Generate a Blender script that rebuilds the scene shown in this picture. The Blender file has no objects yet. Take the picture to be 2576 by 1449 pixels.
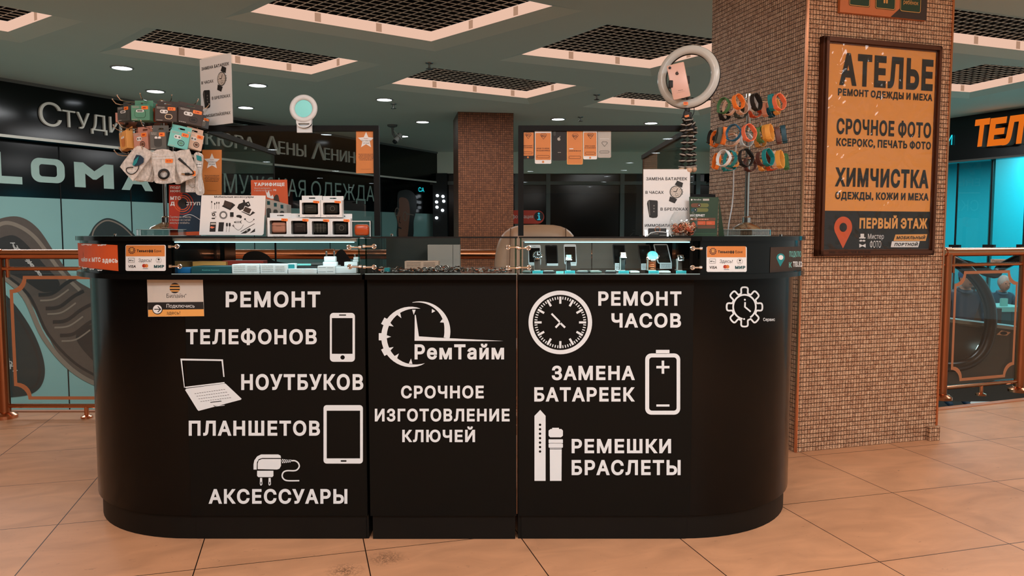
import bpy, math, random
from math import sin, cos, pi, radians as R
from mathutils import Vector as V, Matrix
from mathutils.geometry import delaunay_2d_cdt, interpolate_bezier

sc = bpy.context.scene
COL = sc.collection
random.seed(7)

# ---------------------------------------------------------------- camera, world, light, exposure
FPX, PITCH, CAMH = 1900.0, R(4.1), 1.174            # focal length in pixels of the 2576x1449 frame
cam = bpy.data.cameras.new('camera'); cam.sensor_fit = 'HORIZONTAL'; cam.sensor_width = 36.0
cam.lens = 36.0 * FPX / 2576.0; cam.clip_start = 0.05; cam.clip_end = 200
camo = bpy.data.objects.new('camera', cam); COL.objects.link(camo)
camo.location = (0, 0, CAMH); camo.rotation_euler = (pi / 2 - PITCH, 0, 0)
sc.camera = camo

vs = sc.view_settings
vs.view_transform = 'Standard'; vs.look = 'None'; vs.gamma = 1.0; vs.use_curve_mapping = False
vs.exposure = 0.0
sc.cycles.max_bounces = 8; sc.cycles.transparent_max_bounces = 40
sc.cycles.caustics_reflective = False; sc.cycles.caustics_refractive = False
sc.cycles.use_denoising = True
sc.cycles.sample_clamp_indirect = 4.0

world = bpy.data.worlds.new('mall_air'); sc.world = world; world.use_nodes = True
world.node_tree.nodes['Background'].inputs[0].default_value = (0.64, 0.70, 0.67, 1)
world.node_tree.nodes['Background'].inputs[1].default_value = 0.60

def area_light(x, y, z, sx, sy, power, col=(0.97, 0.985, 1.0), rz=0.0):
    l = bpy.data.lights.new('coffer_lamp', 'AREA'); l.shape = 'RECTANGLE'; l.size = sx; l.size_y = sy
    l.energy = power * 1.12; l.color = col
    o = bpy.data.objects.new('coffer_lamp', l); COL.objects.link(o)
    o.location = (x, y, z); o.rotation_euler = (0, 0, rz)
    return o
ZC = 3.1
for (x, y, p) in ((-1.5, -0.7, 62), (1.6, -0.9, 126), (0.0, -3.4, 84), (-3.6, 1.8, 8), (3.8, 1.2, 44), (-3.2, -3.2, 40), (3.2, -3.4, 84)):
    area_light(x, y, ZC - 0.02, 1.5, 1.1, p, rz=R(30))
for (x, y, p) in ((-1.0, 6.7, 14), (2.6, 7.6, 50), (-3.4, 9.0, 52), (-0.4, 10.2, 36), (2.6, 11.6, 40), (6.0, 6.6, 40), (6.3, 10.0, 36), (-5.2, 7.2, 52)):
    area_light(x, y, ZC - 0.02, 1.3, 0.9, p, rz=R(30))

# ---------------------------------------------------------------- picture geometry: a pixel's ray
_fw = V((0, cos(PITCH), -sin(PITCH))); _up = V((0, sin(PITCH), cos(PITCH)))
CAM = V((0, 0, CAMH))
def ray(px, py): return _fw * FPX + V((1, 0, 0)) * (px - 1288.0) + _up * (724.5 - py)
def atY(px, py, Y): d = ray(px, py); return CAM + d * (Y / d.y)
def atZ(px, py, Z): d = ray(px, py); return CAM + d * ((Z - CAMH) / d.z)
def atP(px, py, o, n): d = ray(px, py); return CAM + d * ((o - CAM).dot(n) / d.dot(n))
def xY(px, Y, py=700): return atY(px, py, Y).x
def zY(py, Y): return atY(1288, py, Y).z

class Flat:            # a plane; coordinates are picture pixels seen on that plane
    def __init__(s, o, n): s.o = V(o); s.n = V(n).normalized()
    def hit(s, x, y): return atP(x, y, s.o, s.n), s.n
class Front(Flat):     # upright plane facing the viewpoint at depth Y
    def __init__(s, Y): Flat.__init__(s, (0, Y, 0), (0, -1, 0))
class UV:              # a plane with its own metric axes
    def __init__(s, o, u, v): s.o = V(o); s.u = V(u).normalized(); s.v = V(v).normalized(); s.n = s.u.cross(s.v)
    def hit(s, x, y): return s.o + s.u * x + s.v * y, s.n
    def px(s, x, y): p = atP(x, y, s.o, s.n) - s.o; return p.dot(s.u), p.dot(s.v)
class Drum:            # upright round corner, coordinates are pixels; falls back to its flat front
    def __init__(s, cx, F, r, side): s.cx = cx; s.F = F; s.r = r; s.side = side
    def hit(s, x, y):
        p = atY(x, y, s.F)
        if (p.x - s.cx) * s.side <= 0: return p, V((0, -1, 0))
        d = ray(x, y); c = V((s.cx, s.F + s.r)); a = d.x * d.x + d.y * d.y
        b = -2 * (d.x * c.x + d.y * c.y); k = c.x ** 2 + c.y ** 2 - s.r ** 2
        D = max(b * b - 4 * a * k, 0); t = (-b - math.sqrt(D)) / (2 * a); p = CAM + d * t
        n = V((p.x - c.x, p.y - c.y, 0)).normalized(); return p, n

# ---------------------------------------------------------------- materials
def lin(c):
    f = lambda v: (v / 255 / 12.92) if v / 255 <= 0.04045 else ((v / 255 + 0.055) / 1.055) ** 2.4
    return tuple(f(v) for v in c[:3]) + (1.0,)
MATS = {}
def mat(name, rgb, rough=0.5, metal=0.0, spec=0.5, noise=0.06, nscale=14.0, bump=0.0, coat=0.0, emit=0.0, ecol=None):
    if name in MATS: return MATS[name]
    m = bpy.data.materials.new(name); m.use_nodes = True; t = m.node_tree; N = t.nodes; L = t.links
    b = N['Principled BSDF']
    b.inputs['Roughness'].default_value = rough; b.inputs['Metallic'].default_value = metal
    b.inputs['Specular IOR Level'].default_value = spec; b.inputs['Coat Weight'].default_value = coat
    tc = N.new('ShaderNodeTexCoord'); nz = N.new('ShaderNodeTexNoise'); nz.inputs['Scale'].default_value = nscale
    nz.inputs['Detail'].default_value = 3
    L.new(tc.outputs['Object'], nz.inputs['Vector'])
    mr = N.new('ShaderNodeMapRange'); mr.inputs[3].default_value = 1 - noise; mr.inputs[4].default_value = 1 + noise
    L.new(nz.outputs['Fac'], mr.inputs[0])
    mx = N.new('ShaderNodeVectorMath'); mx.operation = 'SCALE'; mx.inputs[0].default_value = lin(rgb)[:3]
    L.new(mr.outputs[0], mx.inputs['Scale']); L.new(mx.outputs[0], b.inputs['Base Color'])
    if bump:
        bp = N.new('ShaderNodeBump'); bp.inputs['Strength'].default_value = bump; bp.inputs['Distance'].default_value = 0.004
        L.new(nz.outputs['Fac'], bp.inputs['Height']); L.new(bp.outputs[0], b.inputs['Normal'])
    if emit:
        b.inputs['Emission Color'].default_value = lin(ecol or rgb); b.inputs['Emission Strength'].default_value = emit
    MATS[name] = m; return m
def glass_mat(name, tint=(0.90, 0.95, 0.93), refl=1.0, rough=0.0, milk=0.0, milkcol=(200, 200, 195)):
    m = bpy.data.materials.new(name); m.use_nodes = True; t = m.node_tree; N = t.nodes; L = t.links; N.clear()
    out = N.new('ShaderNodeOutputMaterial'); tr = N.new('ShaderNodeBsdfTransparent'); tr.inputs[0].default_value = tint + (1,)
    gl = N.new('ShaderNodeBsdfGlossy'); gl.inputs['Roughness'].default_value = rough
    lw = N.new('ShaderNodeLayerWeight'); lw.inputs[0].default_value = .5; pw_ = N.new('ShaderNodeMath'); pw_.operation = 'POWER'; pw_.inputs[1].default_value = 5; L.new(lw.outputs['Facing'], pw_.inputs[0])
    fr = N.new('ShaderNodeMath'); fr.operation = 'MULTIPLY_ADD'; fr.inputs[1].default_value = .96; fr.inputs[2].default_value = .04; L.new(pw_.outputs[0], fr.inputs[0])
    mu = N.new('ShaderNodeMath'); mu.operation = 'MULTIPLY'; mu.inputs[1].default_value = refl; L.new(fr.outputs[0], mu.inputs[0])
    a = N.new('ShaderNodeMixShader'); L.new(mu.outputs[0], a.inputs[0]); L.new(tr.outputs[0], a.inputs[1]); L.new(gl.outputs[0], a.inputs[2])
    last = a
    if milk:
        df = N.new('ShaderNodeBsdfDiffuse'); df.inputs[0].default_value = lin(milkcol)
        nz = N.new('ShaderNodeTexNoise'); nz.inputs['Scale'].default_value = 9
        m2 = N.new('ShaderNodeMath'); m2.operation = 'MULTIPLY'; m2.inputs[1].default_value = milk * 2; L.new(nz.outputs['Fac'], m2.inputs[0])
        c = N.new('ShaderNodeMixShader'); L.new(m2.outputs[0], c.inputs[0]); L.new(a.outputs[0], c.inputs[1]); L.new(df.outputs[0], c.inputs[2]); last = c
    L.new(last.outputs[0], out.inputs[0]); MATS[name] = m; return m
def glow(name, rgb, s):
    m = bpy.data.materials.new(name); m.use_nodes = True; N = m.node_tree.nodes; L = m.node_tree.links; N.clear()
    o = N.new('ShaderNodeOutputMaterial'); e = N.new('ShaderNodeEmission'); e.inputs[0].default_value = lin(rgb); e.inputs[1].default_value = s
    L.new(e.outputs[0], o.inputs[0]); MATS[name] = m; return m

# ---------------------------------------------------------------- mesh builder
class MB:
    def __init__(s, *mats): s.v = []; s.f = []; s.m = []; s.mats = list(mats); s.X = Matrix.Identity(4); s.uv = None
    def mi(s, m):
        if m is None: return 0
        if m not in s.mats: s.mats.append(m)
        return s.mats.index(m)
    def add(s, vs, fs, m=None):
        b = len(s.v); k = s.mi(m)
        s.v += [s.X @ V(p) for p in vs]
        for f in fs: s.f.append([b + i for i in f]); s.m.append(k)
        return s
    def box(s, lo, hi, m=None, bev=0.0):
        (x0, y0, z0), (x1, y1, z1) = lo, hi
        if bev <= 0:
            return s.add([(x0,y0,z0),(x1,y0,z0),(x1,y1,z0),(x0,y1,z0),(x0,y0,z1),(x1,y0,z1),(x1,y1,z1),(x0,y1,z1)],
                  [(0,3,2,1),(4,5,6,7),(0,1,5,4),(1,2,6,5),(2,3,7,6),(3,0,4,7)], m)
        b = min(bev, (x1-x0)*.49, (y1-y0)*.49, (z1-z0)*.49)
        base = rrect(x0, y0, x1, y1, b, 3)
        rings = []
        for (o, z) in ((b*.9, z0), (b*.3, z0+b*.3), (0, z0+b), (0, z1-b), (b*.3, z1-b*.3), (b*.9, z1)):
            cx, cy = (x0+x1)/2, (y0+y1)/2; sx = 1 - 2*o/(x1-x0); sy = 1 - 2*o/(y1-y0)
            rings.append([(cx+(p[0]-cx)*sx, cy+(p[1]-cy)*sy, z) for p in base])
        return s.loft(rings, m, cap=True)
    def cbox(s, c, size, m=None, bev=0.0):
        return s.box([c[i]-size[i]/2 for i in range(3)], [c[i]+size[i]/2 for i in range(3)], m, bev)
    def loft(s, rings, m=None, cap=True, closed=True, loop=False):
        n = len(rings[0]); vs = [p for r in rings for p in r]; fs = []
        K = len(rings)
        for k in range(K if loop else K-1):
            a = k*n; b2 = ((k+1) % K)*n
            for i in range(n if closed else n-1):
                j = (i+1) % n; fs.append((a+i, a+j, b2+j, b2+i))
        if cap and not loop:
            fs.append(tuple(range(n-1, -1, -1))); fs.append(tuple((K-1)*n+i for i in range(n)))
        return s.add(vs, fs, m)
    def prism(s, poly, z0, z1, m=None):      # plan polygon extruded upward
        return s.loft([[(p[0], p[1], z0) for p in poly], [(p[0], p[1], z1) for p in poly]], m)
    def lathe(s, prof, m=None, c=(0,0,0), n=24, cap=True):
        return s.loft([[(c[0]+r*cos(2*pi*i/n), c[1]+r*sin(2*pi*i/n), c[2]+z) for i in range(n)] for r, z in prof], m, cap=cap)
    def tube(s, pts, r, m=None, n=8, closed=False, cap=True):
        pts = [V(p) for p in pts]; rings = []; K = len(pts); prev = None
        rr = r if isinstance(r, (list, tuple)) else [r]*K
        for i in range(K):
            if closed: t = pts[(i+1) % K] - pts[i-1]
            else: t = pts[min(i+1, K-1)] - pts[max(i-1, 0)]
            t.normalize()
            if prev is None:
                a = V((0,0,1)) if abs(t.z) < .9 else V((1,0,0)); u = t.cross(a).normalized()
            else: u = (prev - t*prev.dot(t)).normalized()
            prev = u; w = t.cross(u)
            rings.append([pts[i] + (u*cos(2*pi*k/n) + w*sin(2*pi*k/n))*rr[i] for k in range(n)])
        return s.loft(rings, m, cap=cap, loop=closed)
    def torus(s, c, Rr, r, axis=(0,1,0), m=None, n=40, k=10, sq=1.0):
        ax = V(axis).normalized(); a = V((0,0,1)) if abs(ax.z) < .9 else V((1,0,0)); u = ax.cross(a).normalized(); w = ax.cross(u)
        rings = []
        for i in range(n):
            d = u*cos(2*pi*i/n) + w*sin(2*pi*i/n)
            rings.append([V(c) + d*(Rr + r*cos(2*pi*j/k)) + ax*(r*sq*sin(2*pi*j/k)) for j in range(k)])
        return s.loft(rings, m, loop=True)
    def ball(s, c, r, m=None, n=14, k=8, sc=(1,1,1)):
        rings = []
        for j in range(k+1):
            a = -pi/2 + pi*j/k; q = max(cos(a), 0.02)
            rings.append([(c[0]+r*sc[0]*q*cos(2*pi*i/n), c[1]+r*sc[1]*q*sin(2*pi*i/n), c[2]+r*sc[2]*sin(a)) for i in range(n)])
        return s.loft(rings, m)
    def disc(s, c, r, axis, h, m=None, n=24):
        c = V(c); ax = V(axis).normalized(); return s.tube([c, c+ax*h], r, m, n)
    def build(s, name, parent=None, world=False, smooth=35, label=None):
        off = V((0,0,0))
        if world and parent is not None: off = V(parent.location)
        me = bpy.data.meshes.new(name)
        me.from_pydata([tuple(p - off) for p in s.v], [], s.f)
        for m in s.mats: me.materials.append(m)
        me.polygons.foreach_set('material_index', s.m)
        if s.uv: 
            l = me.uv_layers.new(name='UVMap'); l.data.foreach_set('uv', [c for p in s.uv for c in p])
        if smooth: me.shade_smooth(); me.set_sharp_from_angle(angle=R(smooth))
        me.update()
        o = bpy.data.objects.new(name, me); COL.objects.link(o)
        if parent is not None: o.parent = parent
        if label: o['label'] = label
        return o
    def solo(s, name, label, cat, group=None, **k):
        xs = [p.x for p in s.v]; ys = [p.y for p in s.v]; zs = [p.z for p in s.v]
        c = V(((min(xs)+max(xs))/2, (min(ys)+max(ys))/2, min(zs))); s.v = [p - c for p in s.v]
        o = s.build(name, **k); o.location = c; return tag(o, label, cat, group)
    def struct(s, name, **k): o = s.build(name, **k); o['kind'] = 'structure'; return o

def tag(o, label, cat, group=None, kind=None):
    o['label'] = label; o['category'] = cat
    if group: o['group'] = group
    if kind: o['kind'] = kind
    return o
def thing(name, label, cat, loc=(0,0,0), rot=(0,0,0), group=None):
    o = bpy.data.objects.new(name, None); o.empty_display_size = .05; COL.objects.link(o); o.location = loc; o.rotation_euler = rot
    return tag(o, label, cat, group)
def dup(root, loc, rot=None, label=None, group=None):
    def cp(o, par):
        c = o.copy(); COL.objects.link(c); c.parent = par
        for ch in o.children: cp(ch, c)
        return c
    r = cp(root, None); r.location = loc
    if rot is not None: r.rotation_euler = rot
    if label: r['label'] = label
    if group: r['group'] = group
    return r

# ---------------------------------------------------------------- flat shapes
def arc(cx, cy, r, a0, a1, n=12, ry=None):
    ry = r if ry is None else ry
    return [(cx + r*cos(R(a0+(a1-a0)*i/n)), cy + ry*sin(R(a0+(a1-a0)*i/n))) for i in range(n+1)]
def rrect(x0, y0, x1, y1, r, n=5):
    r = min(r, abs(x1-x0)*.499, abs(y1-y0)*.499)
    return arc(x1-r, y0+r, r, -90, 0, n) + arc(x1-r, y1-r, r, 0, 90, n) + arc(x0+r, y1-r, r, 90, 180, n) + arc(x0+r, y0+r, r, 180, 270, n)
def rect(x0, y0, x1, y1): return [(x0,y0),(x1,y0),(x1,y1),(x0,y1)]
def circ(cx, cy, r, n=32, ry=None): return arc(cx, cy, r, 0, 360, n, ry)[:-1]
def stroke(path, w, closed=False):
    P = [V(p) for p in path]; K = len(P); l = []; r = []
    for i in range(K):
        a = P[i-1] if (i > 0 or closed) else P[i]; b = P[(i+1) % K] if (i < K-1 or closed) else P[i]
        d1 = (P[i]-a); d2 = (b-P[i])
        if d1.length < 1e-9: d1 = d2
        if d2.length < 1e-9: d2 = d1
        d1 = d1.normalized(); d2 = d2.normalized(); n1 = V((-d1.y, d1.x)); n2 = V((-d2.y, d2.x)); m = n1+n2
        m = m/max(m.length_squared, .5)*2 if m.length > 1e-6 else n1
        l.append(tuple(P[i]+m*w/2)); r.append(tuple(P[i]-m*w/2))
    if closed: return [l, r[::-1]]
    return [l + r[::-1]]
def wind(polys, x, y):
    w = 0
    for P in polys:
        n = len(P)
        for i in range(n):
            x0, y0 = P[i]; x1, y1 = P[(i+1) % n]
            if (y0 <= y) != (y1 <= y):
                t = x0 + (y-y0)/(y1-y0)*(x1-x0)
                if t > x: w += 1 if y1 > y0 else -1
    return w
def fill(polys, cuts=None, evenodd=False):
    vs = []; es = []
    sx = max(max(p[0] for p in P) for P in polys) - min(min(p[0] for p in P) for P in polys)
    sy = max(max(p[1] for p in P) for P in polys) - min(min(p[1] for p in P) for P in polys)
    S = 1.0/max(sx, sy, 1e-9)
    for P in polys:
        b = len(vs); n = len(P); vs += [V((p[0]*S, p[1]*S)) for p in P]; es += [(b+i, b+(i+1) % n) for i in range(n)]
    if cuts:
        ys = [p.y for p in vs]; y0, y1 = min(ys)-.01, max(ys)+.01
        for c in cuts: b = len(vs); vs += [V((c*S, y0)), V((c*S, y1))]; es.append((b, b+1))
    ov, oe, of, *_ = delaunay_2d_cdt(vs, es, [], 0, 1e-6)
    out = []
    SP = [[(p[0]*S, p[1]*S) for p in P] for P in polys]
    for f in of:
        x = sum(ov[i].x for i in f)/len(f); y = sum(ov[i].y for i in f)/len(f); w = wind(SP, x, y)
        if (w % 2 if evenodd else w): out.append(tuple(f))
    return [(p.x/S, p.y/S) for p in ov], out

# ---------------------------------------------------------------- lettering from the built-in typeface
_G = {}
def _curve(body):
    c = bpy.data.curves.new('letters', 'FONT'); c.body = body; c.size = 1
    o = bpy.data.objects.new('letters', c); COL.objects.link(o)
    dg = bpy.context.evaluated_depsgraph_get(); cv = o.to_curve(dg); out = []
    for sp in cv.splines:
        P = sp.bezier_points; n = len(P); pts = []
        for i in range(n):
            a, b = P[i], P[(i+1) % n]
            if (a.handle_right-a.co).length < 1e-6 and (b.handle_left-b.co).length < 1e-6 or a.handle_right_type == 'VECTOR' and b.handle_left_type == 'VECTOR': pts.append(a.co.to_2d())
            else: pts += [q.to_2d() for q in interpolate_bezier(a.co, a.handle_right, b.handle_left, b.co, 7)[:-1]]
        q = []
        for p in pts:
            if not q or (p-q[-1]).length > 1e-4: q.append(p)
        if len(q) > 2 and (q[0]-q[-1]).length < 1e-4: q.pop()
        out.append([tuple(p) for p in q])
    o.to_curve_clear(); bpy.data.objects.remove(o); bpy.data.curves.remove(c)
    return out
def area2(P): return sum(P[i][0]*P[(i+1) % len(P)][1] - P[(i+1) % len(P)][0]*P[i][1] for i in range(len(P)))
_lsb = None
def glyph(ch, bold):
    global _lsb
    k = (ch, round(bold, 3))
    if k in _G: return _G[k]
    if _lsb is None: _lsb = min(p[0] for P in _curve('Н') for p in P)
    if (ch, 'c') not in _G:
        full = _curve(ch+'Н'); adv = min(p[0] for p in full[-1]) - _lsb; _G[(ch, 'c')] = (full[:-1], adv)
    cs, adv = _G[(ch, 'c')]
    if not cs: _G[k] = ([], [], adv); return _G[k]
    big = max(cs, key=lambda P: abs(area2(P))); sg = 1 if area2(big) > 0 else -1
    polys = []
    for P in cs:
        n = len(P); Q = []
        for i in range(n):
            a, b, c = V(P[i-1]), V(P[i]), V(P[(i+1) % n]); d1 = (b-a).normalized(); d2 = (c-b).normalized()
            n1 = V((d1.y, -d1.x)); n2 = V((d2.y, -d2.x)); m = n1+n2; m = m*2/max(m.length_squared, .9) if m.length > 1e-6 else n1
            Q.append(tuple(b + m*(bold*sg)))
        polys.append(Q)
    v, f = fill(polys); _G[k] = (v, f, adv); return _G[k]
CAP = 0.728
def letters(s, bold=0.0, track=0.0):         # cap height 1
    vs = []; fs = []; x = 0.0
    for ch in s:
        if ch == ' ': x += 0.27 + track; continue
        v, f, adv = glyph(ch, bold); b = len(vs)
        vs += [(p[0]+x, p[1]) for p in v]; fs += [tuple(b+i for i in t) for t in f]; x += adv + bold*1.7 + track
    xs = [vs[i][0] for t in fs for i in t]; x0, x1 = min(xs), max(xs); h = CAP + 2*bold
    return [((p[0]-x0)/h, (p[1]+bold)/h) for p in vs], fs, (x1-x0)/h

class Art:             # flat print, sheet or vinyl laid on a surface, in layers a fraction of a millimetre apart
    def __init__(s, surf, step=0.0004, base=0.0006, cut=None): s.S = surf; s.mb = MB(); s.step = step; s.base = base; s.cut = cut
    def put(s, vs, fs, m, layer):
        out = []
        for x, y in vs: p, n = s.S.hit(x, y); out.append(p + n*(s.base + s.step*layer))
        a, b, c = out[fs[0][0]], out[fs[0][1]], out[fs[0][2]]; n = s.S.hit(*vs[fs[0][0]])[1]
        if (b-a).cross(c-a).dot(n) < 0: fs = [t[::-1] for t in fs]
        s.mb.add(out, fs, m)
    def poly(s, P, m, layer=1, holes=(), evenodd=False):
        polys = [P] + list(holes); cuts = None
        if s.cut:
            x0 = min(p[0] for p in P); x1 = max(p[0] for p in P); k = int((x1-x0)/s.cut); cuts = [x0+(i+1)*(x1-x0)/(k+1) for i in range(k)]
        v, f = fill(polys, cuts, evenodd or bool(holes))
        if f: s.put(v, f, m, layer)
        return s
    def rect(s, x0, y0, x1, y1, m, layer=1): return s.poly(rect(x0, y0, x1, y1), m, layer)
    def rr(s, x0, y0, x1, y1, r, m, layer=1): return s.poly(rrect(x0, y0, x1, y1, r), m, layer)
    def circle(s, cx, cy, r, m, layer=1, inner=None, ry=None, n=32): return s.poly(circ(cx, cy, r, n, ry), m, layer, [circ(cx, cy, inner, n)] if inner else ())
    def line(s, path, w, m, layer=1, closed=False):
        for k, P in enumerate([stroke(path, w, closed)]): s.poly(P[0], m, layer, P[1:])
        return s
    def dots(s, path, r, m, layer=1):
        for x, y in path: s.circle(x, y, r, m, layer, n=10)
        return s
    def text(s, t, x0, x1, ytop, ybase, m, layer=1, bold=0.0, align='fit', shear=0.0, track=0.0, slope=0.0):
        v, f, w = letters(t, bold, track); h = abs(ybase-ytop); dy = ytop-ybase
        if align == 'fit': sx = (x1-x0)/w; ox = x0
        else:
            sx = h; W = w*h; ox = x0 if align == 'l' else ((x0+x1)/2 - W/2 if align == 'c' else x1-W)
        vs = [(ox + (p[0]+shear*p[1])*sx, ybase + dy*p[1] + slope*(p[0]*sx)) for p in v]
        s.put(vs, f, m, layer); return s
    def scribble(s, x0, x1, y, h, m, layer=2, seed=0):     # print too small to read
        rg = random.Random(seed); x = x0
        while x < x1:
            w = rg.uniform(.6, 3.0)*h; w = min(w, x1-x); s.rect(x, y, x+w, y+h, m, layer); x += w + h*.5
        return s
    def slab(s, P, t, m, layer=0):           # the sheet itself, with thickness t behind its face
        n = s.S.hit(*P[0])[1]; v, f = fill([P], [min(p[0] for p in P)+(i+1)*s.cut for i in range(int((max(p[0] for p in P)-min(p[0] for p in P))/s.cut))] if s.cut else None)
        s.put(v, f, m, layer)
        ring = []; back = []
        for x, y in P:
            p, n = s.S.hit(x, y); ring.append(p + n*(s.base+s.step*layer)); back.append(p + n*(s.base+s.step*layer-t))
        s.mb.loft([ring, back], m, cap=False)
        v2 = []
        for x, y in v: p, n = s.S.hit(x, y); v2.append(p + n*(s.base+s.step*layer-t))
        s.mb.add(v2, f, m); return s

# ================================================================ palette
M = {}
def pal(**k):
    for n, a in k.items(): M[n] = mat(n, *a[0:1], **(a[1] if len(a) > 1 else {}))
pal(body_black=((11,10,9), dict(rough=.18, spec=.14, noise=.03)), gloss_black=((12,12,11), dict(rough=.13, spec=.32, noise=.03)), panel_black=((10,10,8), dict(rough=.5, spec=.12, noise=.12, nscale=3)),
    satin_black=((11,11,10), dict(rough=.5, spec=.15)), kick_black=((17,16,14), dict(rough=.5, spec=.15, noise=.2, nscale=9)),
    matte_black=((9,9,9), dict(rough=.8, spec=.2)), vinyl_white=((216,226,232), dict(rough=.45, noise=.03)),
    paper_white=((224,228,230), dict(rough=.6, noise=.03)), paper_grey=((196,190,182), dict(rough=.6)), ink=((16,15,14), dict(rough=.6)),
    chrome=((205,203,200), dict(rough=.14, metal=1.0, noise=.02)), steel=((150,148,144), dict(rough=.3, metal=1.0)), copper=((212,146,110), dict(rough=.22, metal=1.0, noise=.08)),
    bronze=((170,108,74), dict(rough=.3, metal=1.0)), inlay=((196,130,92), dict(rough=.4)), orange=((204,126,60), dict(rough=.5)), amber=((222,160,84), dict(rough=.5, noise=.03)),
    red_orange=((204,84,36), dict(rough=.5)), red=((170,44,20), dict(rough=.5)), tag_orange=((238,128,48), dict(rough=.5)), teal=((20,132,138), dict(rough=.45)), teal_dark=((10,70,76), dict(rough=.4)),
    blue=((18,98,150), dict(rough=.45)), blue_dark=((14,44,66), dict(rough=.6)), green_dark=((26,58,36), dict(rough=.6)), green=((62,112,70), dict(rough=.5)), green_sea=((86,146,122), dict(rough=.5)),
    grey_dark=((58,60,58), dict(rough=.6)), grey=((112,112,108), dict(rough=.6)), grey_light=((170,168,162), dict(rough=.5)), brown_dark=((54,40,32), dict(rough=.6)), brown=((104,64,42), dict(rough=.6)),
    pink=((212,150,126), dict(rough=.5)), coral=((232,120,84), dict(rough=.5)), beige=((222,190,168), dict(rough=.5)), yellow=((222,158,70), dict(rough=.5)), cream=((232,206,170), dict(rough=.6)),
    turquoise=((112,196,190), dict(rough=.5)), leather=((206,172,146), dict(rough=.42, noise=.05, nscale=30, bump=.15)), leather_seam=((150,116,94), dict(rough=.5)),
    skin=((176,128,104), dict(rough=.5)), rose=((222,184,172), dict(rough=.35, metal=.08, spec=.5)), film=((142,182,176), dict(rough=.3, spec=.4, noise=.05, nscale=2)),
    facade_black=((8,9,8), dict(rough=.12, spec=.32)), letter_metal=((232,226,212), dict(rough=.4)), letter_film=((178,204,192), dict(rough=.5)),
    shoe_sole=((40,50,48), dict(rough=.5)), shoe_brown=((92,78,68), dict(rough=.45, noise=.15)), shoe_dark=((46,42,38), dict(rough=.5, noise=.15)), shoe_light=((140,124,108), dict(rough=.5)),
    void_dark=((14,16,16), dict(rough=.7)), gap_dark=((6,6,6), dict(rough=.9)), acrylic_edge=((180,200,196), dict(rough=.15)), label_print=((120,116,110), dict(rough=.6)))
paint = mat('ceiling_paint', (234,240,224), rough=.75, spec=.2, noise=.04, nscale=1.2)
band_lit = glow('lit_cove_wall', (255,208,182), 0.82)  # recess wall lit by its cove, that light put in as emission
band_dim = glow('lit_cove_wall_dim', (214,166,136), 0.62)  # dimmer copy of the lit recess wall
disc_lamp = glow('downlight_glow', (236,244,250), 12)
led = glow('led_strip', (176,240,246), 2.2)
cyan_glow = glow('cyan_sign', (40,220,235), 1.1)
cyan_soft = glow('cyan_soft', (70,200,225), .7)
pane = glass_mat('pane_glass', (.955,.975,.97), 1.0)
dark_pane = glass_mat('screen_glass', (.95,.97,.96), 1.3)
edge_glass = glass_mat('glass_edge', (.42,.60,.55), 1.3)
acrylic = glass_mat('clear_acrylic', (.95,.97,.96), 1.5, .03)
thick_acrylic = glass_mat('thick_acrylic', (.80,.86,.85), 7, .04)
baggie = glass_mat('bag_film', (.90,.89,.87), 1.6, .12, .5, (246,242,238))
blister = glass_mat('blister_film', (.93,.93,.92), 1.2, .08)

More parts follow.
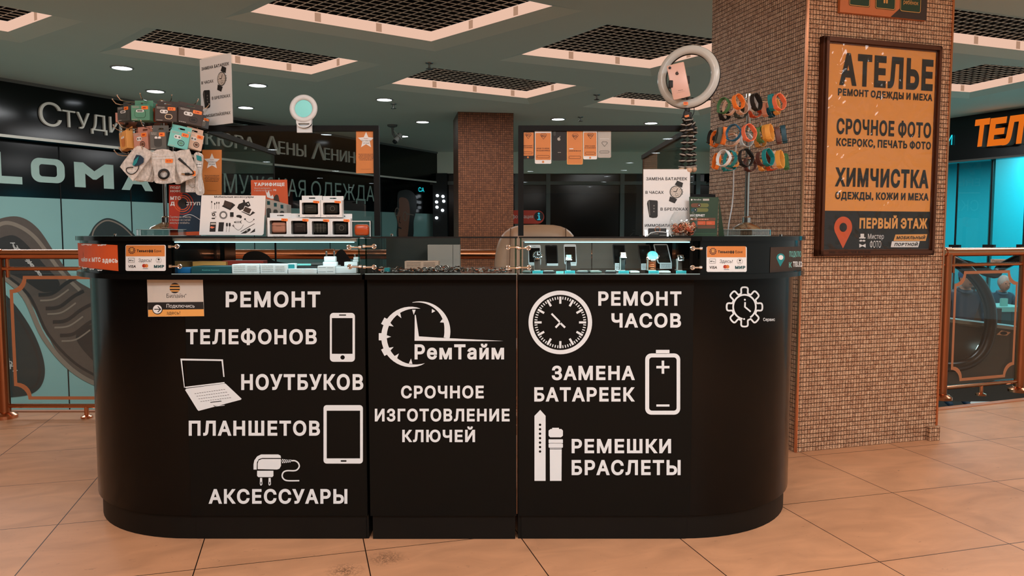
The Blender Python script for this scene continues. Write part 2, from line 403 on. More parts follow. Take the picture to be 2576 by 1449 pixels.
def node_floor():
    m = bpy.data.materials.new('floor_tiles'); m.use_nodes = True; t = m.node_tree; N = t.nodes; L = t.links; b = N['Principled BSDF']
    tc = N.new('ShaderNodeTexCoord'); mp = N.new('ShaderNodeMapping'); mp.vector_type = 'POINT'
    mp.inputs['Rotation'].default_value = (0, 0, -R(15.5)); L.new(tc.outputs['Object'], mp.inputs[0])
    br = N.new('ShaderNodeTexBrick'); br.offset = 0; br.squash = 1
    off = N.new('ShaderNodeVectorMath'); off.operation = 'ADD'; off.inputs[1].default_value = (-.205+5.9, -2.775+5.9+5.9, 0); L.new(mp.outputs[0], off.inputs[0])
    L.new(off.outputs[0], br.inputs['Vector'])
    for k, v in (('Scale',1.0),('Mortar Size',.0021),('Mortar Smooth',.1),('Bias',0),('Brick Width',.59),('Row Height',.59)): br.inputs[k].default_value = v
    br.inputs['Color1'].default_value = lin((216,161,122)); br.inputs['Color2'].default_value = lin((209,154,116)); br.inputs['Mortar'].default_value = lin((38,24,17))
    n1 = N.new('ShaderNodeTexNoise'); n1.inputs['Scale'].default_value = 3.2; n1.inputs['Detail'].default_value = 6; n1.inputs['Distortion'].default_value = .8
    st = N.new('ShaderNodeMapping'); st.inputs['Scale'].default_value = (1, 2.2, 1); L.new(mp.outputs[0], st.inputs[0]); L.new(st.outputs[0], n1.inputs[0])
    cr = N.new('ShaderNodeMapRange'); cr.inputs[1].default_value = .3; cr.inputs[2].default_value = .7; cr.inputs[3].default_value = .84; cr.inputs[4].default_value = 1.10; L.new(n1.outputs['Fac'], cr.inputs[0])
    n2 = N.new('ShaderNodeTexNoise'); n2.inputs['Scale'].default_value = 26; n2.inputs['Detail'].default_value = 4; n2.inputs['Distortion'].default_value = 1.5; L.new(st.outputs[0], n2.inputs[0])
    c2 = N.new('ShaderNodeMapRange'); c2.inputs[1].default_value = .69; c2.inputs[2].default_value = .76; c2.inputs[3].default_value = 1; c2.inputs[4].default_value = .58; L.new(n2.outputs['Fac'], c2.inputs[0])
    mu = N.new('ShaderNodeMath'); mu.operation = 'MULTIPLY'; L.new(cr.outputs[0], mu.inputs[0]); L.new(c2.outputs[0], mu.inputs[1])
    for q in (atZ(868,1436,0), atZ(972,1404,0)):               # two trodden dirt marks near the counter
        ds = N.new('ShaderNodeVectorMath'); ds.operation = 'DISTANCE'; ds.inputs[1].default_value = tuple(q); L.new(tc.outputs['Object'], ds.inputs[0])
        d1 = N.new('ShaderNodeMapRange'); d1.inputs[1].default_value = .01; d1.inputs[2].default_value = .075; d1.inputs[3].default_value = 1.0; d1.inputs[4].default_value = 0; L.new(ds.outputs['Value'], d1.inputs[0])
        n3 = N.new('ShaderNodeTexNoise'); n3.inputs['Scale'].default_value = 60; n3.inputs['Distortion'].default_value = 2; L.new(tc.outputs['Object'], n3.inputs[0])
        d2 = N.new('ShaderNodeMapRange'); d2.inputs[1].default_value = .46; d2.inputs[2].default_value = .56; d2.inputs[3].default_value = 0; d2.inputs[4].default_value = .6; L.new(n3.outputs['Fac'], d2.inputs[0])
        d3 = N.new('ShaderNodeMath'); d3.operation = 'MULTIPLY'; L.new(d1.outputs[0], d3.inputs[0]); L.new(d2.outputs[0], d3.inputs[1])
        d4 = N.new('ShaderNodeMath'); d4.operation = 'SUBTRACT'; d4.inputs[0].default_value = 1; L.new(d3.outputs[0], d4.inputs[1])
        m5 = N.new('ShaderNodeMath'); m5.operation = 'MULTIPLY'; L.new(mu.outputs[0], m5.inputs[0]); L.new(d4.outputs[0], m5.inputs[1]); mu = m5
    sx = N.new('ShaderNodeVectorMath'); sx.operation = 'SCALE'; L.new(br.outputs['Color'], sx.inputs[0]); L.new(mu.outputs[0], sx.inputs['Scale'])
    L.new(sx.outputs[0], b.inputs['Base Color']); b.inputs['Roughness'].default_value = .42; b.inputs['Specular IOR Level'].default_value = .2
    return m
def node_mosaic(name, lo, hi, mortar, pu=.0182, pv=.0238, rough=.34, metal=.4, bump=.9):
    m = bpy.data.materials.new(name); m.use_nodes = True; t = m.node_tree; N = t.nodes; L = t.links; b = N['Principled BSDF']
    tc = N.new('ShaderNodeTexCoord'); sp = N.new('ShaderNodeSeparateXYZ'); L.new(tc.outputs['Object'], sp.inputs[0])
    ad = N.new('ShaderNodeMath'); L.new(sp.outputs[0], ad.inputs[0]); L.new(sp.outputs[1], ad.inputs[1])
    u = N.new('ShaderNodeMath'); u.operation = 'DIVIDE'; u.inputs[1].default_value = pu; L.new(ad.outputs[0], u.inputs[0])
    v = N.new('ShaderNodeMath'); v.operation = 'DIVIDE'; v.inputs[1].default_value = pv; L.new(sp.outputs[2], v.inputs[0])
    cb = N.new('ShaderNodeCombineXYZ'); L.new(u.outputs[0], cb.inputs[0]); L.new(v.outputs[0], cb.inputs[1])
    fl = N.new('ShaderNodeVectorMath'); fl.operation = 'FLOOR'; L.new(cb.outputs[0], fl.inputs[0])
    wn = N.new('ShaderNodeTexWhiteNoise'); wn.noise_dimensions = '2D'; L.new(fl.outputs[0], wn.inputs['Vector'])
    br = N.new('ShaderNodeTexBrick'); br.offset = 0; L.new(cb.outputs[0], br.inputs['Vector'])
    for k, q in (('Scale',1.0),('Mortar Size',.075),('Mortar Smooth',.5),('Bias',0),('Brick Width',1),('Row Height',1)): br.inputs[k].default_value = q
    nz = N.new('ShaderNodeTexNoise'); nz.inputs['Scale'].default_value = 130; nz.inputs['Detail'].default_value = 3; nz.inputs['Distortion'].default_value = 1.2; L.new(tc.outputs['Object'], nz.inputs[0])
    ra = N.new('ShaderNodeMix'); ra.data_type = 'RGBA'; ra.inputs[6].default_value = lin(lo); ra.inputs[7].default_value = lin(hi)
    s1 = N.new('ShaderNodeMath'); s1.operation = 'MULTIPLY_ADD'; s1.inputs[1].default_value = .36; L.new(wn.outputs['Value'], s1.inputs[0])
    s2 = N.new('ShaderNodeMapRange'); s2.inputs[1].default_value = .35; s2.inputs[2].default_value = .65; s2.inputs[3].default_value = 0; s2.inputs[4].default_value = .62; L.new(nz.outputs['Fac'], s2.inputs[0]); L.new(s2.outputs[0], s1.inputs[2])  # swirl noise in tile colour, its pale end also painting glints
    L.new(s1.outputs[0], ra.inputs[0])
    mm = N.new('ShaderNodeMix'); mm.data_type = 'RGBA'; mm.inputs[7].default_value = lin(mortar); L.new(br.outputs['Fac'], mm.inputs[0]); L.new(ra.outputs[2], mm.inputs[6])
    L.new(mm.outputs[2], b.inputs['Base Color'])
    h = N.new('ShaderNodeMath'); h.operation = 'MULTIPLY_ADD'; h.inputs[1].default_value = -1.4; L.new(br.outputs['Fac'], h.inputs[0]); L.new(nz.outputs['Fac'], h.inputs[2])
    bp = N.new('ShaderNodeBump'); bp.inputs['Strength'].default_value = bump; bp.inputs['Distance'].default_value = .005; L.new(h.outputs[0], bp.inputs['Height']); L.new(bp.outputs[0], b.inputs['Normal'])
    b.inputs['Roughness'].default_value = rough; b.inputs['Metallic'].default_value = metal
    return m
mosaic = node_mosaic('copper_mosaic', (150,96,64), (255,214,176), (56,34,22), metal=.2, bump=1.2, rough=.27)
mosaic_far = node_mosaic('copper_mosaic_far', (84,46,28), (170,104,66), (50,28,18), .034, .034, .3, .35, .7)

# ================================================================ floor, ceiling and what is recessed in it
E0, E1, E2 = (-9, 4.95), (2.75, 4.98), (9.0, 7.36)
fb = MB(node_floor(), M['bronze'])
fpoly = [(-9,-30),(9,-30),E2,E1,E0]
fb.prism(fpoly, -.35, 0, fb.mats[0]); fb.struct('floor')
t_ = MB(M['inlay'])
for a, b in ((E0, E1), (E1, E2)):
    d = (V(b)-V(a)).normalized(); n = V((d.y, -d.x)); q = [V(a), V(b), V(b)+n*.05, V(a)+n*.05]
    t_.prism([tuple(p) for p in q], 0.0, .006)
t_.struct('trim_1')
lf = MB(M['void_dark']); lf.box((-14,4.9,-4.1),(14,34,-4.0)); lf.struct('floor_lower')
ff = MB(mat('far_floor', (120,92,74), rough=.4)); ff.prism([(-1.2,11.2),(5.2,11.2),(5.9,12.6),(5.2,26),(-1.2,26)], -.35, 0); ff.struct('floor_far')

def coffer(L_, B_, R_, label, out=.17, rise=.05, band=.10, pitch=.1):
    z0, z1, z2 = ZC, ZC+rise, ZC+rise+band
    l, b, r = [atZ(*p, z1) for p in (L_, B_, R_)]; t = l + r - b
    rim = [l, b, r, t]; c = (l+b+r+t)/4
    e1 = (b-l); e2 = (r-b); n1 = e1.normalized(); n2 = e2.normalized()
    ou = [l - n1*out - n2*out, b + n1*out - n2*out, r + n1*out + n2*out, t - n1*out + n2*out]
    # offsets: L-B edge direction n1, B-R edge direction n2
    ou = [l - n1*out - n2*out, b + n1*out - n2*out, r + n1*out + n2*out, t - n1*out + n2*out]
    ou = [V((p.x, p.y, z0)) for p in ou]
    T = thing('light_coffer', label, 'ceiling light', (c.x, c.y, z0))
    mb = MB(paint); mb.loft([ou, rim], cap=False); mb.build('bevel', T, True, smooth=0)
    up = lambda z: [V((p.x, p.y, z)) for p in rim]
    mb = MB(band_lit, M['brown']); mb.loft([up(z1), up(z2)], band_lit, cap=False)
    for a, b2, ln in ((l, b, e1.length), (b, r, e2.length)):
        for k in range(1, int(ln/.62)+1):                      # dimmer glow painted on the lit wall at its lamp holders
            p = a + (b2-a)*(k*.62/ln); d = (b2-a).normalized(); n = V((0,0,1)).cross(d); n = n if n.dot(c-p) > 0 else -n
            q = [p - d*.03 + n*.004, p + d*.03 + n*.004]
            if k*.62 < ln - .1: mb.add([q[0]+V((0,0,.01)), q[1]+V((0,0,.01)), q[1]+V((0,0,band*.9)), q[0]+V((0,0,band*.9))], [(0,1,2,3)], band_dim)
    mb.build('lit_wall_band', T, True, smooth=0)
    mb = MB(M['letter_metal']); w = .0019
    def bar(a, b2):
        d = (b2-a).normalized(); n = V((-d.y, d.x, 0))*w
        pr = [a-n, b2-n, b2+n, a+n]; mb.loft([[V((p.x, p.y, z2)) for p in pr], [V((p.x, p.y, z2+.006)) for p in pr]])
    K1 = int(e1.length/pitch); K2 = int(e2.length/pitch)
    for i in range(1, K1): bar(l+e1*(i/K1), t+e1*(i/K1))
    for i in range(1, K2): bar(l+e2*(i/K2), b+e2*(i/K2))
    mb.build('grille', T, True, smooth=0)
    mb = MB(M['gap_dark']); mb.loft([up(z2+.001), up(z2+.4)], cap=False); mb.add(up(z2+.4), [(0,1,2,3)]); mb.build('cavity', T, True, smooth=0)
    return [(p.x, p.y) for p in ou]
holes = [coffer((630,30),(1085,104),(1390,15), 'largest square ceiling recess with dark grid and lit rim, top centre'),
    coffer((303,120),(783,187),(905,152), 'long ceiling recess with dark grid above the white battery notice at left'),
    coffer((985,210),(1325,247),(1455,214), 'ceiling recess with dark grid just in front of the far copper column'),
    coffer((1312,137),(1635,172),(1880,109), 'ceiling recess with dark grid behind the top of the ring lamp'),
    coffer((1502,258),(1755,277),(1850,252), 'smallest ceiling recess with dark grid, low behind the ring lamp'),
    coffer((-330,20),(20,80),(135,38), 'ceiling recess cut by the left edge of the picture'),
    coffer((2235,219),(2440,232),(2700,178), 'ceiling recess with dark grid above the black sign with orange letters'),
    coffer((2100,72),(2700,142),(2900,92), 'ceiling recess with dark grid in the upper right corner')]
cb = MB(paint)
v, f = fill([[(-16,-30),(16,-30),(16,30),(-16,30)]] + holes, evenodd=True)
cb.add([(p[0], p[1], ZC) for p in v], f); cb.struct('ceiling', smooth=0)

def downlight(x, y, label, group=None, r=.105):
    T = thing('downlight', label, 'ceiling lamp', (x, y, ZC), group=group)
    mb = MB(M['grey_light']); mb.lathe([(r*1.22, 0), (r*1.2, -.008), (r*1.02, -.012), (r, -.004)], n=28, cap=False); mb.build('rim', T)
    mb = MB(disc_lamp); mb.add([(r*1.01*cos(2*pi*i/28), r*1.01*sin(2*pi*i/28), -.006) for i in range(28)], [tuple(range(28))]); mb.build('diffuser', T, smooth=0)
    return T
for px, py, lab in ((307,171,'nearest round downlight at the left, above the hanging accessories'), (391,230,'round downlight directly above the accessory rack, second from the left'),
    (648,215,'round downlight just right of the tall battery notice, upper one'), (618,271,'round downlight just right of the tall battery notice, lower one'),
    (967,251,'round downlight left of the far copper column, nearest of the three'), (1063,307,'round downlight touching the left side of the far copper column top'),
    (1013,343,'small round downlight beside the ceiling security camera'), (1404,300,'round downlight above the row of phone films on the right screen'), (1638,310,'round downlight above the right end of the right glass screen')):
    p = atZ(px, py, ZC-.006); downlight(p.x, p.y, lab)
hall = None
for i in range(5):
    for j in range(9):
        x, y = -6.4+i*3.1+(.8 if j % 2 else 0)+.3*sin(i*5+j*3), -3.5-j*2.7+.4*sin(j*7+i)
        if hall is None: hall = downlight(x, y, 'round ceiling downlight of the hall behind the viewpoint', 'hall downlights behind the viewpoint')
        else: dup(hall, (x, y, ZC))
for px, py, lab in ((1080,162,'small ceiling sprinkler between the two biggest ceiling recesses'), (1501,242,'small ceiling sprinkler left of the ring lamp'), (990,265,'small ceiling sprinkler beside the downlight left of the far column'), (1460,298,'small ceiling sprinkler above the right glass screen')):
    p = atZ(px, py-4, ZC); T = thing('sprinkler', lab, 'sprinkler', (p.x, p.y, ZC))
    mb = MB(M['steel']); mb.lathe([(.045,0),(.042,-.008),(.014,-.012),(.012,-.05),(.02,-.055),(.02,-.062)], n=16); mb.build('head', T)
    mb = MB(M['steel']); mb.lathe([(.04,-.066),(.04,-.07)], n=16); mb.build('deflector', T)
p = atZ(987, 314, ZC); T = thing('security_camera', 'grey bullet security camera hanging from the ceiling left of the far column', 'camera', tuple(p))
mb = MB(M['grey']); mb.lathe([(.09,0),(.085,-.03),(.03,-.05)], n=20); mb.tube([(0,0,-.04),(.01,0,-.16),(.05,-.02,-.22)], .022); mb.build('bracket', T)
mb = MB(M['grey_light'], M['ink']); mb.tube([(.13,.06,-.17),(.05,-.02,-.29)], .05, n=16); mb.tube([(.05,-.02,-.29),(.035,-.035,-.312)], .04, M['ink'], n=16); mb.build('body', T)
mb = MB(M['grey_light']); mb.X = Matrix.Translation((.09,.02,-.18)) @ Matrix.Rotation(R(45), 4, 'Y'); mb.box((-.1,-.055,0),(.11,.055,.012)); mb.build('hood', T)

# ================================================================ left shop front across the void
FA, FB = atZ(0, 195, ZC), atZ(1103, 383, ZC); fd = (FB-FA); fd.z = 0; fd.normalize(); fn = V((fd.y, -fd.x, 0))
fas = UV((FA.x, FA.y, 0), fd, (0,0,1)); ulen = (FB-FA).length
FZ = 2.39
mb = MB(M['facade_black'], M['letter_metal']); A0 = FA - fd*4; B0 = V(FB)
def wallbox(mb, a, b, z0, z1, th, m, back=fn):
    q = [a, b, b-back*th, a-back*th]; mb.loft([[V((p.x,p.y,z0)) for p in q], [V((p.x,p.y,z1)) for p in q]], m)
wallbox(mb, A0, B0, FZ, ZC, .5, M['facade_black']); wallbox(mb, A0+fn*.01, B0+fn*.01, FZ-.015, FZ+.02, .02, M['letter_metal']); wallbox(mb, A0+fn*.015, B0+fn*.015, ZC-.04, ZC, .02, M['grey'])
mb.struct('wall_left_fascia', smooth=0)
so = FA - fn*.22; shop = UV((so.x, so.y, 0), fd, (0,0,1)); uend = shop.px(1094, 600)[0]
zb = 1.65
mb = MB(M['facade_black'], M['film'], M['gap_dark'], M['grey']); a, b = so-fd*4, so+fd*uend
wallbox(mb, a, b, zb, FZ, .06, M['facade_black']); wallbox(mb, a, b, -2.6, zb, .06, M['film']); wallbox(mb, a, b, -4, -2.6, .06, M['gap_dark'])
for px in (157, 333, 640, 830, 960):
    u = shop.px(px, 600)[0]; c = so + fd*u + fn*.004; wallbox(mb, c-fd*.008, c+fd*.008, -2.6, FZ, .01, M['gap_dark'])
wallbox(mb, so+fd*(uend-.03)+fn*.02, so+fd*(uend+.03)+fn*.02, -2.6, FZ, .08, M['grey'])
mb.struct('wall_left', smooth=0)

def uvt(art, surf, s, x0, x1, yt, yb, m, layer=1, **k):
    u0, v1 = surf.px(x0, yt); _, v0 = surf.px(x0, yb); u1, _ = surf.px(x1, yt); art.text(s, u0, u1, v1, v0, m, layer, **k)
def sign(surf, words, m, name, label, cat='sign', bold=.02, thick=.03, base=.03):
    art = Art(surf, base=base); vts = None
    for w in words: uvt(art, surf, *w, m, bold=bold)
    mb = art.mb; n0 = len(mb.f); off = surf.n*thick     # give the letters their depth
    vs = list(mb.v); fs = [list(f) for f in mb.f]; ec = {}
    for f in fs:
        for i in range(3): e = (f[i], f[(i+1) % 3]); ec[e] = 1
    b = len(vs); mb.v += [p-off for p in vs]
    for (i, j) in ec:
        if (j, i) not in ec: mb.f.append([j, i, b+i, b+j]); mb.m.append(0)
    return mb.solo(name, label, cat, smooth=0)
T0, T1 = 276, 318
def smallcap(s, x0, x1, cap=None):      # small capitals share one height along the fascia
    vt = fas.px(153, T0)[1]; vb = fas.px(153, T1)[1]
    y = lambda x, v: _yof(fas, x, v)
    return (s, x0, x1, y(x0, vt), y(x0, vb))
def _yof(surf, x, v):                    # picture row of height v at column x
    lo, hi = -200.0, 1600.0
    for _ in range(40):
        mid = (lo+hi)/2
        if surf.px(x, mid)[1] > v: lo = mid
        else: hi = mid
    return lo
vb_ = fas.px(153, T1)[1]; vt_ = fas.px(95, 254)[1]; vbig = fas.px(95, 314)[1]
def bigcap(s, x0, x1): return (s, x0, x1, _yof(fas, x0, vt_), _yof(fas, x0, vbig))
sign(fas, [bigcap('С',95,150), smallcap('ТУДИЯ',154,334)], M['letter_metal'], 'shop_sign', 'silver raised word beginning with a tall C on the black fascia, far left', bold=-.006)
sign(fas, [bigcap('М',352,402), smallcap('АНИКЮРА',408,637)], M['letter_metal'], 'shop_sign', 'silver raised word half hidden by the accessory rack on the black fascia', bold=-.006)
sign(fas, [bigcap('Λ',664,700), smallcap('ЕНЫ',699,767)], M['letter_metal'], 'shop_sign', 'short silver raised word of four letters seen through the left glass screen', bold=-.006)
sign(fas, [bigcap('Λ',782,816), smallcap('ЕНИНОЙ',814,930)], M['letter_metal'], 'shop_sign', 'last silver raised word running behind the right amber star sticker', bold=-.006)
art = Art(shop, base=.004)
for ch, x0, x1, yt, yb in (('L',-34,52,374,459),('M',185,284,403,470),('A',303,382,411,477)): uvt(art, shop, ch, x0, x1, yt, yb, M['letter_film'], bold=.05)
u0_, v1_ = shop.px(76,395); _, v0_ = shop.px(76,457); u1_, _ = shop.px(161,400); art.poly(rrect(u0_,v0_,u1_,v1_,(v1_-v0_)*.36,8), M['letter_film'], 1, [rrect(u0_+(u1_-u0_)*.24,v0_+(v1_-v0_)*.25,u1_-(u1_-u0_)*.24,v1_-(v1_-v0_)*.25,(v1_-v0_)*.12,5)])
art.mb.solo('shop_sign', 'wide pale green letters on the dark shop glass at the left edge', 'sign', smooth=0)
art = Art(shop, base=.004); yb = 492
vv0 = shop.px(728, 494)[1]; vv1 = shop.px(728, 450)[1]
for s, x0, x1 in (('МУЖСКАЯ', 562, 768), ('ОДЕЖДА', 782, 941)): uvt(art, shop, s, x0, x1, _yof(shop, x0, vv1), _yof(shop, x0, vv0), M['letter_film'], bold=.0)
art.mb.solo('shop_sign', 'two pale green words for menswear low on the dark shop glass behind the left screen', 'sign', smooth=0)
art = Art(shop, base=.012); uvt(art, shop, 'СА', 1052, 1066, 471, 482, cyan_glow, bold=.0); art.mb.solo('shop_sign', 'tiny cyan letters on the dark shop glass left of the far column', 'sign', smooth=0)

def shop_art(base=.006): return Art(shop, base=base)
P_ = lambda pts: [shop.px(*p) for p in pts]
def smooth_path(pts, n=6, closed=False):
    out = []; K = len(pts)
    for i in range(K if closed else K-1):
        p0, p1, p2, p3 = [V(pts[(i+d) % K] if closed else pts[max(0, min(K-1, i+d))]) for d in (-1,0,1,2)]
        for k in range(n):
            t = k/n; out.append(tuple(.5*((2*p1)+(p2-p0)*t+(2*p0-5*p1+4*p2-p3)*t*t+(3*p1-p0-3*p2+p3)*t**3)))
    if not closed: out.append(tuple(pts[-1]))
    return out
# printed shoes on the shop window
art = shop_art()
sh = smooth_path([(-40,575),(0,550),(50,546),(95,575),(140,640),(185,700),(250,740),(330,800),(370,880),(360,980),(300,985),(200,950),(140,880),(100,800),(60,740),(10,690),(-40,640)], closed=True)
art.poly(P_(sh), M['shoe_brown'], 1)
art.line(P_(smooth_path([(-40,600),(0,564),(40,566),(90,600),(150,680),(200,730)])), .05, M['shoe_light'], 2)
art.poly(P_(smooth_path([(-40,625),(10,595),(50,600),(110,665),(150,715),(110,735),(50,700),(-40,660)], closed=True)), M['shoe_dark'], 2)
art.line(P_(smooth_path([(0,690),(60,745),(110,850),(180,930),(260,972),(340,975)])), .06, M['shoe_light'], 3)
art.line(P_(smooth_path([(-10,675),(70,740),(120,840),(190,915),(270,955),(340,955)])), .035, M['shoe_dark'], 3)
for k in range(4):
    x, y = 96+k*18, 742+k*34
    art.line(P_(smooth_path([(x,y),(x+34,y-4),(x+70,y-30),(x+96,y-44)])), .05, M['shoe_dark'], 4); art.line(P_(smooth_path([(x+4,y+14),(x+40,y+10),(x+76,y-14)])), .022, M['shoe_light'], 4)
art.poly(P_(smooth_path([(190,850),(240,815),(320,850),(350,910),(330,950),(260,930)], closed=True)), M['shoe_dark'], 3)
for s, x0, y0, n in (('THOMAS', 30, 615, 6), ('BERGER', 68, 655, 6)):
    for i, ch in enumerate(s):
        u, v_ = shop.px(x0+i*6.2, y0+i*7.0); art.text(ch, u, u+.06, v_+.03, v_-.045, M['paper_grey'], 5, bold=.02, align='c', shear=-.4)
art.mb.solo('window_print', 'large printed brown lace-up shoe tilted toe down on the shop window', 'poster', smooth=0)
art = shop_art()
art.poly(P_(smooth_path([(-60,690),(-10,720),(40,770),(85,840),(110,910),(108,960),(80,990),(20,1000),(-60,1005)], closed=True)), M['shoe_sole'], 1)
art.line(P_(smooth_path([(-40,720),(30,780),(80,860),(98,920),(92,965),(60,985)])), .03, M['shoe_dark'], 2)
for i, ch in enumerate('THOMAS'):
    u, v_ = shop.px(36-i*7, 927-i*6); art.text(ch, u-.03, u+.04, v_-.04, v_+.035, M['paper_grey'], 3, bold=.02, align='c')
art.mb.solo('window_print', 'printed dark green shoe sole at the bottom left of the shop window', 'poster', smooth=0)
art = shop_art(); art.poly(P_(smooth_path([(227,620),(230,580),(250,556),(275,549),(310,565),(345,600),(360,640)], closed=True)), M['shoe_sole'], 1)
art.line(P_(smooth_path([(230,620),(234,583),(252,561),(275,555),(308,570),(340,602)])), .02, M['shoe_light'], 2)
art.mb.solo('window_print', 'rounded dark heel print showing just above the left end of the counter', 'poster', smooth=0)
# head portrait print, plain features
art = shop_art(.01)
art.poly(P_(smooth_path([(1000,486),(1010,479),(1026,478),(1040,486),(1047,503),(1046,530),(1040,556),(1036,600),(1000,600),(999,560),(995,540),(998,515)], closed=True)), M['shoe_dark'], 1)
art.poly(P_(smooth_path([(1003,500),(1015,497),(1026,505),(1030,530),(1028,560),(1022,600),(1003,600),(1001,565),(997,545),(1003,525)], closed=True)), mat('print_brown', (150,100,78), rough=.5), 2)
art.line(P_(circ(998,533,5,14,10)), .02, M['shoe_light'], 3, closed=True); art.line(P_(circ(1018,544,5,14,11)), .02, M['shoe_light'], 3, closed=True); art.line(P_([(1023,538),(1040,541)]), .02, M['shoe_light'], 3)
art.line(P_([(1001,572),(1009,575)]), .03, M['shoe_dark'], 3); art.line(P_([(1005,545),(1003,558),(1007,561)]), .02, M['shoe_dark'], 3)
art.mb.solo('window_print', 'dark brown head wearing thin glasses, printed on the shop window', 'poster', smooth=0)

# ================================================================ unseen dark walls behind and left of the viewpoint, added to block world light
mb = MB(mat('light_block_dark', (40,36,32), rough=.7)); mb.box((-9,-30.2,-.3),(9,-30,ZC)); mb.struct('wall_light_block_rear', smooth=0)
mb = MB(MATS['light_block_dark']); mb.box((-9.2,-30,-.3),(-9,4.0,ZC)); mb.struct('wall_light_block_left', smooth=0)
# ================================================================ far glazed wall
mb = MB(M['void_dark'], M['grey_dark'], M['grey']); mb.box((-2.2,18.3,-4),(9,18.5,ZC-.45), M['void_dark'])
mb.box((-2.2,18.0,ZC-.5),(9,18.5,ZC), paint); mb.struct('wall_back', smooth=0)
z = zY(461, 18.2); mxs = [xY(px, 18.2) for px in (1108, 1200, 1300, 1378, 1562, 1750)]
for n, x in enumerate(mxs): b = MB(M['grey']); b.box((x-.05,18.1,-.3),(x+.05,18.3,ZC-.5)); b.struct('trim_%d' % (n+3), smooth=0)
b = MB(M['grey']); b.box((-2.1,18.12,z-.04),(9,18.3,z+.04)); b.struct('trim_2', smooth=0)
for n, (x0, x1) in enumerate(zip(mxs, mxs[1:]+[9.0])):
    b = MB(M['facade_black']); b.box((x0+.05,18.2,-.3),(x1-.05,18.22,z-.04)); b.box((x0+.05,18.2,z+.04),(x1-.05,18.22,ZC-.5)); b.struct('window_%d' % (n+1), smooth=0)
b = MB(M['void_dark']); b.box((xY(1090,17.95),17.955,-4),(xY(1126,17.95),18.29,2.6)); b.struct('wall_pier', smooth=0)
lampm = glow('shop_spot', (230,242,250), 2.5)
for i, (px, py) in enumerate(((1100,492),(1114,494),(1098,508),(1116,506),(1099,521),(1113,529),(1098,548))):
    p = atY(px, py, 17.9); b = MB(lampm); b.tube([p+V((0,.06,0)), p], .035, n=12); o = b.solo('shop_spotlight', 'tiny bright shop spotlight in the gap left of the far column', 'lamp', 'spotlights left of the far column')
# information sign
T = thing('information_sign', 'red rounded information sign with a white i, low behind the white chair', 'sign', tuple(atY(1330, 562, 13.4)))
su = Front(13.4); art = Art(su); art.slab(arc(1352,546,17,-90,90,14) + [(1200,563),(1200,529)], .06, M['red'], 0); art.mb.build('board', T, True, smooth=0)
art = Art(su, base=.002); art.text('информация', 1277, 1341, 540, 549, M['paper_grey'], 1, bold=.0); art.mb.build('lettering', T, True, smooth=0)
art = Art(su, base=.002); art.circle(1355.5,544.5,12,M['ink'],1); art.circle(1355.5,537.5,2.6,cyan_soft,2); art.rect(1352.5,541.5,1358,543.5,cyan_soft,2); art.rect(1354.5,541.5,1358,551,cyan_soft,2); art.rect(1351.5,551,1360,553.5,cyan_soft,2); art.mb.build('symbol', T, True, smooth=0)
b = MB(M['grey_dark']); 
for px in (1290, 1345): p = atY(px, 560, 13.45); b.tube([(p.x,p.y,0),(p.x,p.y,p.z)], .02)
b.build('stand', T, True)

# ================================================================ columns
def column(p0, p1, depth, z1, m, label, edge=True):
    d = (p1-p0); d.z = 0; w = d.length; ang = math.atan2(d.y, d.x)
    T = thing('mosaic_column', label, 'column', (p0.x, p0.y, 0), (0,0,ang))
    b = MB(m); b.box((0,0,0),(w,depth,z1)); b.build('shaft', T, smooth=0)
    b = MB(M['copper'])
    if edge:
        for x in (0, w): b.box((x-.006,-.006,0),(x+.006,.006,z1))
        b.build('corner_trim', T, smooth=0)
    return T, w, ang
c0, c1 = atZ(2001, 1138, 0), atZ(2353, 1104, 0)
col, cw, ca = column(c0, c1, .92, ZC, mosaic, 'large square column of copper mosaic tiles right of the counter')
b = MB(mosaic); b.box((cw-.07,-.03,0),(cw+.0,.0,.05)); b.prism([(cw-.07,-.03),(cw,-.03),(cw,0),(cw-.07,0)], .05, .08); b.build('loose_tile_foot', col, smooth=0)
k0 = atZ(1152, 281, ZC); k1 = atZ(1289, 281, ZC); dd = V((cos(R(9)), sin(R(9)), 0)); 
column(V((k0.x,k0.y,0)), V((k0.x,k0.y,0)) + dd*((k1.x-k0.x)/cos(R(9))*1.02), .95, ZC, mosaic_far, 'smaller far column of copper mosaic tiles behind the middle of the counter', edge=False)

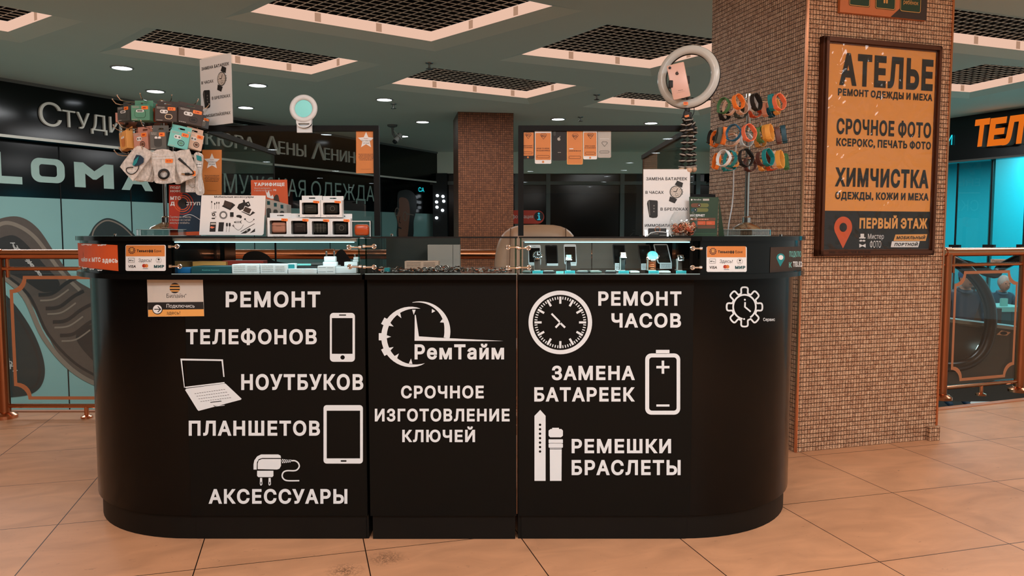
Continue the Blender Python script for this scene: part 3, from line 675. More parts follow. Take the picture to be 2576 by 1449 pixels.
# ================================================================ railings along the edge of the opening
def railing(name_label, P0, P1, posts, feet, notch=.088, hide_first=False):
    P0 = V(P0); P1 = V(P1); d = (P1-P0).normalized(); Lg = (P1-P0).length; n = V((d.y, -d.x, 0)); ang = math.atan2(d.y, d.x)
    T = thing('railing', name_label, 'railing', tuple(P0), (0,0,ang))
    b = MB(M['copper']); b.tube([(0,0,1.045),(Lg,0,1.045)], .031, n=14)
    for x in [q for q in posts if 0 < q < Lg]: b.tube([(x-.03,0,1.045),(x+.03,0,1.045)], .035, n=14)
    b.build('handrail', T)
    b = MB(M['copper']); b.tube([(0,0,.955),(Lg,0,.955)], .013, n=10); b.build('middle_rail', T)
    b = MB(M['copper']); b.tube([(0,0,.078),(Lg,0,.078)], .014, n=10); b.build('bottom_rail', T)
    for x in posts:
        b = MB(M['bronze']); b.tube([(x,0,.02),(x,0,1.03)], .034, n=14); p = b.build('post', T)
        b = MB(M['copper']); b.lathe([(.07,0),(.07,.02),(.05,.035),(.036,.04)], c=(x,0,0), n=20); b.build('base_disc', p)
        b = MB(M['bronze']); b.tube([(x+.06,0,.90),(x+.06,0,1.03)], .012, n=8); b.build('clamp', p)
    for x in feet:
        b = MB(M['copper']); b.lathe([(.035,0),(.035,.012),(.014,.02),(.013,.078)], c=(x,0,0), n=14); b.build('foot', T)
    for a, c in zip(posts, posts[1:]):
        b = MB(edge_glass, pane); x0, x1 = a+.05, c-.05; b.box((x0,-.006,.10),(x1,.006,.925), pane); g = b.build('glass_panel', T, smooth=0)
        def frame(o): 
            q = notch; X0, X1, Z0, Z1 = x0+.02+o, x1-.02-o, .12+o, .910-o; k = q-o*.0
            return [(X0+k*1.0*cos(R(t)) , Z0+k*sin(R(t))) for t in range(0,91,15)][::-1][::1] , X0, X1, Z0, Z1, k
        def ring(o):
            _, X0, X1, Z0, Z1, k = frame(o); k = notch + (.0 if o == 0 else .0); pts = []
            for (cx, cz, a0) in ((X0,Z0,90),(X1,Z0,180),(X1,Z1,270),(X0,Z1,0)):
                pts += [(cx+k*cos(R(a0-90*t/6)), cz+k*sin(R(a0-90*t/6))) for t in range(7)]
            return pts
        S = UV((0,-.008,0), (1,0,0), (0,0,1)); art = Art(S, base=.0); v_, f_ = fill([ring(0), ring(.021)], evenodd=True)
        vv = [S.hit(*q)[0] for q in v_]; art.mb.add(vv, f_, M['inlay']); art.mb.build('inlay_frame', g, smooth=0)
    return T
railing('long copper railing with glass panels crossing behind the counter from the left', (-4.9,4.76,0), (1.35,4.76,0), [0.05,1.66,3.75,5.85], [.85,2.18,2.9,4.6])
rp0 = atZ(2368,1004,0); rp1 = atZ(2562,985,0); rd = (rp1-rp0).normalized()
railing('short copper railing with a glass panel right of the big column', rp0 - rd*.05, rp0 + rd*2.6, [.05, .05+(rp1-rp0).length, .05+2*(rp1-rp0).length, .05+3*(rp1-rp0).length], [.05+(rp1-rp0).length*.5, .05+(rp1-rp0).length*1.5])

# ================================================================ lit shop on the right
SA, SB = atZ(2385,298,ZC), atZ(2576,271,ZC); sd = SB-SA; sd.z = 0; sd.normalize(); sn = V((sd.y, -sd.x, 0))
sn = sn if sn.dot(CAM-SA) > 0 else -sn
sa = SA - sd*6; sb = SA + sd*4
teal_black = mat('sign_black', (8,14,18), rough=.25)
mb = MB(teal_black, M['grey']); 
def wb(mb, a, b, z0, z1, th, m): wallbox(mb, a, b, z0, z1, th, m, sn)
wb(mb, sa, sb, 2.38, ZC, .4, teal_black); wb(mb, sa+sn*.01, sb+sn*.01, 2.36, 2.39, .02, M['grey']); mb.struct('wall_right', smooth=0)
ss = UV((SA.x,SA.y,0), sd, (0,0,1))
if ss.n.dot(sn) < 0: raise RuntimeError('sign plane')
def bigword(words, m, side, label, thick, base):
    art = Art(ss, base=base)
    for w in words: uvt(art, ss, *w, m, bold=.055, shear=.12)
    mb = art.mb; vs = list(mb.v); ec = {}
    for f in mb.f:
        for i in range(3): ec[(f[i], f[(i+1) % 3])] = 1
    b = len(vs); mb.v += [p-sn*thick for p in vs]; k = mb.mi(side)
    for (i, j) in list(ec):
        if (j, i) not in ec: mb.f.append([j, i, b+i, b+j]); mb.m.append(k)
    return mb.solo('shop_sign', label, 'sign', smooth=0)
bigword([('Т',2466,2503,304,372),('Е',2503,2544,301,370),('Л',2541,2590,296,367)], glow('sign_orange', (238,116,30), .85), M['grey'], 'big orange block letters on the black sign at the right edge', .16, .18)
art = Art(ss, base=.03); uvt(art, ss, 'И', 2385, 2399, 341, 366, cyan_glow, bold=.0); art.mb.solo('shop_sign', 'single cyan letter on the black sign right of the big column', 'sign', smooth=0)
shop_cyan = mat('shop_cyan_wall', (34,172,186), rough=.6, noise=.02)
ia, ib = sa - sn*.2, sb - sn*.2
mb = MB(shop_cyan); wb(mb, ia-sn*3.4, ib-sn*3.4, -.9, 2.75, .1, shop_cyan)
side = SA + sd*2.6
for q in (sa, sb, SA + sd*.55): wallbox(mb, q-sn*.45 if q is not sa else q-sn*.45, q-sn*3.5, -.9, 2.75, .08, shop_cyan, sd)
mb.struct('wall_shop', smooth=0)
mb = MB(mat('shop_floor', (120,150,150), rough=.4), mat('shop_ceiling', (80,150,156), rough=.7)); wb(mb, sa+sn*.6, sb+sn*.6, -1.2, -.9, 4.2, mb.mats[0]); wb(mb, sa-sn*.4, sb-sn*.4, 2.66, 2.75, 3.2, mb.mats[1]); mb.struct('floor_shop', smooth=0)
cshop = glow('shop_panel', (225,250,250), 2.6)
for i, (u, w) in enumerate(((-.4,1.1),(.9,1.6),(2.3,1.2),(-1.8,1.3))):
    c = SA + sd*u - sn*(1.2 if i % 2 else 1.7); b = MB(cshop, M['grey_light']); wallbox(b, V((c.x,c.y,0)), V((c.x,c.y,0))+sd*w, 2.635, 2.66, .34, cshop, sn)
    b.solo('ceiling_panel_lamp', 'white light panel on the cyan shop ceiling at right', 'ceiling lamp', 'light panels of the cyan shop', smooth=0)
for u in (-3.5, -.8, 1.4, 3.2):
    c = SA + sd*u - sn*1.6; area_light(c.x, c.y, 2.6, 1.2, 1.2, 62, (.30,.92,1.0))
for i, px in enumerate((2384, 2470, 2556)):
    u = ss.px(px, 600)[0]; c = SA + sd*u - sn*.2; T = thing('shop_glass', 'tall frameless glass pane of the cyan shop, ' + ('beside the big column','middle one','cut by the picture edge')[i], 'window', (c.x,c.y,0), group='glass panes of the cyan shop')
    u2 = ss.px(px+84, 600)[0]; e = SA + sd*u2 - sn*.2
    b = MB(pane); wallbox(b, V((c.x,c.y,0))+sd*.01, V((e.x,e.y,0))-sd*.01, .05, 2.36, .012, pane, sn); b.build('pane', T, True, smooth=0)
    b = MB(M['ink']); wallbox(b, V((c.x,c.y,0))-sd*.012+sn*.01, V((c.x,c.y,0))+sd*.012+sn*.01, .05, 2.36, .02, M['ink'], sn); b.build('joint', T, True, smooth=0)
    b = MB(M['ink']); z = zY(623, c.y); wallbox(b, V((c.x,c.y,0))-sd*.09+sn*.03, V((c.x,c.y,0))+sd*.09+sn*.03, z-.05, z+.05, .06, M['ink'], sn); b.build('clamp', T, True, smooth=0)

# escalator between the railing and the shop
ey = 6.7
T = thing('escalator', 'dark escalator end with a looping black handrail behind the right railing', 'escalator', (atY(2440,900,ey).x, ey, 0))
loop = [atY(x, y, ey) for x, y in smooth_path([(2180,560),(2300,620),(2400,657),(2444,690),(2473,728),(2490,775),(2490,830),(2474,880),(2440,912),(2395,922),(2330,918)], 6)]
b = MB(mat('handrail_rubber', (26,22,18), rough=.3)); b.tube(loop, .05, n=12); b.build('handrail', T, True)
loop2 = [atY(x, y, ey+1.1) for x, y in smooth_path([(2380,655),(2440,668),(2500,690),(2520,672),(2580,640)], 5)]
b = MB(M['gloss_black']); b.tube(loop2, .045, n=10); b.build('handrail', T, True)
b = MB(mat('skirt_panel', (58,50,42), rough=.45)); q0, q1 = atY(2300,800,ey+.1), atY(2600,836,ey+.1); r0, r1 = atY(2300,1010,ey+.1), atY(2600,1010,ey+.1)
b.loft([[q0,q1,r1,r0],[p+V((0,.3,0)) for p in (q0,q1,r1,r0)]]); b.build('skirt_panel', T, True, smooth=0)
b = MB(M['steel']); b.loft([[q0,q1,q1+V((0,0,.03)),q0+V((0,0,.03))],[p+V((0,.34,0)) for p in (q0,q1,q1+V((0,0,.03)),q0+V((0,0,.03)))]]); b.build('deck_strip', T, True, smooth=0)
gl0 = [atY(x, y, ey+.02) for x, y in smooth_path([(2300,640),(2400,665),(2440,697),(2466,735),(2480,780),(2478,826)], 4)] + [atY(2300,802,ey+.02)]
b = MB(pane); b.loft([gl0, [p+V((0,.012,0)) for p in gl0]]); b.build('glass_side', T, True, smooth=0)
b = MB(glow('escalator_lamp', (210,250,250), 2.4)); b.loft([[atY(x,y,ey+.05) for x, y in ((2454,880),(2460,868),(2484,869),(2487,880),(2470,883))],[atY(x,y,ey+.09) for x, y in ((2454,880),(2460,868),(2484,869),(2487,880),(2470,883))]]); b.build('lamp', T, True, smooth=0)
art = Art(Front(ey+.1), base=.004); art.poly([(2506,842),(2518,831),(2542,836),(2532,844)], M['inlay'], 1); art.circle(2524,838,9,M['ink'],2,ry=4.5); art.mb.build('button_plate', T, True, smooth=0)
# shop counter, poster and leaflet holder seen through the railing
cy = 9.6
def shopbox(x0, y0, x1, y1, Y, th, m, name, label, cat, art=None):
    a, c = atY(x0, y1, Y), atY(x1, y0, Y); b = MB(m); b.box((a.x,Y,a.z),(c.x,Y+th,c.z), m); return b.solo(name, label, cat, smooth=0)
a = atY(2505, 800, cy); b = MB(M['teal_dark'], M['turquoise']); c_ = atY(2580, 784, cy); b.box((a.x,cy,-.9),(c_.x,cy+.5,c_.z), M['teal_dark']); b.box((a.x-.03,cy-.03,c_.z),(c_.x+.03,cy+.53,atY(2505,772,cy).z), M['turquoise']); b.solo('shop_counter', 'teal counter inside the cyan shop, seen through the right railing', 'counter', smooth=0)
a = atY(2438, 840, cy); c_ = atY(2482, 770, cy); b = MB(M['brown_dark']); b.box((a.x,cy-.3,-.9),(c_.x,cy,c_.z)); b.solo('display_cabinet', 'brown cabinet behind the handrail loop inside the cyan shop', 'cabinet', smooth=0)
shopbox(2518,751,2536,771,cy+.1,.03,M['turquoise'],'tablet','pale tablet standing on the teal shop counter','tablet')
shopbox(2494,652,2530,663,9.4,.02,M['beige'],'shop_notice','pale notice with dark lettering hanging just under the right handrail','notice')
art = Art(Front(9.38), base=.002); art.text('Подключ', 2496, 2527, 653.5, 659, M['ink'], 1, bold=.01); art.mb.solo('notice_lettering', 'dark word printed on the pale notice under the right handrail', 'lettering', smooth=0)
a = atY(2437,727,9.2); c_ = atY(2464,701,9.2); b = MB(M['ink'], M['grey']); b.box((a.x,9.2,a.z),(c_.x,9.24,c_.z)); 
b.loft([[atY(x,y,9.19) for x, y in ((2441,723),(2446,703),(2452,703),(2452,723))],[atY(x,y,9.2) for x, y in ((2441,723),(2446,703),(2452,703),(2452,723))]], M['grey']); b.loft([[atY(x,y,9.19) for x, y in ((2453,723),(2453,703),(2457,704),(2462,724))],[atY(x,y,9.2) for x, y in ((2453,723),(2453,703),(2457,704),(2462,724))]], M['grey'])
zc_ = c_.z; b.box(((a.x+c_.x)/2-.02,9.2,-.9),((a.x+c_.x)/2+.02,9.23,a.z), M['grey_dark']); b.solo('notice_stand', 'small dark notice board on a striped post behind the right railing', 'stand', smooth=0)
# two people in blue inside the shop
def person(px, ytop, Y, lean, label, cloth, hairm, arm_r, cap=False):
    hz = zY(ytop, Y) + .9; x = atY(px, ytop, Y).x; S = hz/1.74
    me = bpy.data.meshes.new('person'); J = [(0,0,.95),(0,0,1.12),(0,-.01,1.32),(0,-.03,1.46),(0,-.05,1.52),
        (-.19,-.02,1.42),(-.27,-.06,1.16),(-.2,-.27,1.03),(.19,-.02,1.42),(.27,-.05,1.16),(.19,-.28,1.04),
        (-.1,0,.9),(-.11,-.02,.5),(-.11,.02,.08),(-.11,-.14,.03),(.1,0,.9),(.11,-.02,.5),(.11,.02,.08),(.11,-.14,.03)]
    rad = [.15,.14,.17,.07,.055,.08,.055,.036,.08,.055,.036,.1,.065,.045,.035,.1,.065,.045,.035]
    E_ = [(0,1),(1,2),(2,3),(3,4),(2,5),(5,6),(6,7),(2,8),(8,9),(9,10),(0,11),(11,12),(12,13),(13,14),(0,15),(15,16),(16,17),(17,18)]
    me.from_pydata([(j[0]*S, j[1]*S - lean*max(j[2]-.95,0), j[2]*S) for j in J], E_, [])
    o = bpy.data.objects.new('person', me); COL.objects.link(o)
    sk = o.modifiers.new('skin', 'SKIN'); sub = o.modifiers.new('sub', 'SUBSURF'); sub.levels = 2; sub.render_levels = 2
    for i, q in enumerate(me.skin_vertices[0].data): q.radius = (rad[i]*S, rad[i]*S*.8); q.use_root = (i == 0)
    dg = bpy.context.evaluated_depsgraph_get(); m2 = bpy.data.meshes.new_from_object(o.evaluated_get(dg)); o.modifiers.clear(); o.data = m2
    m2.materials.clear(); m2.materials.append(cloth); m2.materials.append(M['blue_dark']); m2.materials.append(M['skin']); m2.shade_smooth()
    for p in m2.polygons: 
        if p.center.z < .92*S: p.material_index = 1
        elif (p.center.z > 1.49*S and abs(p.center.x) < .07*S) or (p.center.y < -.25*S and abs(p.center.x) > .1*S and p.center.z > .9*S): p.material_index = 2
    o.location = (x, Y, -.9); tag(o, label, 'person')
    hc = (0, -.08*S - lean*.62, 1.62*S)
    b = MB(M['skin'], M['ink']); b.ball(hc, .1*S, n=16, k=12, sc=(.78,.95,1.18)); b.ball((0,hc[1]-.1*S,hc[2]-.02*S), .014*S, sc=(.7,.9,1.2)); 
    for e in (-1,1): b.ball((e*.033*S,hc[1]-.085*S,hc[2]+.015*S), .009*S, M['ink']); b.ball((e*.08*S,hc[1],hc[2]), .022*S, sc=(.4,.8,1.2))
    b.box((-.03*S,hc[1]-.092*S,hc[2]-.062*S),(.03*S,hc[1]-.085*S,hc[2]-.055*S), M['brown']); b.build('head', o)
    b = MB(hairm); b.ball((0,hc[1]+.018*S,hc[2]+.03*S), .108*S, n=16, k=10, sc=(.82,.95,1.08)); b.build('hair', o)
    b = MB(cloth); b.torus((0,-.045*S-lean*.56,1.478*S), .068*S, .022*S, (0,-.35,1), n=24, k=8); b.build('collar', o)
    if cap: b = MB(M['blue']); b.ball((0,hc[1]+.01*S,hc[2]+.055*S), .112*S, n=18, k=10, sc=(.86,.98,.86)); b.loft([[(.085*S*cos(t),hc[1]-.06*S-.10*S*sin(t),hc[2]+.05*S-.03*sin(t)) for t in [pi*k/12 for k in range(13)]],[(.085*S*cos(t),hc[1]-.06*S-.10*S*sin(t),hc[2]+.058*S-.03*sin(t)) for t in [pi*k/12 for k in range(13)]]]); b.build('cap', o)
    for sx in (-1, 1):
        b = MB(M['skin']); hx = sx*.195*S; hy = -.3*S - lean*.1; hzz = 1.035*S; b.ball((hx,hy-.02*S,hzz), .04*S, sc=(.9,1.2,.45))
        for k in range(4): b.tube([(hx+(k-1.5)*.018*S,hy-.05*S,hzz),(hx+(k-1.5)*.02*S,hy-(.085+.008*(k%3))*S,hzz-.004*S),(hx+(k-1.5)*.02*S,hy-(.105+.01*(k%3))*S,hzz-.02*S)], .0085*S, n=6)
        b.tube([(hx-sx*.03*S,hy-.01*S,hzz),(hx-sx*.05*S,hy-.04*S,hzz-.005*S),(hx-sx*.045*S,hy-.07*S,hzz-.015*S)], .0095*S, n=6); b.build('hand', o)
    return o
person(2416, 676, 9.0, .12, 'person in a blue cap and dark blue jacket leaning forward behind the right railing', M['blue_dark'], M['ink'], 1, True)
person(2502, 694, 10.7, .25, 'grey haired person in a blue top bent over behind the teal shop counter', mat('blue_top', (20,82,104), rough=.6), M['grey_light'], 1)

# ================================================================ the island counter: three units
F = 2.825; RC = .57
zk, zl0, zl1, zs, zt = .097, 1.005, 1.024, 1.148, 1.165
YD = F + RC + .06                                  # back of the units
LC = atY(462, 900, F).x - .0                        # where the left corner starts to curve
LC = -1.248; RCx = .657
xg1, xg2, xg3, xg4 = xY(917,F), xY(924,F), xY(1299,F), xY(1303.5,F)
def plan(cx, xin, o, side, back=None):
    back = YD if back is None else back
    A = [(cx + side*(RC+o)*sin(R(t)), F + RC - (RC+o)*cos(R(t))) for t in range(0, 91, 5)]
    P = [(xin, F-o)] + A + [(cx+side*(RC+o), back), (xin, back)]
    return P if side > 0 else P[::-1]
CF = F - .030                                      # front plane of the glass cases
cl0, cl1 = xY(432,CF,650), xY(905,CF,650); cm0, cm1 = xY(919,CF,650), xY(1299.5,CF,650); cr0, cr1 = xY(1308,CF,650), xY(1760,CF,650)
def unit(label, cx, xin, side, xcase):
    T = thing('counter_unit', label, 'counter', (cx, F+RC/2, 0))
    b = MB(M['body_black']); b.prism(plan(cx, xin, 0, side), zk, zl0); b.build('body', T, True)
    b = MB(M['kick_black']); b.prism(plan(cx, xin, -.016, side), 0, zk); b.build('kick_base', T, True)
    b = MB(M['gloss_black']); b.prism(plan(cx, xin, .046, side), zl0, zl1); b.build('ledge', T, True)
    b = MB(M['gloss_black']); b.prism(plan(cx, xcase, .030, side), zl1, zs); b.build('upper_shell', T, True)
    b = MB(M['gloss_black']); b.prism(plan(cx, xcase, .046, side), zs, zt); b.build('top_slab', T, True)
    return T
UL = unit('left black counter unit with a rounded end and phone repair lettering', LC, xg1, -1, cl0-.004)
UR = unit('right black counter unit with a rounded end and watch repair lettering', RCx, xg4, 1, cr1+.004)
UM = thing('counter_unit', 'narrow middle black counter unit with the clock logo', 'counter', ((xg2+xg3)/2, F+RC/2, 0))
b = MB(M['panel_black']); b.box((xg2,F-.004,zk),(xg3,YD,zl0)); b.build('body', UM, True)
b = MB(M['kick_black']); b.box((xg2+.006,F+.012,.0),(xg3-.004,YD,zk)); b.build('kick_base', UM, True)
b = MB(M['gloss_black']); b.box((xg2,F-.046,zl0),(xg3,YD,zl1)); b.build('ledge', UM, True)
# flat front boards and kick boards of the end units
for T, a, c in ((UL, xY(470,F,900), xg1-.001), (UR, xg4+.001, xY(1742,F,900))):
    b = MB(M['panel_black']); b.box((a,F-.004,zk),(c,F,zl0)); b.build('front_board', T, True, smooth=0)
    b = MB(M['kick_black']); b.box((a+.012,F+.010,.004),(c-.008,F+.016,zk-.002)); b.build('kick_board', T, True, smooth=0)
b = MB(M['inlay']); b.box((xg3+.0015,F+.01,.1),(xg3+.004,F+.02,1.0)); b.build('edge_strip', UM, True, smooth=0)

FS = Front(F-.004); W = M['vinyl_white']
def vinyl(T, name, fn, label=None, surf=None):
    art = Art(surf or FS, base=.0005); fn(art); o = art.mb.build(name, T, True, smooth=0)
    if label: o['label'] = label
BT = .037
def words(T, lst):
    for w in lst: vinyl(T, 'lettering', lambda a: a.text(w[0], *w[1:], W, 1, bold=BT, track=.02))
words(UL, [('РЕМОНТ',568,806,733,773),('ТЕЛЕФОНОВ',468,797,828,866),('НОУТБУКОВ',607,914,941,981),('ПЛАНШЕТОВ',475,805,1058,1096),('АКСЕССУАРЫ',525,874,1230,1267)])
def phone(a):
    a.poly(rrect(830,787,893,910,9), W, 1, [rect(835,800,887,890), circ(862,899,5.5), rrect(853,791,871,794,1.5)])
vinyl(UL, 'phone_symbol', phone)
def laptop(a):
    a.poly([(454,902),(561,904),(565,948),(562,948),(557.5,908),(458,906.5),(465,974),(463.5,976)], W, 1)
    a.line([(466,974.5),(565,962.5)], 3.2, W, 1)
    keys = []
    P = lambda u, v: (466+u*104+v*38-u*0*v, 981-u*16+v*50+u*v*4)
    for r in range(4):
        for c in range(13):
            u = .14+c*.058; v = .17+r*.13; w_ = .034; h_ = .05
            keys.append([P(u,v+h_),P(u+.012,v+h_+.02),P(u+w_+.02,v+h_+.02),P(u+w_,v+h_)]); 
    keys.append([P(.34,.70),P(.35,.735),P(.62,.735),P(.61,.70)]); keys.append([P(.36,.86),P(.385,.93),P(.62,.93),P(.615,.905),P(.40,.905),P(.38,.86)])
    a.poly([(466,981),(469,977.5),(567,964.5),(572,969),(608,1003),(606,1005.5),(500,1033.5),(497,1031)], W, 1, keys)
vinyl(UL, 'laptop_symbol', laptop)
def tablet(a): a.poly(rrect(814,1019,913,1166,8), W, 1, [rect(822,1033,906,1153), rrect(857,1157.5,872,1161.5,2)])
vinyl(UL, 'tablet_symbol', tablet)
def charger(a):
    a.poly([(638,1181),(638,1168),(640,1158),(647,1148),(657,1143),(700,1143),(706,1146),(707,1152),(660,1152),(651,1155),(646.5,1163),(646,1181)], W, 1)
    a.poly([(648.5,1180),(648.5,1166),(651,1158),(659,1154.5),(707,1154.5),(707,1172),(703,1179),(697,1181)], W, 1)
    a.poly([(647,1184),(688,1184),(688,1197),(685,1200),(650,1200),(647,1197)], W, 1)
    for x in (657, 678.5): a.poly([(x-2.6,1202),(x+2.6,1202),(x+3.2,1218),(x+1,1221),(x-2,1221),(x-3.2,1217)], W, 1, [[(x-1.2,1212),(x+1.2,1212),(x+1.2,1218),(x-1.2,1218)]])
    a.line([(709,1159.5),(733,1158)], 4, W, 1)
    for i in range(5): a.rect(710+i*4.6, 1154.5+i*.6, 712.6+i*4.6, 1165-i*.5, W, 1)
    a.line(smooth_path([(732,1159),(742,1159),(750,1164),(753,1173),(748,1181),(740,1184),(722,1184),(713,1188),(710,1197),(714,1205),(724,1209),(753,1209)], 5), 3.4, W, 1)
vinyl(UL, 'charger_symbol', charger)
def logo(a):
    c = (1046, 846)
    def cres(cx, cy, r, a0, a1, wmid, k=28):
        o = []; i = []
        for j in range(k+1):
            t = j/k; an = R(a0+(a1-a0)*t); w = wmid*sin(pi*t)**.7 if wmid > 0 else 0
            o.append((cx+(r+w*.5)*cos(an), cy+(r+w*.5)*sin(an))); i.append((cx+(r-w*.5)*cos(an), cy+(r-w*.5)*sin(an)))
        return o + i[::-1]
    a.poly(cres(1039, 847, 73, 66, 285, 14), W, 1)
    o = []; i = []
    for j in range(29):
        t = j/28; an = R(-105 + 119*t); w = 15*min(1, .06+t*1.1); o.append((1057+(76)*cos(an), 834+76*sin(an))); i.append((1057+(76-w)*cos(an), 834+(76-w)*sin(an)))
    a.poly(o + i[::-1] , W, 1)
    a.poly([(1043.5,792),(1046,792),(1054,846),(1100,849),(1118,850),(1266,857.5),(1210,858),(1043,857)], W, 4)
    for an in (152,180,208):                                     # outer cog teeth
        x, y = 1039+77*cos(R(an)), 847+77*sin(R(an)); u = V((cos(R(an)), sin(R(an)))); n = V((-u.y,u.x)); p = V((x,y)); a.poly([tuple(p-u*8+n*9),tuple(p+u*9+n*9),tuple(p+u*9-n*9),tuple(p-u*8-n*9)], W, 2)
    for an in (95,130,152,180,208,238,272):                      # inner hour marks
        u = V((cos(R(an)), sin(R(an)))); n = V((-u.y,u.x)); p = V((1039,847))+u*68; a.poly([tuple(p+n*4.5),tuple(p-n*4.5),tuple(p-u*13)], W, 3)
    for an in (-58,-25):
        u = V((cos(R(an)), sin(R(an)))); n = V((-u.y,u.x)); p = V((1057,834))+u*64; a.poly([tuple(p+n*5),tuple(p-n*5),tuple(p-u*9)], W, 3)
vinyl(UM, 'clock_logo', logo)
words(UM, [('РемТайм',1043,1268,866,904),('СРОЧНОЕ',1009,1217,970,1002),('ИЗГОТОВЛЕНИЕ',943,1282,1028,1060),('КЛЮЧЕЙ',1012,1195,1081,1112)])
words(UR, [('РЕМОНТ',1505,1714,733,769),('ЧАСОВ',1538,1713,788,824),('ЗАМЕНА',1388,1597,920,956),('БАТАРЕЕК',1344,1597,974,1010),('РЕМЕШКИ',1438,1688,1104,1140),('БРАСЛЕТЫ',1438,1712,1157,1195)])
def clock(a):
    cx, cy = 1409.5, 811; a.circle(cx, cy, 80, W, 1, inner=69.5, n=64)
    for i in range(60):
        an = R(i*6); u = V((cos(an), sin(an))); n = V((-u.y,u.x)); c = V((cx,cy)); l, w = (18,5.4) if i % 5 == 0 else (7,2.6)
        a.poly([tuple(c+u*65+n*w/2),tuple(c+u*65-n*w/2),tuple(c+u*(65-l)-n*w/2),tuple(c+u*(65-l)+n*w/2)], W, 1)
    a.line([(1387.5,789),(1408,810)], 4.6, W, 1); a.line([(1410,813),(1421.5,824)], 5, W, 1); a.line([(1409,812),(1397.5,824)], 5, W, 1)
vinyl(UR, 'clock_symbol', clock)
def battery(a):
    a.poly(rrect(1623,889,1711,1043,15), W, 1, [rrect(1633,899,1702,1033,7)]); a.rect(1650,880,1684,890, W, 1)
    a.line([(1651,923.5),(1684,923.5)], 6.4, W, 1); a.line([(1667.5,907),(1667.5,940)], 6.4, W, 2); a.line([(1651,1020),(1684,1020)], 5.4, W, 1)
vinyl(UR, 'battery_symbol', battery)
def strap(a):
    a.poly([(1344.5,1209.5),(1344.5,1046),(1359,1031),(1372.5,1046),(1372.5,1209.5)], W, 1, [circ(1358.5,1068.5+i*11.2,3.1,14) for i in range(7)])
    a.poly([(1385,1079),(1389,1079),(1389,1076),(1406,1076),(1406,1079),(1412,1079),(1416,1083),(1416,1096),(1411,1100),(1384,1100),(1380,1096),(1380,1083)], W, 1)
    for y in (1105, 1116): a.rr(1380, y, 1416, y+10, 1.5, W, 1)
    a.poly([(1383,1130),(1413,1130),(1412.5,1209.5),(1383.5,1209.5)], W, 1); a.line([(1383,1127.5),(1413,1127.5)], 1.6, W, 1); a.line([(1384,1115),(1412,1115)], 1.8, W, 1)
vinyl(UR, 'strap_symbol', strap)
DR = Drum(RCx, F, RC, 1)
def gear(a):
    a.cut = 14; cx, cy = 1872.5, 772
    pts = []
    for k in range(8):
        a0 = k*45 - 90
        for da, r in ((-22.5,33),(-15,34),(-11.5,44),(-6,47),(6,47),(11.5,44),(15,34)): pts.append((cx+r*.95*cos(R(a0+da)), cy+r*1.05*sin(R(a0+da))))
    for P in [stroke(smooth_path(pts, 3, True), 4.2, True)]: a.poly(P[0], W, 1, P[1:])
    ring = arc(cx, cy, 28.5, 100, 440-20, 40, 30.5); a.line(ring, 4.2, W, 1); a.circle(cx-1,cy+30.5,2.4,W,1,n=14); a.circle(cx+1,cy-18,2.4,W,1,n=14)
    a.line([(1874,760),(1873.5,772),(1888,784)], 4, W, 1); a.text('Сервис', 1919.5, 1949, 799.5, 807.5, W, 1, bold=.02)
vinyl(UR, 'gear_symbol', gear, surf=DR)

# ---------------------------------------------------------------- glass display cases
CB = CF + .45
def bolt(b, c, axis, rod, L=.055):
    b.torus(c, .0072, .0026, axis, M['chrome'], n=18, k=8); b.disc(V(c)+V(axis)*.002, .0058, axis, -.006, M['steel'], 6)
    b.tube([V(c), V(c)+V(rod)*L], .0038, M['chrome'], 8); b.disc(V(c)+V(rod)*(L-.006), .0075, rod, .010, M['chrome'], 12)
def case(label, x0, x1, bolts, ledbar, backm, back_x=None, sides=(1,1)):
    T = thing('glass_case', label, 'display case', ((x0+x1)/2, CF+.2, zl1))
    g = .006; z0, z1 = zl1+.001, zt-.001
    def slab(lo, hi, name):
        b = MB(pane, edge_glass); b.box(lo, hi, pane); b.build(name, T, True, smooth=0)
    slab((x0,CF,z0),(x1,CF+g,z1-g-.0005), 'front_pane')
    b = MB(pane); b.box((x0-.004,CF-.004,z1-g),(x1+.004,CB,z1)); b.build('top_pane', T, True, smooth=0)
    b = MB(M['gap_dark']); b.box((x0-.004,CF-.0055,z1-g),(x1+.004,CF-.004,z1)); b.box((x0-.002,CF-.002,z0-.0005),(x1+.002,CF,z0+.002), M['acrylic_edge']); b.build('front_edge', T, True, smooth=0)
    for s, x in ((0, x0), (1, x1-g)):
        if sides[s]:
            b = MB(pane); b.box((x,CF+g+.0005,z0),(x+g,CB,z1-g-.0005)); b.build('side_pane', T, True, smooth=0)
            b = MB(edge_glass); b.box((x,CF-.0008,z0),(x+g,CF+.0002,z1-g)); b.build('glass_edge', T, True, smooth=0)
    if backm:
        for (bx0, bx1, m) in backm:
            b = MB(m); b.box((bx0,CB-.012,z0),(bx1,CB,z1-g-.001)); b.build('back_panel', T, True, smooth=0)
    for px, py, sx in bolts:
        p = atY(px, py, CF-.002); b = MB(M['chrome']); xr = (x0 if sx < 0 else x1); bolt(b, p, (0,-1,0), (sx,0,0), abs(xr-p.x)+.004); b.build('corner_bolt', T, True)
    if ledbar:
        a, c = ledbar; b = MB(M['grey_light'], led); b.box((a,CF+.012,z1-g-.013),(c,CF+.028,z1-g-.001), M['grey_light']); b.box((a+.01,CF+.010,z1-g-.0165),(c-.01,CF+.024,z1-g-.013), led); b.build('light_strip', T, True, smooth=0)
    return T
bx = lambda px: xY(px, CB, 650)
case('left glass case with a light strip, full of small boxes', cl0, cl1, [(445,620,-1),(452,670,-1),(878,622,1),(880,671,1)], (xY(438,CF+.02),xY(899,CF+.02)), [(cl0+.01,bx(568),M['gloss_black'])])
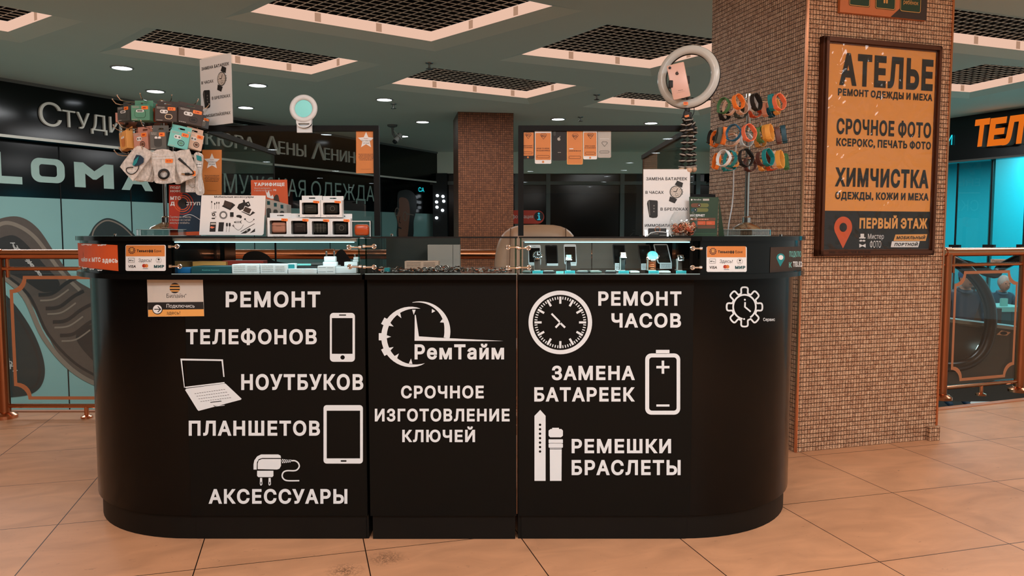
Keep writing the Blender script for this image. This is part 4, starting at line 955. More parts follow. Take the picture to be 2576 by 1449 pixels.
case('middle glass case holding watch parts and a box', cm0, cm1, [(941,620,-1),(941,672,-1),(1278,622,1),(1278,674,1)], None, [(bx(973),bx(1158),mat('case_back_green',(40,48,44),rough=.5))])
gb = mat('case_back_grey', (134,134,126), rough=.5, noise=.1, nscale=5)
case('right glass case with a light strip, watches and phones', cr0, cr1, [(1329.5,624,-1),(1331,673,-1),(1743,625,1),(1742,673,1)], (xY(1313,CF+.02),xY(1758,CF+.02)), [(bx(1316),bx(1487),gb),(bx(1489),bx(1622),gb),(bx(1624),cr1-.008,M['satin_black'])])
area_strip = lambda a, c: None
for a, c in ((cl0, cl1), (cr0, cr1)):
    l = bpy.data.lights.new('case_strip_lamp', 'AREA'); l.shape = 'RECTANGLE'; l.size = c-a-.04; l.size_y = .012; l.energy = .8 if a < 0 and c < 0 else 3.0; l.color = (.62,.96,1.0)
    o = bpy.data.objects.new('case_strip_lamp', l); COL.objects.link(o); o.location = ((a+c)/2, CF+.018, zt-.026); o.rotation_euler = (R(-12),0,0)

# ---------------------------------------------------------------- framed glass screens standing behind the cases
YS = 3.09
def screen(label, x0, x1, wing_x, wing_dy, zt_, open_left):
    T = thing('glass_screen', label, 'screen', ((x0+x1)/2, YS, zt)); w = .022
    b = MB(M['satin_black']); b.box((x0,YS-.012,zt_-w),(x1,YS+.012,zt_)); b.box((x1-w if not open_left else x0,YS-.012,zt+.0005),(x1 if not open_left else x0+w,YS+.012,zt_-w))
    b.build('frame', T, True, smooth=0)
    b = MB(dark_pane); b.box((x0+w if open_left else x0,YS-.003,zt+.001),(x1-w if not open_left else x1,YS+.003,zt_-w)); b.build('pane', T, True, smooth=0)
    b = MB(M['satin_black']); b.box((wing_x-.011,YS+.013,zt_-w),(wing_x+.011,YS+wing_dy,zt_)); b.box((wing_x-.004,YS+wing_dy-.008,zl1),(wing_x+.004,YS+wing_dy,zt_-w)); b.build('wing_frame', T, True, smooth=0)
    b = MB(dark_pane); b.box((wing_x-.003,YS+.014,zt+.001),(wing_x+.003,YS+wing_dy-.008,zt_-w)); b.build('wing_pane', T, True, smooth=0)
    return T
zsl = zY(316.5, YS)
sx0, sx1 = xY(506,YS,400), xY(954.5,YS,400); tx0, tx1 = xY(1303.5,YS,400), xY(1744,YS,400)
wl = xY(508,YS,330); wr = xY(1742,YS,330)
screen('left black framed glass screen holding two amber star stickers', sx0, sx1, wl, YS*(508-1288)/(687-1288)-YS, zsl, False)
screen('right black framed glass screen with a row of phone films', tx0, tx1, wr, YS*(1742-1288)/(1619-1288)-YS, zsl, True)

# ---------------------------------------------------------------- printed stickers on the counter
def sticker(name, label, surf, P, paper, fn, cut=None, t=.0004, cat='sticker', group=None, base=.0012):
    art = Art(surf, base=base, step=.00025, cut=cut); art.slab(P, t, paper, 0); fn(art); return art.mb.solo(name, label, cat, group, smooth=0)
US_L = Drum(LC, CF, RC+.030, -1); US_R = Drum(RCx, CF, RC+.030, 1); UB_L = Drum(LC, F, RC, -1)
def mts(a):
    for i, ch in enumerate((('ючайся',200.5,221,647,658),('к',224,229,648,658.3),('МТС',232,254,647.5,659),('здесь',258,297,648,661))): a.text(*ch, M['paper_white'], 1, bold=.05)
    for x, y in ((206,616),(216,615),(226,616),(252,617),(262,616),(204,671),(214,674),(232,677),(252,680)): a.poly([(x-7,y-1.5),(x+7,y-1.2),(x+4,y+1.6),(x,y+.5),(x-4,y+2)], M['paper_white'], 1)
sticker('sticker', 'torn red orange sticker wrapped round the left end of the counter top', US_L, [(196,611),(205,612),(296,616.5),(298.5,682),(206,672),(199,668)], M['red_orange'], mts, cut=9)
def bank(dx, dy, dark):
    def f(a):
        X = lambda x: x+dx; Y = lambda y: y+dy
        a.rr(X(317.5),Y(617),X(415),Y(644.5),3,M['orange'],1); a.rect(X(317.5),Y(636),X(415),Y(644.8),M['orange'],2)
        a.circle(X(332.5),Y(630),8.5,M['brown'],3,inner=6.8); a.circle(X(332.5),Y(630),4.6,M['brown'],3,inner=3)
        for k in range(10): an = R(k*36); a.line([(X(332.5)+3*cos(an),Y(630)+3*sin(an)),(X(332.5)+9.6*cos(an),Y(630)+9.6*sin(an))], 1.5, M['brown'], 3)
        a.rect(X(329.5),Y(624.5),X(335.5),Y(632.5),M['amber'],4); a.text('Т',X(331),X(334.5),Y(626),Y(631),M['ink'],5)
        a.text('Тинькофф',X(345),X(386),Y(627.5),Y(634.5),M['ink'],3,bold=.05); a.text('Банк',X(389),X(407),Y(627.5),Y(634.5),M['ink'],3)
        a.text('Здесь!',X(349.5),X(382),Y(650.5),Y(659),M['ink'],3,bold=-.008)
        a.line(rrect(X(323.5),Y(649),X(339),Y(660),1.2), .7, M['grey'], 3, closed=True); a.circle(X(327.6),Y(655),1.7,M['ink'],3,n=12); a.text('Pay',X(330),X(337),Y(653),Y(656.6),M['ink'],3)
        a.circle(X(400),Y(655),7,M['grey'],3,inner=6.5); a.circle(X(400),Y(652.6),2.3,M['ink'],4,n=14); a.text('pay',X(396.5),X(403.5),Y(656.3),Y(658.6),M['grey_dark'],4)
        a.text('VISA',X(323),X(342.5),Y(666.5),Y(673.5),M['ink'],3,bold=.03,shear=.15); a.text('МИР',X(388),X(413.5),Y(666.5),Y(674),M['teal_dark'],3,bold=.06)
        a.circle(X(363),Y(668.5),4.6,M['red'],3); a.circle(X(369),Y(668.5),4.6,M['orange'],3); a.rect(X(360),Y(675),X(373),Y(675.9),M['ink'],3)
    return f
sticker('sticker', 'orange and white bank card sticker on the left end, beside the red orange sticker', US_L, [(p[0],p[1]) for p in rrect(316.5,616,417.5,681.5,4)], M['paper_white'], bank(0,0,0), cut=12)
sticker('sticker', 'orange and white bank card sticker at the right end of the counter top', US_R, [(p[0],p[1]) for p in rrect(1777,620,1878,684,4)], M['paper_white'], bank(1460.6,2.4,0), cut=12)
def tele(a):
    a.poly([(1962,671)] + arc(1963,648,10.5,150,390,14)[::1], M['teal'], 1); a.circle(1963.5,647.5,6,M['paper_white'],2,n=20)
    a.text('ПОДКЛЮ',1985,2014.5,632,646,M['turquoise'],1,bold=.02); a.text('К',1984,1991,659.5,673,M['turquoise'],1,bold=.02); a.text('TELE2',1994,2017,657,671,M['paper_white'],1,bold=.05)
sticker('sticker', 'dark sticker with a teal map pin curving round the right end of the counter', US_R, [(1938,622),(2015,620),(2015,680),(1936,686)], M['brown_dark'], tele, cut=7)
def bee(a):
    a.poly([(374,760.5),(513,759),(514,777.5),(375,779)], M['ink'], 1); a.poly([(375,779),(514,777.5),(515,795),(375.5,796)], M['amber'], 1)
    c = (441.5,724.5); a.circle(*c,13,M['ink'],1)
    for y0, y1 in ((715.5,718.8),(722.6,726.2),(729.8,733.2)): 
        w = lambda y: math.sqrt(max(13**2-(y-c[1])**2, 0)); a.poly([(c[0]-w(y0),y0),(c[0]+w(y0),y0),(c[0]+w(y1),y1),(c[0]-w(y1),y1)], M['amber'], 2)
    a.text('Билайн',421,466,738.5,749,M['ink'],1,bold=-.005); a.circle(469,740.5,1.2,M['ink'],1,n=10)
    a.text('Подключись',421,491,764.5,773.5,M['paper_white'],2,bold=.0); a.text('здесь!',421,455,782,790.5,M['ink'],2,bold=.0)
    a.circle(398.5,777.5,13,M['ink'],3); a.circle(398.5,777.5,11,M['paper_white'],4); a.line([(391,777.5),(405,777.5)],2.2,M['ink'],5); a.line([(399.5,770.5),(406.5,777.5),(399.5,784.5)],2.2,M['ink'],5)
sticker('sticker', 'grey black and amber sticker with a striped ball on the left counter front', UB_L, [(372,702),(511.5,701),(515,795),(375,796.5)], M['paper_grey'], bee, cut=16, base=.0052, t=.0008)

# ================================================================ things on and in the counter
def sz(px, Y): return px/FPX*Y*1.003
LS = UV((0,0,0), (1,0,0), (0,0,1))                   # local upright print plane facing the front
def lart(b, y=0.0, base=.0005, step=.0003):
    a = Art(UV((0,y,0), (1,0,0), (0,0,1)), base=base, step=step); a.mb = b; return a
def tagprint(T, cx, cz, w, h, y, seed=0, tilt=0):
    b = MB(M['tag_orange']); a = lart(b, y, .0010, .0003); c = R(tilt); q = [(cx+dx*cos(c)-dz*sin(c), cz+dx*sin(c)+dz*cos(c)) for dx, dz in rrect(-w/2,-h/2,w/2,h/2,h*.22,3)]
    a.poly(q, M['tag_orange'], 0); a.scribble(cx-w*.3, cx+w*.2, cz-h*.18, h*.34, M['red'], 1, seed); return b.build('price_tag', T, smooth=0)

# ---- racks
def rack(name_label, px, ybase, Y, tiers, pole_top, plates, rt, hooks=10):
    base = atY(px, ybase, Y); z0 = zt; T = thing('display_rack', name_label, 'display rack', (base.x, Y, z0))
    b = MB(thick_acrylic, M['acrylic_edge']); star = []
    for k in range(32): a = 2*pi*k/32; r = plates*(1.0 if k % 4 < 2 else .93); star.append((r*cos(a), r*sin(a)*.62))
    b.prism(star, .001, .026, thick_acrylic)
    for z in (.0015, .026): b.tube([(x, y, z) for x, y in star], .0011, M['acrylic_edge'], 5, closed=True)
    b.build('base', T)
    b = MB(M['chrome']); b.lathe([(plates*.55,.0285),(plates*.5,.036),(.03,.048),(.016,.055),(.016,.075),(.009,.08)], n=24); b.build('base_cone', T)
    zt_ = atY(px, pole_top, Y).z - z0
    b = MB(M['chrome']); b.tube([(0,0,.05),(0,0,zt_)], .0085, n=14); b.lathe([(.012,zt_),(.012,zt_+.012),(.004,zt_+.018)], n=14); b.build('pole', T)
    for py in tiers:
        z = atY(px, py, Y).z - z0; b = MB(M['chrome']); b.torus((0,0,z), .045, .0022, (0,0,1), n=24, k=6); b.lathe([(.014,z-.012),(.014,z+.012)], n=14); 
        for k in range(4): b.tube([(.012*cos(k*pi/2),.012*sin(k*pi/2),z),(.045*cos(k*pi/2),.045*sin(k*pi/2),z)], .002, n=6)
        t = b.build('tier_ring', T)
        for k in range(hooks):
            a = 2*pi*(k+.5)/hooks; d = V((cos(a), sin(a), 0)); h = MB(M['chrome']); e = d*rt
            h.tube([d*.045+V((0,0,z)), e*.9+V((0,0,z-.004)), e+V((0,0,z)), e*1.07+V((0,0,z+.014))], .0019, n=6); h.ball(e*1.07+V((0,0,z+.016)), .0034, n=8, k=6); h.build('hook', t)
    return T
RL = 3.06
rack('chrome rack of hooks with boxed cases and pouches, left end of counter', 418, 590, RL, (266, 330, 392), 262, .115, .165)
rack('chrome rack of hooks with coloured wristbands, right end of counter', 1877, 592, RL+.02, (252, 331, 400), 244, .10, .135)

# ---- boxed cases on the left rack
def hang_box(label, px0, py0, px1, py1, Y, color, dark, yaw, roll, icon, tagp=True, deep=.026, tab=.28, group='boxed earphone cases on the left rack'):
    w, h = sz(px1-px0, Y), sz(py1-py0, Y); c = atY((px0+px1)/2, py0, Y)
    w = w/max(cos(R(yaw)), .35) if abs(yaw) < 60 else w/.5
    T = thing('case_box', label, 'box', tuple(c), (0, R(roll), R(yaw)), group)
    th = h*tab; b = MB(color); b.box((-w/2,0,-h),(w/2,deep,-th), color, .0012)
    a = lart(b, 0, .0004); zc = -th-(h-th)*.56; hw = w*.30; hh = (h-th)*.28
    if icon == 'pro':
        a.rr(-hw, zc-hh, hw, zc+hh, hh*.7, dark, 1); a.rr(-hw+.0012, zc-hh+.0012, hw-.0012, zc+hh-.0012, hh*.6, color, 2)
        a.rr(-hw*.72, zc+hh*.35, hw*.72, zc+hh*.95, hh*.28, M['paper_white'], 3); a.rr(-hw*.5, zc+hh*.53, hw*.5, zc+hh*.77, hh*.12, M['ink'], 4)
    elif icon == 'ring':
        a.rr(-hw*.9, zc+hh*.3, hw*.3, zc+hh*1.15, hh*.4, M['paper_white'], 1); a.circle(-hw*.6, zc+hh*.72, hh*.22, M['grey'], 2, n=12); a.circle(0, zc+hh*.72, hh*.22, M['grey'], 2, n=12)
        a.line(rrect(-hw*.1, zc-hh*.95, hw*.95, zc+hh*.1, hh*.5, 4), .0022, M['cream'] if dark is M['brown_dark'] else M['ink'], 3, closed=True)
        a.rr(hw*.1, zc-hh*.7, hw*.75, zc-hh*.15, hh*.25, dark, 2)
    else:
        a.rr(-hw*.8, zc-hh, hw*.8, zc+hh*.9, hh*.5, dark, 1)
        a.poly(circ(-hw*.35, zc+hh*.75, hh*.3, 14), M['paper_white'], 2); a.poly(circ(hw*.35, zc+hh*.75, hh*.3, 14), M['paper_white'], 2); a.rect(-hw*.8, zc-hh*.2, hw*.8, zc+hh*.6, dark, 3)
    for k in range(2): a.scribble(-w*.42, -w*.05, -th-(h-th)*(.10+.07*k), (h-th)*.035, M['grey_light'], 1, k)
    a.scribble(-w*.42, -w*.15, -h+(h-th)*.05, (h-th)*.04, M['grey_light'], 1, 5)
    b.build('box', T, smooth=0)
    b = MB(color); a = Art(UV((0,deep,0),(1,0,0),(0,0,1)), base=0, step=.0003); a.mb = b
    v, f = fill([rect(-w/2,-th,w/2,0), rrect(-w*.17,-th*.62,w*.17,-th*.36,th*.1,3)], evenodd=True); a.put(v, f, color, 0)
    b.v += [p+V((0,.0006,0)) for p in b.v[:len(v)]]; nf = len(b.f); b.f += [[i+len(v) for i in q][::-1] for q in b.f[:nf]]; b.m += b.m[:nf]
    b.build('hang_tab', T, smooth=0)
    if tagp: tagprint(T, w*.26, -th-(h-th)*.16, w*.36, (h-th)*.22, 0, len(label))
    return T
Mb = M; GD = mat('box_slate', (64,70,70), rough=.55); GS = M['green_sea']; BD = mat('box_brown', (58,46,40), rough=.55); PK = mat('box_pink', (196,140,122), rough=.55); TQ = M['turquoise']; SL = mat('box_grey', (92,92,88), rough=.55)
Yf = RL-.15
hang_box('pale pink case box edge-on at the far left of the rack\'s top tier', 283,277,302,309, RL-.03, PK, M['brown'], -70, 0, 'pods', False)
hang_box('slate grey case box turned left on the rack\'s top tier', 288,253,330,303, Yf+.06, GD, M['grey_dark'], -30, 0, 'pro')
hang_box('sea green case box facing forward on the rack\'s top tier', 328,250,376,301, Yf, GS, M['green_dark'], -6, 1, 'pro')
hang_box('second sea green case box tucked behind the front green one', 356,256,389,305, Yf+.045, mat('box_green_deep', (58,118,96), rough=.55), M['green_dark'], 10, 1, 'pro')
hang_box('rust red case box hanging behind the dark brown box on the top tier', 388,260,440,306, Yf+.05, mat('box_rust', (150,70,44), rough=.55), M['brown'], 6, 2, 'pods', False)
hang_box('dark brown case box with a pale ring clip, centre of the top tier', 392,252,443,304, Yf, BD, M['brown_dark'], 8, 2, 'ring')
hang_box('dark brown case box half hidden between two others on the top tier', 436,262,462,306, Yf+.06, BD, M['ink'], 20, 3, 'pods', False)
hang_box('dark brown case box turned right on the rack\'s top tier', 458,258,508,312, Yf+.05, BD, M['ink'], 30, 8, 'ring')
hang_box('blue grey case box at the far right of the rack\'s top tier', 500,284,522,320, RL-.06, mat('box_bluegrey', (74,84,90), rough=.55), M['grey'], 55, 9, 'pods')
hang_box('narrow amber case box at the left of the rack\'s second tier', 291,320,322,376, Yf+.06, M['amber'], M['orange'], -40, -8, 'pods', False, tab=.2)
hang_box('pink case box with a dark ring on the rack\'s second tier', 330,316,372,376, Yf+.02, PK, M['brown'], -18, -3, 'ring')
hang_box('rear pink case box showing beside the front pink one', 324,322,360,377, Yf+.06, mat('box_pink_deep', (176,116,98), rough=.55), M['brown'], -22, -3, 'ring', False)
hang_box('grey case box with white earphones, centre of the second tier', 376,313,416,375, Yf-.01, SL, M['grey_dark'], 0, 0, 'pods')
hang_box('almost black case box in the gap right of the grey one', 412,322,438,372, Yf+.06, M['ink'], M['brown_dark'], 25, 0, 'pods', False)
hang_box('turquoise case box tilted on the rack\'s second tier', 436,315,479,372, Yf+.01, TQ, M['green_sea'], 20, 12, 'ring')
hang_box('beige case box at the right of the rack\'s second tier', 481,321,512,376, Yf+.06, M['beige'], M['brown'], 38, 12, 'ring')
# dark bundles of packets seen between the two tiers
b = MB(BD, M['brown'], M['ink'])
for k in range(9): 
    p = atY(312+k*24, 311+(k % 3)*4, RL+.05+.02*(k % 2)); b.X = Matrix.Translation(p) @ Matrix.Rotation(.25*((k*7) % 5-2), 4, 'Y') @ Matrix.Rotation(.5*((k*3) % 5-2), 4, 'Z'); b.box((-.028,-.012,-.012),(.028,.012,.012), b.mats[k % 3], .002)
b.X = Matrix.Identity(4); o = b.solo('packet_bundle', 'dark crowded packets in the middle of the left rack, behind the front boxes', 'packets'); o['kind'] = 'stuff'

# ---- pouches on the left rack's bottom tier
def pouch(label, poly, Y, content, group='clear pouches on the left rack', film=None, zip_=None, thick=.004):
    cx = sum(p[0] for p in poly)/len(poly); cy = max(p[1] for p in poly); c = atY(cx, cy, Y); S = Front(Y)
    T = thing('pouch', label, 'pouch', tuple(c), group=group)
    sm = smooth_path(poly, 4, True) if len(poly) > 4 else poly
    b = MB(film or baggie); a = Art(S, base=.002); a.mb = b; a.slab(sm, thick, film or baggie, 0); b.build('film', T, True, smooth=0)
    b = MB(M['paper_white']); a = Art(S, base=.0032); a.mb = b
    for P in stroke(poly, 1.6, True)[:1]: a.poly(P, blister, 0, stroke(poly, 1.6, True)[1:])
    b.build('seal', T, True, smooth=0)
    if zip_: 
        b = MB(M['paper_white']); a = Art(S, base=.0035); a.mb = b
        for q in zip_: a.line(q, 1.4, M['paper_white'], 1)
        b.build('zip', T, True, smooth=0)
    content(T, S, Y); return T
def tube_px(b, pts, Y, r, m): b.tube([atY(x, y, Y) for x, y in smooth_path(pts, 5)], r, m, 8)
def tag_px(T, x0, y0, x1, y1, Y): 
    b = MB(M['tag_orange']); a = Art(Front(Y), base=.0045); a.mb = b; a.rr(x0,y0,x1,y1,2,M['tag_orange'],0); a.scribble(x0+3,x1-3,(y0+y1)/2-1,2,M['red'],1,int(x0)); b.build('price_tag', T, True, smooth=0)
def c_car(T, S, Y):
    b = MB(M['teal_dark'], M['teal']); q = [(337,400),(343,389),(354,391),(362,398),(361,409),(351,416),(340,419),(334,413)]
    b.loft([[atY(x,y,Y-.008) for x,y in q],[atY(x,y,Y-.003) for x,y in q]], M['blue_dark']); q = [(337,404),(350,392),(344,410),(336,418),(333,414)]; b.loft([[atY(x,y,Y-.0095) for x,y in q],[atY(x,y,Y-.008) for x,y in q]], M['teal']); b.build('charger', T, True)
    b = MB(M['ink']); tube_px(b, [(350,415),(346,428),(336,437),(325,437),(318,430),(319,423),(327,421),(335,421)], Y-.006, .0016, M['ink']); b.build('cable', T, True)
def c_blank(T, S, Y): pass
def c_oval(T, S, Y):
    b = MB(M['ink']); 
    for k in range(4): b.torus(atY(412,438,Y-.008-.002*k), .019-.0012*k, .0026, (.1,-1,.25), n=30, k=6)
    b.build('coiled_cable', T, True); tag_px(T, 417,400,436,410, Y)
def c_usb(T, S, Y):
    b = MB(M['ink'], M['chrome']); tube_px(b, [(455,402),(466,413),(478,424),(487,434),(485,438),(474,438)], Y-.006, .0022, M['ink'])
    b.tube([atY(450,399,Y-.006),atY(467,414,Y-.006)], [.005,.0035], M['ink'], 8); b.tube([atY(476,438,Y-.006),atY(466,438,Y-.006)], .0052, M['ink'], 8); b.tube([atY(466,438,Y-.006),atY(457,437.5,Y-.006)], .0036, M['chrome'], 6); b.build('cable', T, True); tag_px(T, 485,430,493,443, Y)
def c_strip(T, S, Y):
    b = MB(M['teal'], M['paper_white']); a = Art(S, base=.005); a.mb = b; a.poly([(495,390),(508,394),(509,406),(497,403)], M['teal'], 1); a.rect(498,410,508,420,M['paper_white'],1); a.scribble(496,508,413,2,M['ink'],2,4)
    b.build('card', T, True, smooth=0); b = MB(M['paper_white']); 
    for dx in (0,3,6): tube_px(b, [(497+dx,422),(499+dx,446),(500+dx,470),(502+dx*.5,482)], Y-.004, .0014, M['paper_white'])
    b.build('cable', T, True)
def c_cable(T, S, Y): b = MB(M['grey_light']); tube_px(b, [(474,452),(476,464),(484,471),(490,468)], Y-.004, .0018, M['grey_light']); b.build('cable', T, True)
Yp = RL-.17
for k, (dx, dy) in enumerate(((12,6),(22,10),(32,12))):
    pouch(('first','second','third')[k] + ' frosted pouch layered behind the tilted charger pouch', [(350+dx*.6,372+dy),(374+dx*.5,380+dy),(382+dx*.25,396+dy),(366+dx*.7,446+dy*.7),(348+dx*.6,452+dy*.3),(318+dx,440+dy)], Yp+.02+.008*k, c_blank)
pouch('tilted clear pouch with a blue car charger, left of the bottom tier', [(347,367),(380,381),(383,390),(362,420),(338,452),(332,453),(306,424),(304,417),(320,395)], Yp, c_car)
pouch('zip pouch with a black coiled cable, centre of the bottom tier', [(384,383),(435,382),(440,446),(440,459),(394,461),(389,440)], Yp-.01, c_oval, zip_=[[(384,392),(436,391)],[(385,399),(437,398)]])
pouch('tilted clear pouch with a short black plug cable, right of the bottom tier', [(437,389),(472,376),(477,378),(484,398),(497,438),(460,457),(455,455)], Yp+.005, c_usb)
pouch('frosted pouch behind the short plug cable pouch', [(428,392),(446,384),(470,440),(462,458),(438,458)], Yp+.03, c_blank)
pouch('long white strip pouch with a teal card, right side of the left rack', [(489,387),(511,392),(508,440),(514,486),(493,486),(493,440)], Yp+.03, c_strip)
pouch('small grey pouch with a looped cable hanging lowest on the left rack', [(468,447),(492,447),(492,484),(467,484)], Yp+.05, c_cable)
pouch('dark narrow pouch hanging lowest, left of the looped cable pouch', [(454,453),(468,452),(467,486),(455,484)], Yp+.055, c_blank, film=mat('pouch_dark', (60,58,54), rough=.3))

# ---- wristbands on the right rack
def band(label, px, py, Y, w, h, color, yaw, roll=0, holes=True, wide=.017):
    W2, H2 = sz(w, Y)/2, sz(h, Y)/2; c = atY(px, py, Y)
    T = thing('wristband', label, 'wristband', tuple(c), (0, R(roll), R(yaw)), 'wristbands on the right rack')
    if abs(yaw) < 32: yaw += 24 if yaw >= 0 else -24
    T.rotation_euler = (R(-10), R(roll), R(yaw))
    prof = []
    pa, pb = (1.14*cos(R(4)), 1.14*sin(R(4))), (1.03*cos(R(74)), 1.03*sin(R(74)))   # flat capsule side of the loop
    for k in range(7): u = k/6; prof.append((W2*(pa[0]+(pb[0]-pa[0])*u), H2*(pa[1]+(pb[1]-pa[1])*u)))
    for k in range(1, 27): a = R(74 + (364-74)*k/27); r = 1.0 + .14*max(0, (k-22)/5)**1.5; prof.append((W2*r*cos(a), H2*r*sin(a)))
    t = .0022; rings = []
    for (x, z) in prof:
        l = math.hypot(x, z); n = (x/l, z/l)
        rings.append([(x, -wide/2, z), (x, wide/2, z), (x-n[0]*t, wide/2, z-n[1]*t), (x-n[0]*t, -wide/2, z-n[1]*t)])
    b = MB(color); b.loft(rings, color, loop=True); b.build('strap', T, smooth=50)
    b = MB(color); q0, q1 = V((prof[1][0],0,prof[1][1])), V((prof[5][0],0,prof[5][1])); d = (q1-q0).normalized(); nn = V((d.z,0,-d.x))
    for s in (-1, 1): b.tube([q0+V((0,s*wide*.5,0))+nn*.001, q1+V((0,s*wide*.5,0))+nn*.001], .0021, n=6)
    b.build('capsule_frame', T)
    b = MB(color); x, z = prof[20]; b.X = Matrix.Translation((x*1.04, 0, z*1.04)) @ Matrix.Rotation(-(math.atan2(z,x)-pi/2), 4, 'Y'); b.box((-.005,-wide*.56,-.002),(.005,wide*.56,.0022), None, .001); b.build('keeper', T)
    return T
OR, CO, TE, WH, BK, PKK, YE = M['tag_orange'], M['coral'], M['teal'], M['vinyl_white'], M['ink'], M['pink'], M['yellow']
TD = mat('band_petrol', (10,66,82), rough=.45); TB = mat('band_blue', (12,92,128), rough=.45); GR = M['green']; GY = mat('band_grey', (70,78,70), rough=.5); BR = mat('band_brown', (92,54,46), rough=.5); BG = M['beige']; GP = mat('band_green_pale', (92,140,88), rough=.5)
for row in (
 ('dark band hanging lowest at the left of the top tier', 1822,290,3.0,36,26,BK,20), ('beige band behind the green one on the top tier', 1834,271,2.96,30,38,BG,-20), ('green band at the left end of the top tier', 1820,266,2.93,30,40,GR,-25),
 ('grey green thin band low on the top tier', 1862,283,2.97,36,30,GY,5), ('cream band behind the orange one on the top tier', 1865,269,2.94,34,38,BG,10), ('orange band on the top tier, second hook', 1857,256,2.90,34,38,OR,12),
 ('rust orange band low on the top tier beside the pole', 1899,283,2.97,30,26,M['red_orange'],0), ('white band behind the black one on the top tier', 1896,260,2.93,36,42,WH,18), ('black band on the top tier right of the pole', 1902,257,2.90,38,44,BK,20),
 ('pink band pointing outward on the top tier', 1925,276,2.97,20,36,PKK,50), ('petrol band low on the right of the top tier', 1940,282,2.98,26,28,TD,45), ('teal band on the right of the top tier', 1942,258,2.94,24,42,TE,50), ('amber band behind the coral one on the top tier', 1953,269,2.96,20,40,M['amber'],45), ('coral band at the right end of the top tier', 1960,257,2.90,36,42,CO,8),
 ('black band at the left end of the middle tier', 1789,346,3.02,16,36,BK,-50), ('orange band beside the black one on the middle tier', 1799,350,2.99,22,40,OR,-55), ('grey green band seen edge-on, middle tier', 1808,341,2.95,12,40,GY,-78), ('orange band seen edge-on, middle tier', 1821,342,2.95,13,44,OR,-78),
 ('cream band under the blue one, middle tier', 1840,352,2.96,34,32,BG,-15), ('blue band on the left of the middle tier', 1845,334,2.90,34,42,TB,-15), ('thin white band behind the pole, middle tier', 1877,353,3.06,34,36,WH,0), ('coral band in front of the pole, middle tier', 1884,334,2.88,38,44,CO,5),
 ('pale green band on the right of the middle tier', 1914,339,2.96,28,42,GP,40), ('amber band low on the right of the middle tier', 1912,358,2.99,34,26,M['amber'],15), ('yellow double band on the right of the middle tier', 1936,334,2.91,34,44,YE,30), ('second yellow band close behind the first, middle tier', 1927,335,2.94,30,42,YE,30), ('brown band seen edge-on, middle tier', 1957,341,2.98,14,44,BR,75), ('petrol band at the right end of the middle tier', 1972,338,2.99,16,46,TD,72),
 ('orange band at the left end of the bottom tier', 1802,406,2.97,18,40,OR,-65), ('teal band behind the white one, bottom tier', 1836,400,2.94,32,42,TE,-30), ('amber band behind the teal one, bottom tier', 1848,401,2.97,26,40,M['amber'],-35), ('white band at the left of the bottom tier', 1820,398,2.90,34,42,WH,-25), ('dark green band hanging lowest at the left', 1833,423,2.96,34,14,TE,0),
 ('black band in front of the pole, bottom tier', 1876,397,2.88,38,46,BK,0), ('thin brown band under the black one, bottom tier', 1886,413,3.04,32,38,BR,0), ('amber band low on the right of the bottom tier', 1919,415,2.97,28,30,M['amber'],15), ('dark brown band behind the teal one, bottom tier', 1919,399,2.95,40,38,BR,10), ('teal band on the right of the bottom tier', 1932,396,2.90,36,44,TE,15),
 ('rust band hanging lowest at the right', 1941,420,2.97,30,18,M['red_orange'],10), ('cream band on the right of the bottom tier', 1949,402,2.96,22,44,BG,55), ('yellow band near the right end of the bottom tier', 1962,401,2.92,26,46,YE,45), ('green band at the right end of the bottom tier', 1977,407,2.98,16,42,GR,60)):
    band(row[0], *row[1:4], row[4]*1.06, row[5]*1.0, row[6], row[7])

# ---- battery notices: one on the left screen's frame, one on the right case
def notice(name, label, S, box, fn, back=None):
    pass
def watch_print(a, x, y, r, U):               # printed wristwatch, U = paper units per pixel
    for s in (1, -1):
        q = [(-.62,1.0),(.62,1.0),(.5,1.75),(-.5,1.75)]; ang = R(-22)
        a.poly([(x+U*r*s*(p[0]*cos(ang)-p[1]*sin(ang)), y+U*r*s*(p[0]*sin(ang)+p[1]*cos(ang))) for p in q], M['ink'], 1)
    a.circle(x, y, r*abs(U), M['grey_dark'], 2); a.circle(x, y, r*abs(U)*.88, M['paper_grey'], 3)
    for k in range(12): an = R(k*30); a.line([(x+U*r*.62*cos(an),y+U*r*.62*sin(an)),(x+U*r*.78*cos(an),y+U*r*.78*sin(an))], abs(U)*r*.05, M['ink'], 4)
    a.line([(x,y),(x+abs(U)*r*.25,y+abs(U)*r*.55)], abs(U)*r*.1, M['ink'], 5); a.line([(x,y),(x-abs(U)*r*.45,y+abs(U)*r*.08)], abs(U)*r*.1, M['ink'], 5); a.circle(x+abs(U)*r*.1, y-abs(U)*r*.42, r*abs(U)*.24, M['grey'], 4, inner=r*abs(U)*.18)
    for an in (18,0,-18): a.rr(x+abs(U)*r*(1.0*cos(R(an)))-.001*0, y+abs(U)*r*(1.0*sin(R(an)))-abs(U)*r*.08, x+abs(U)*r*(1.14*cos(R(an))), y+abs(U)*r*(1.0*sin(R(an)))+abs(U)*r*.08, abs(U)*.3, M['grey_dark'], 1)
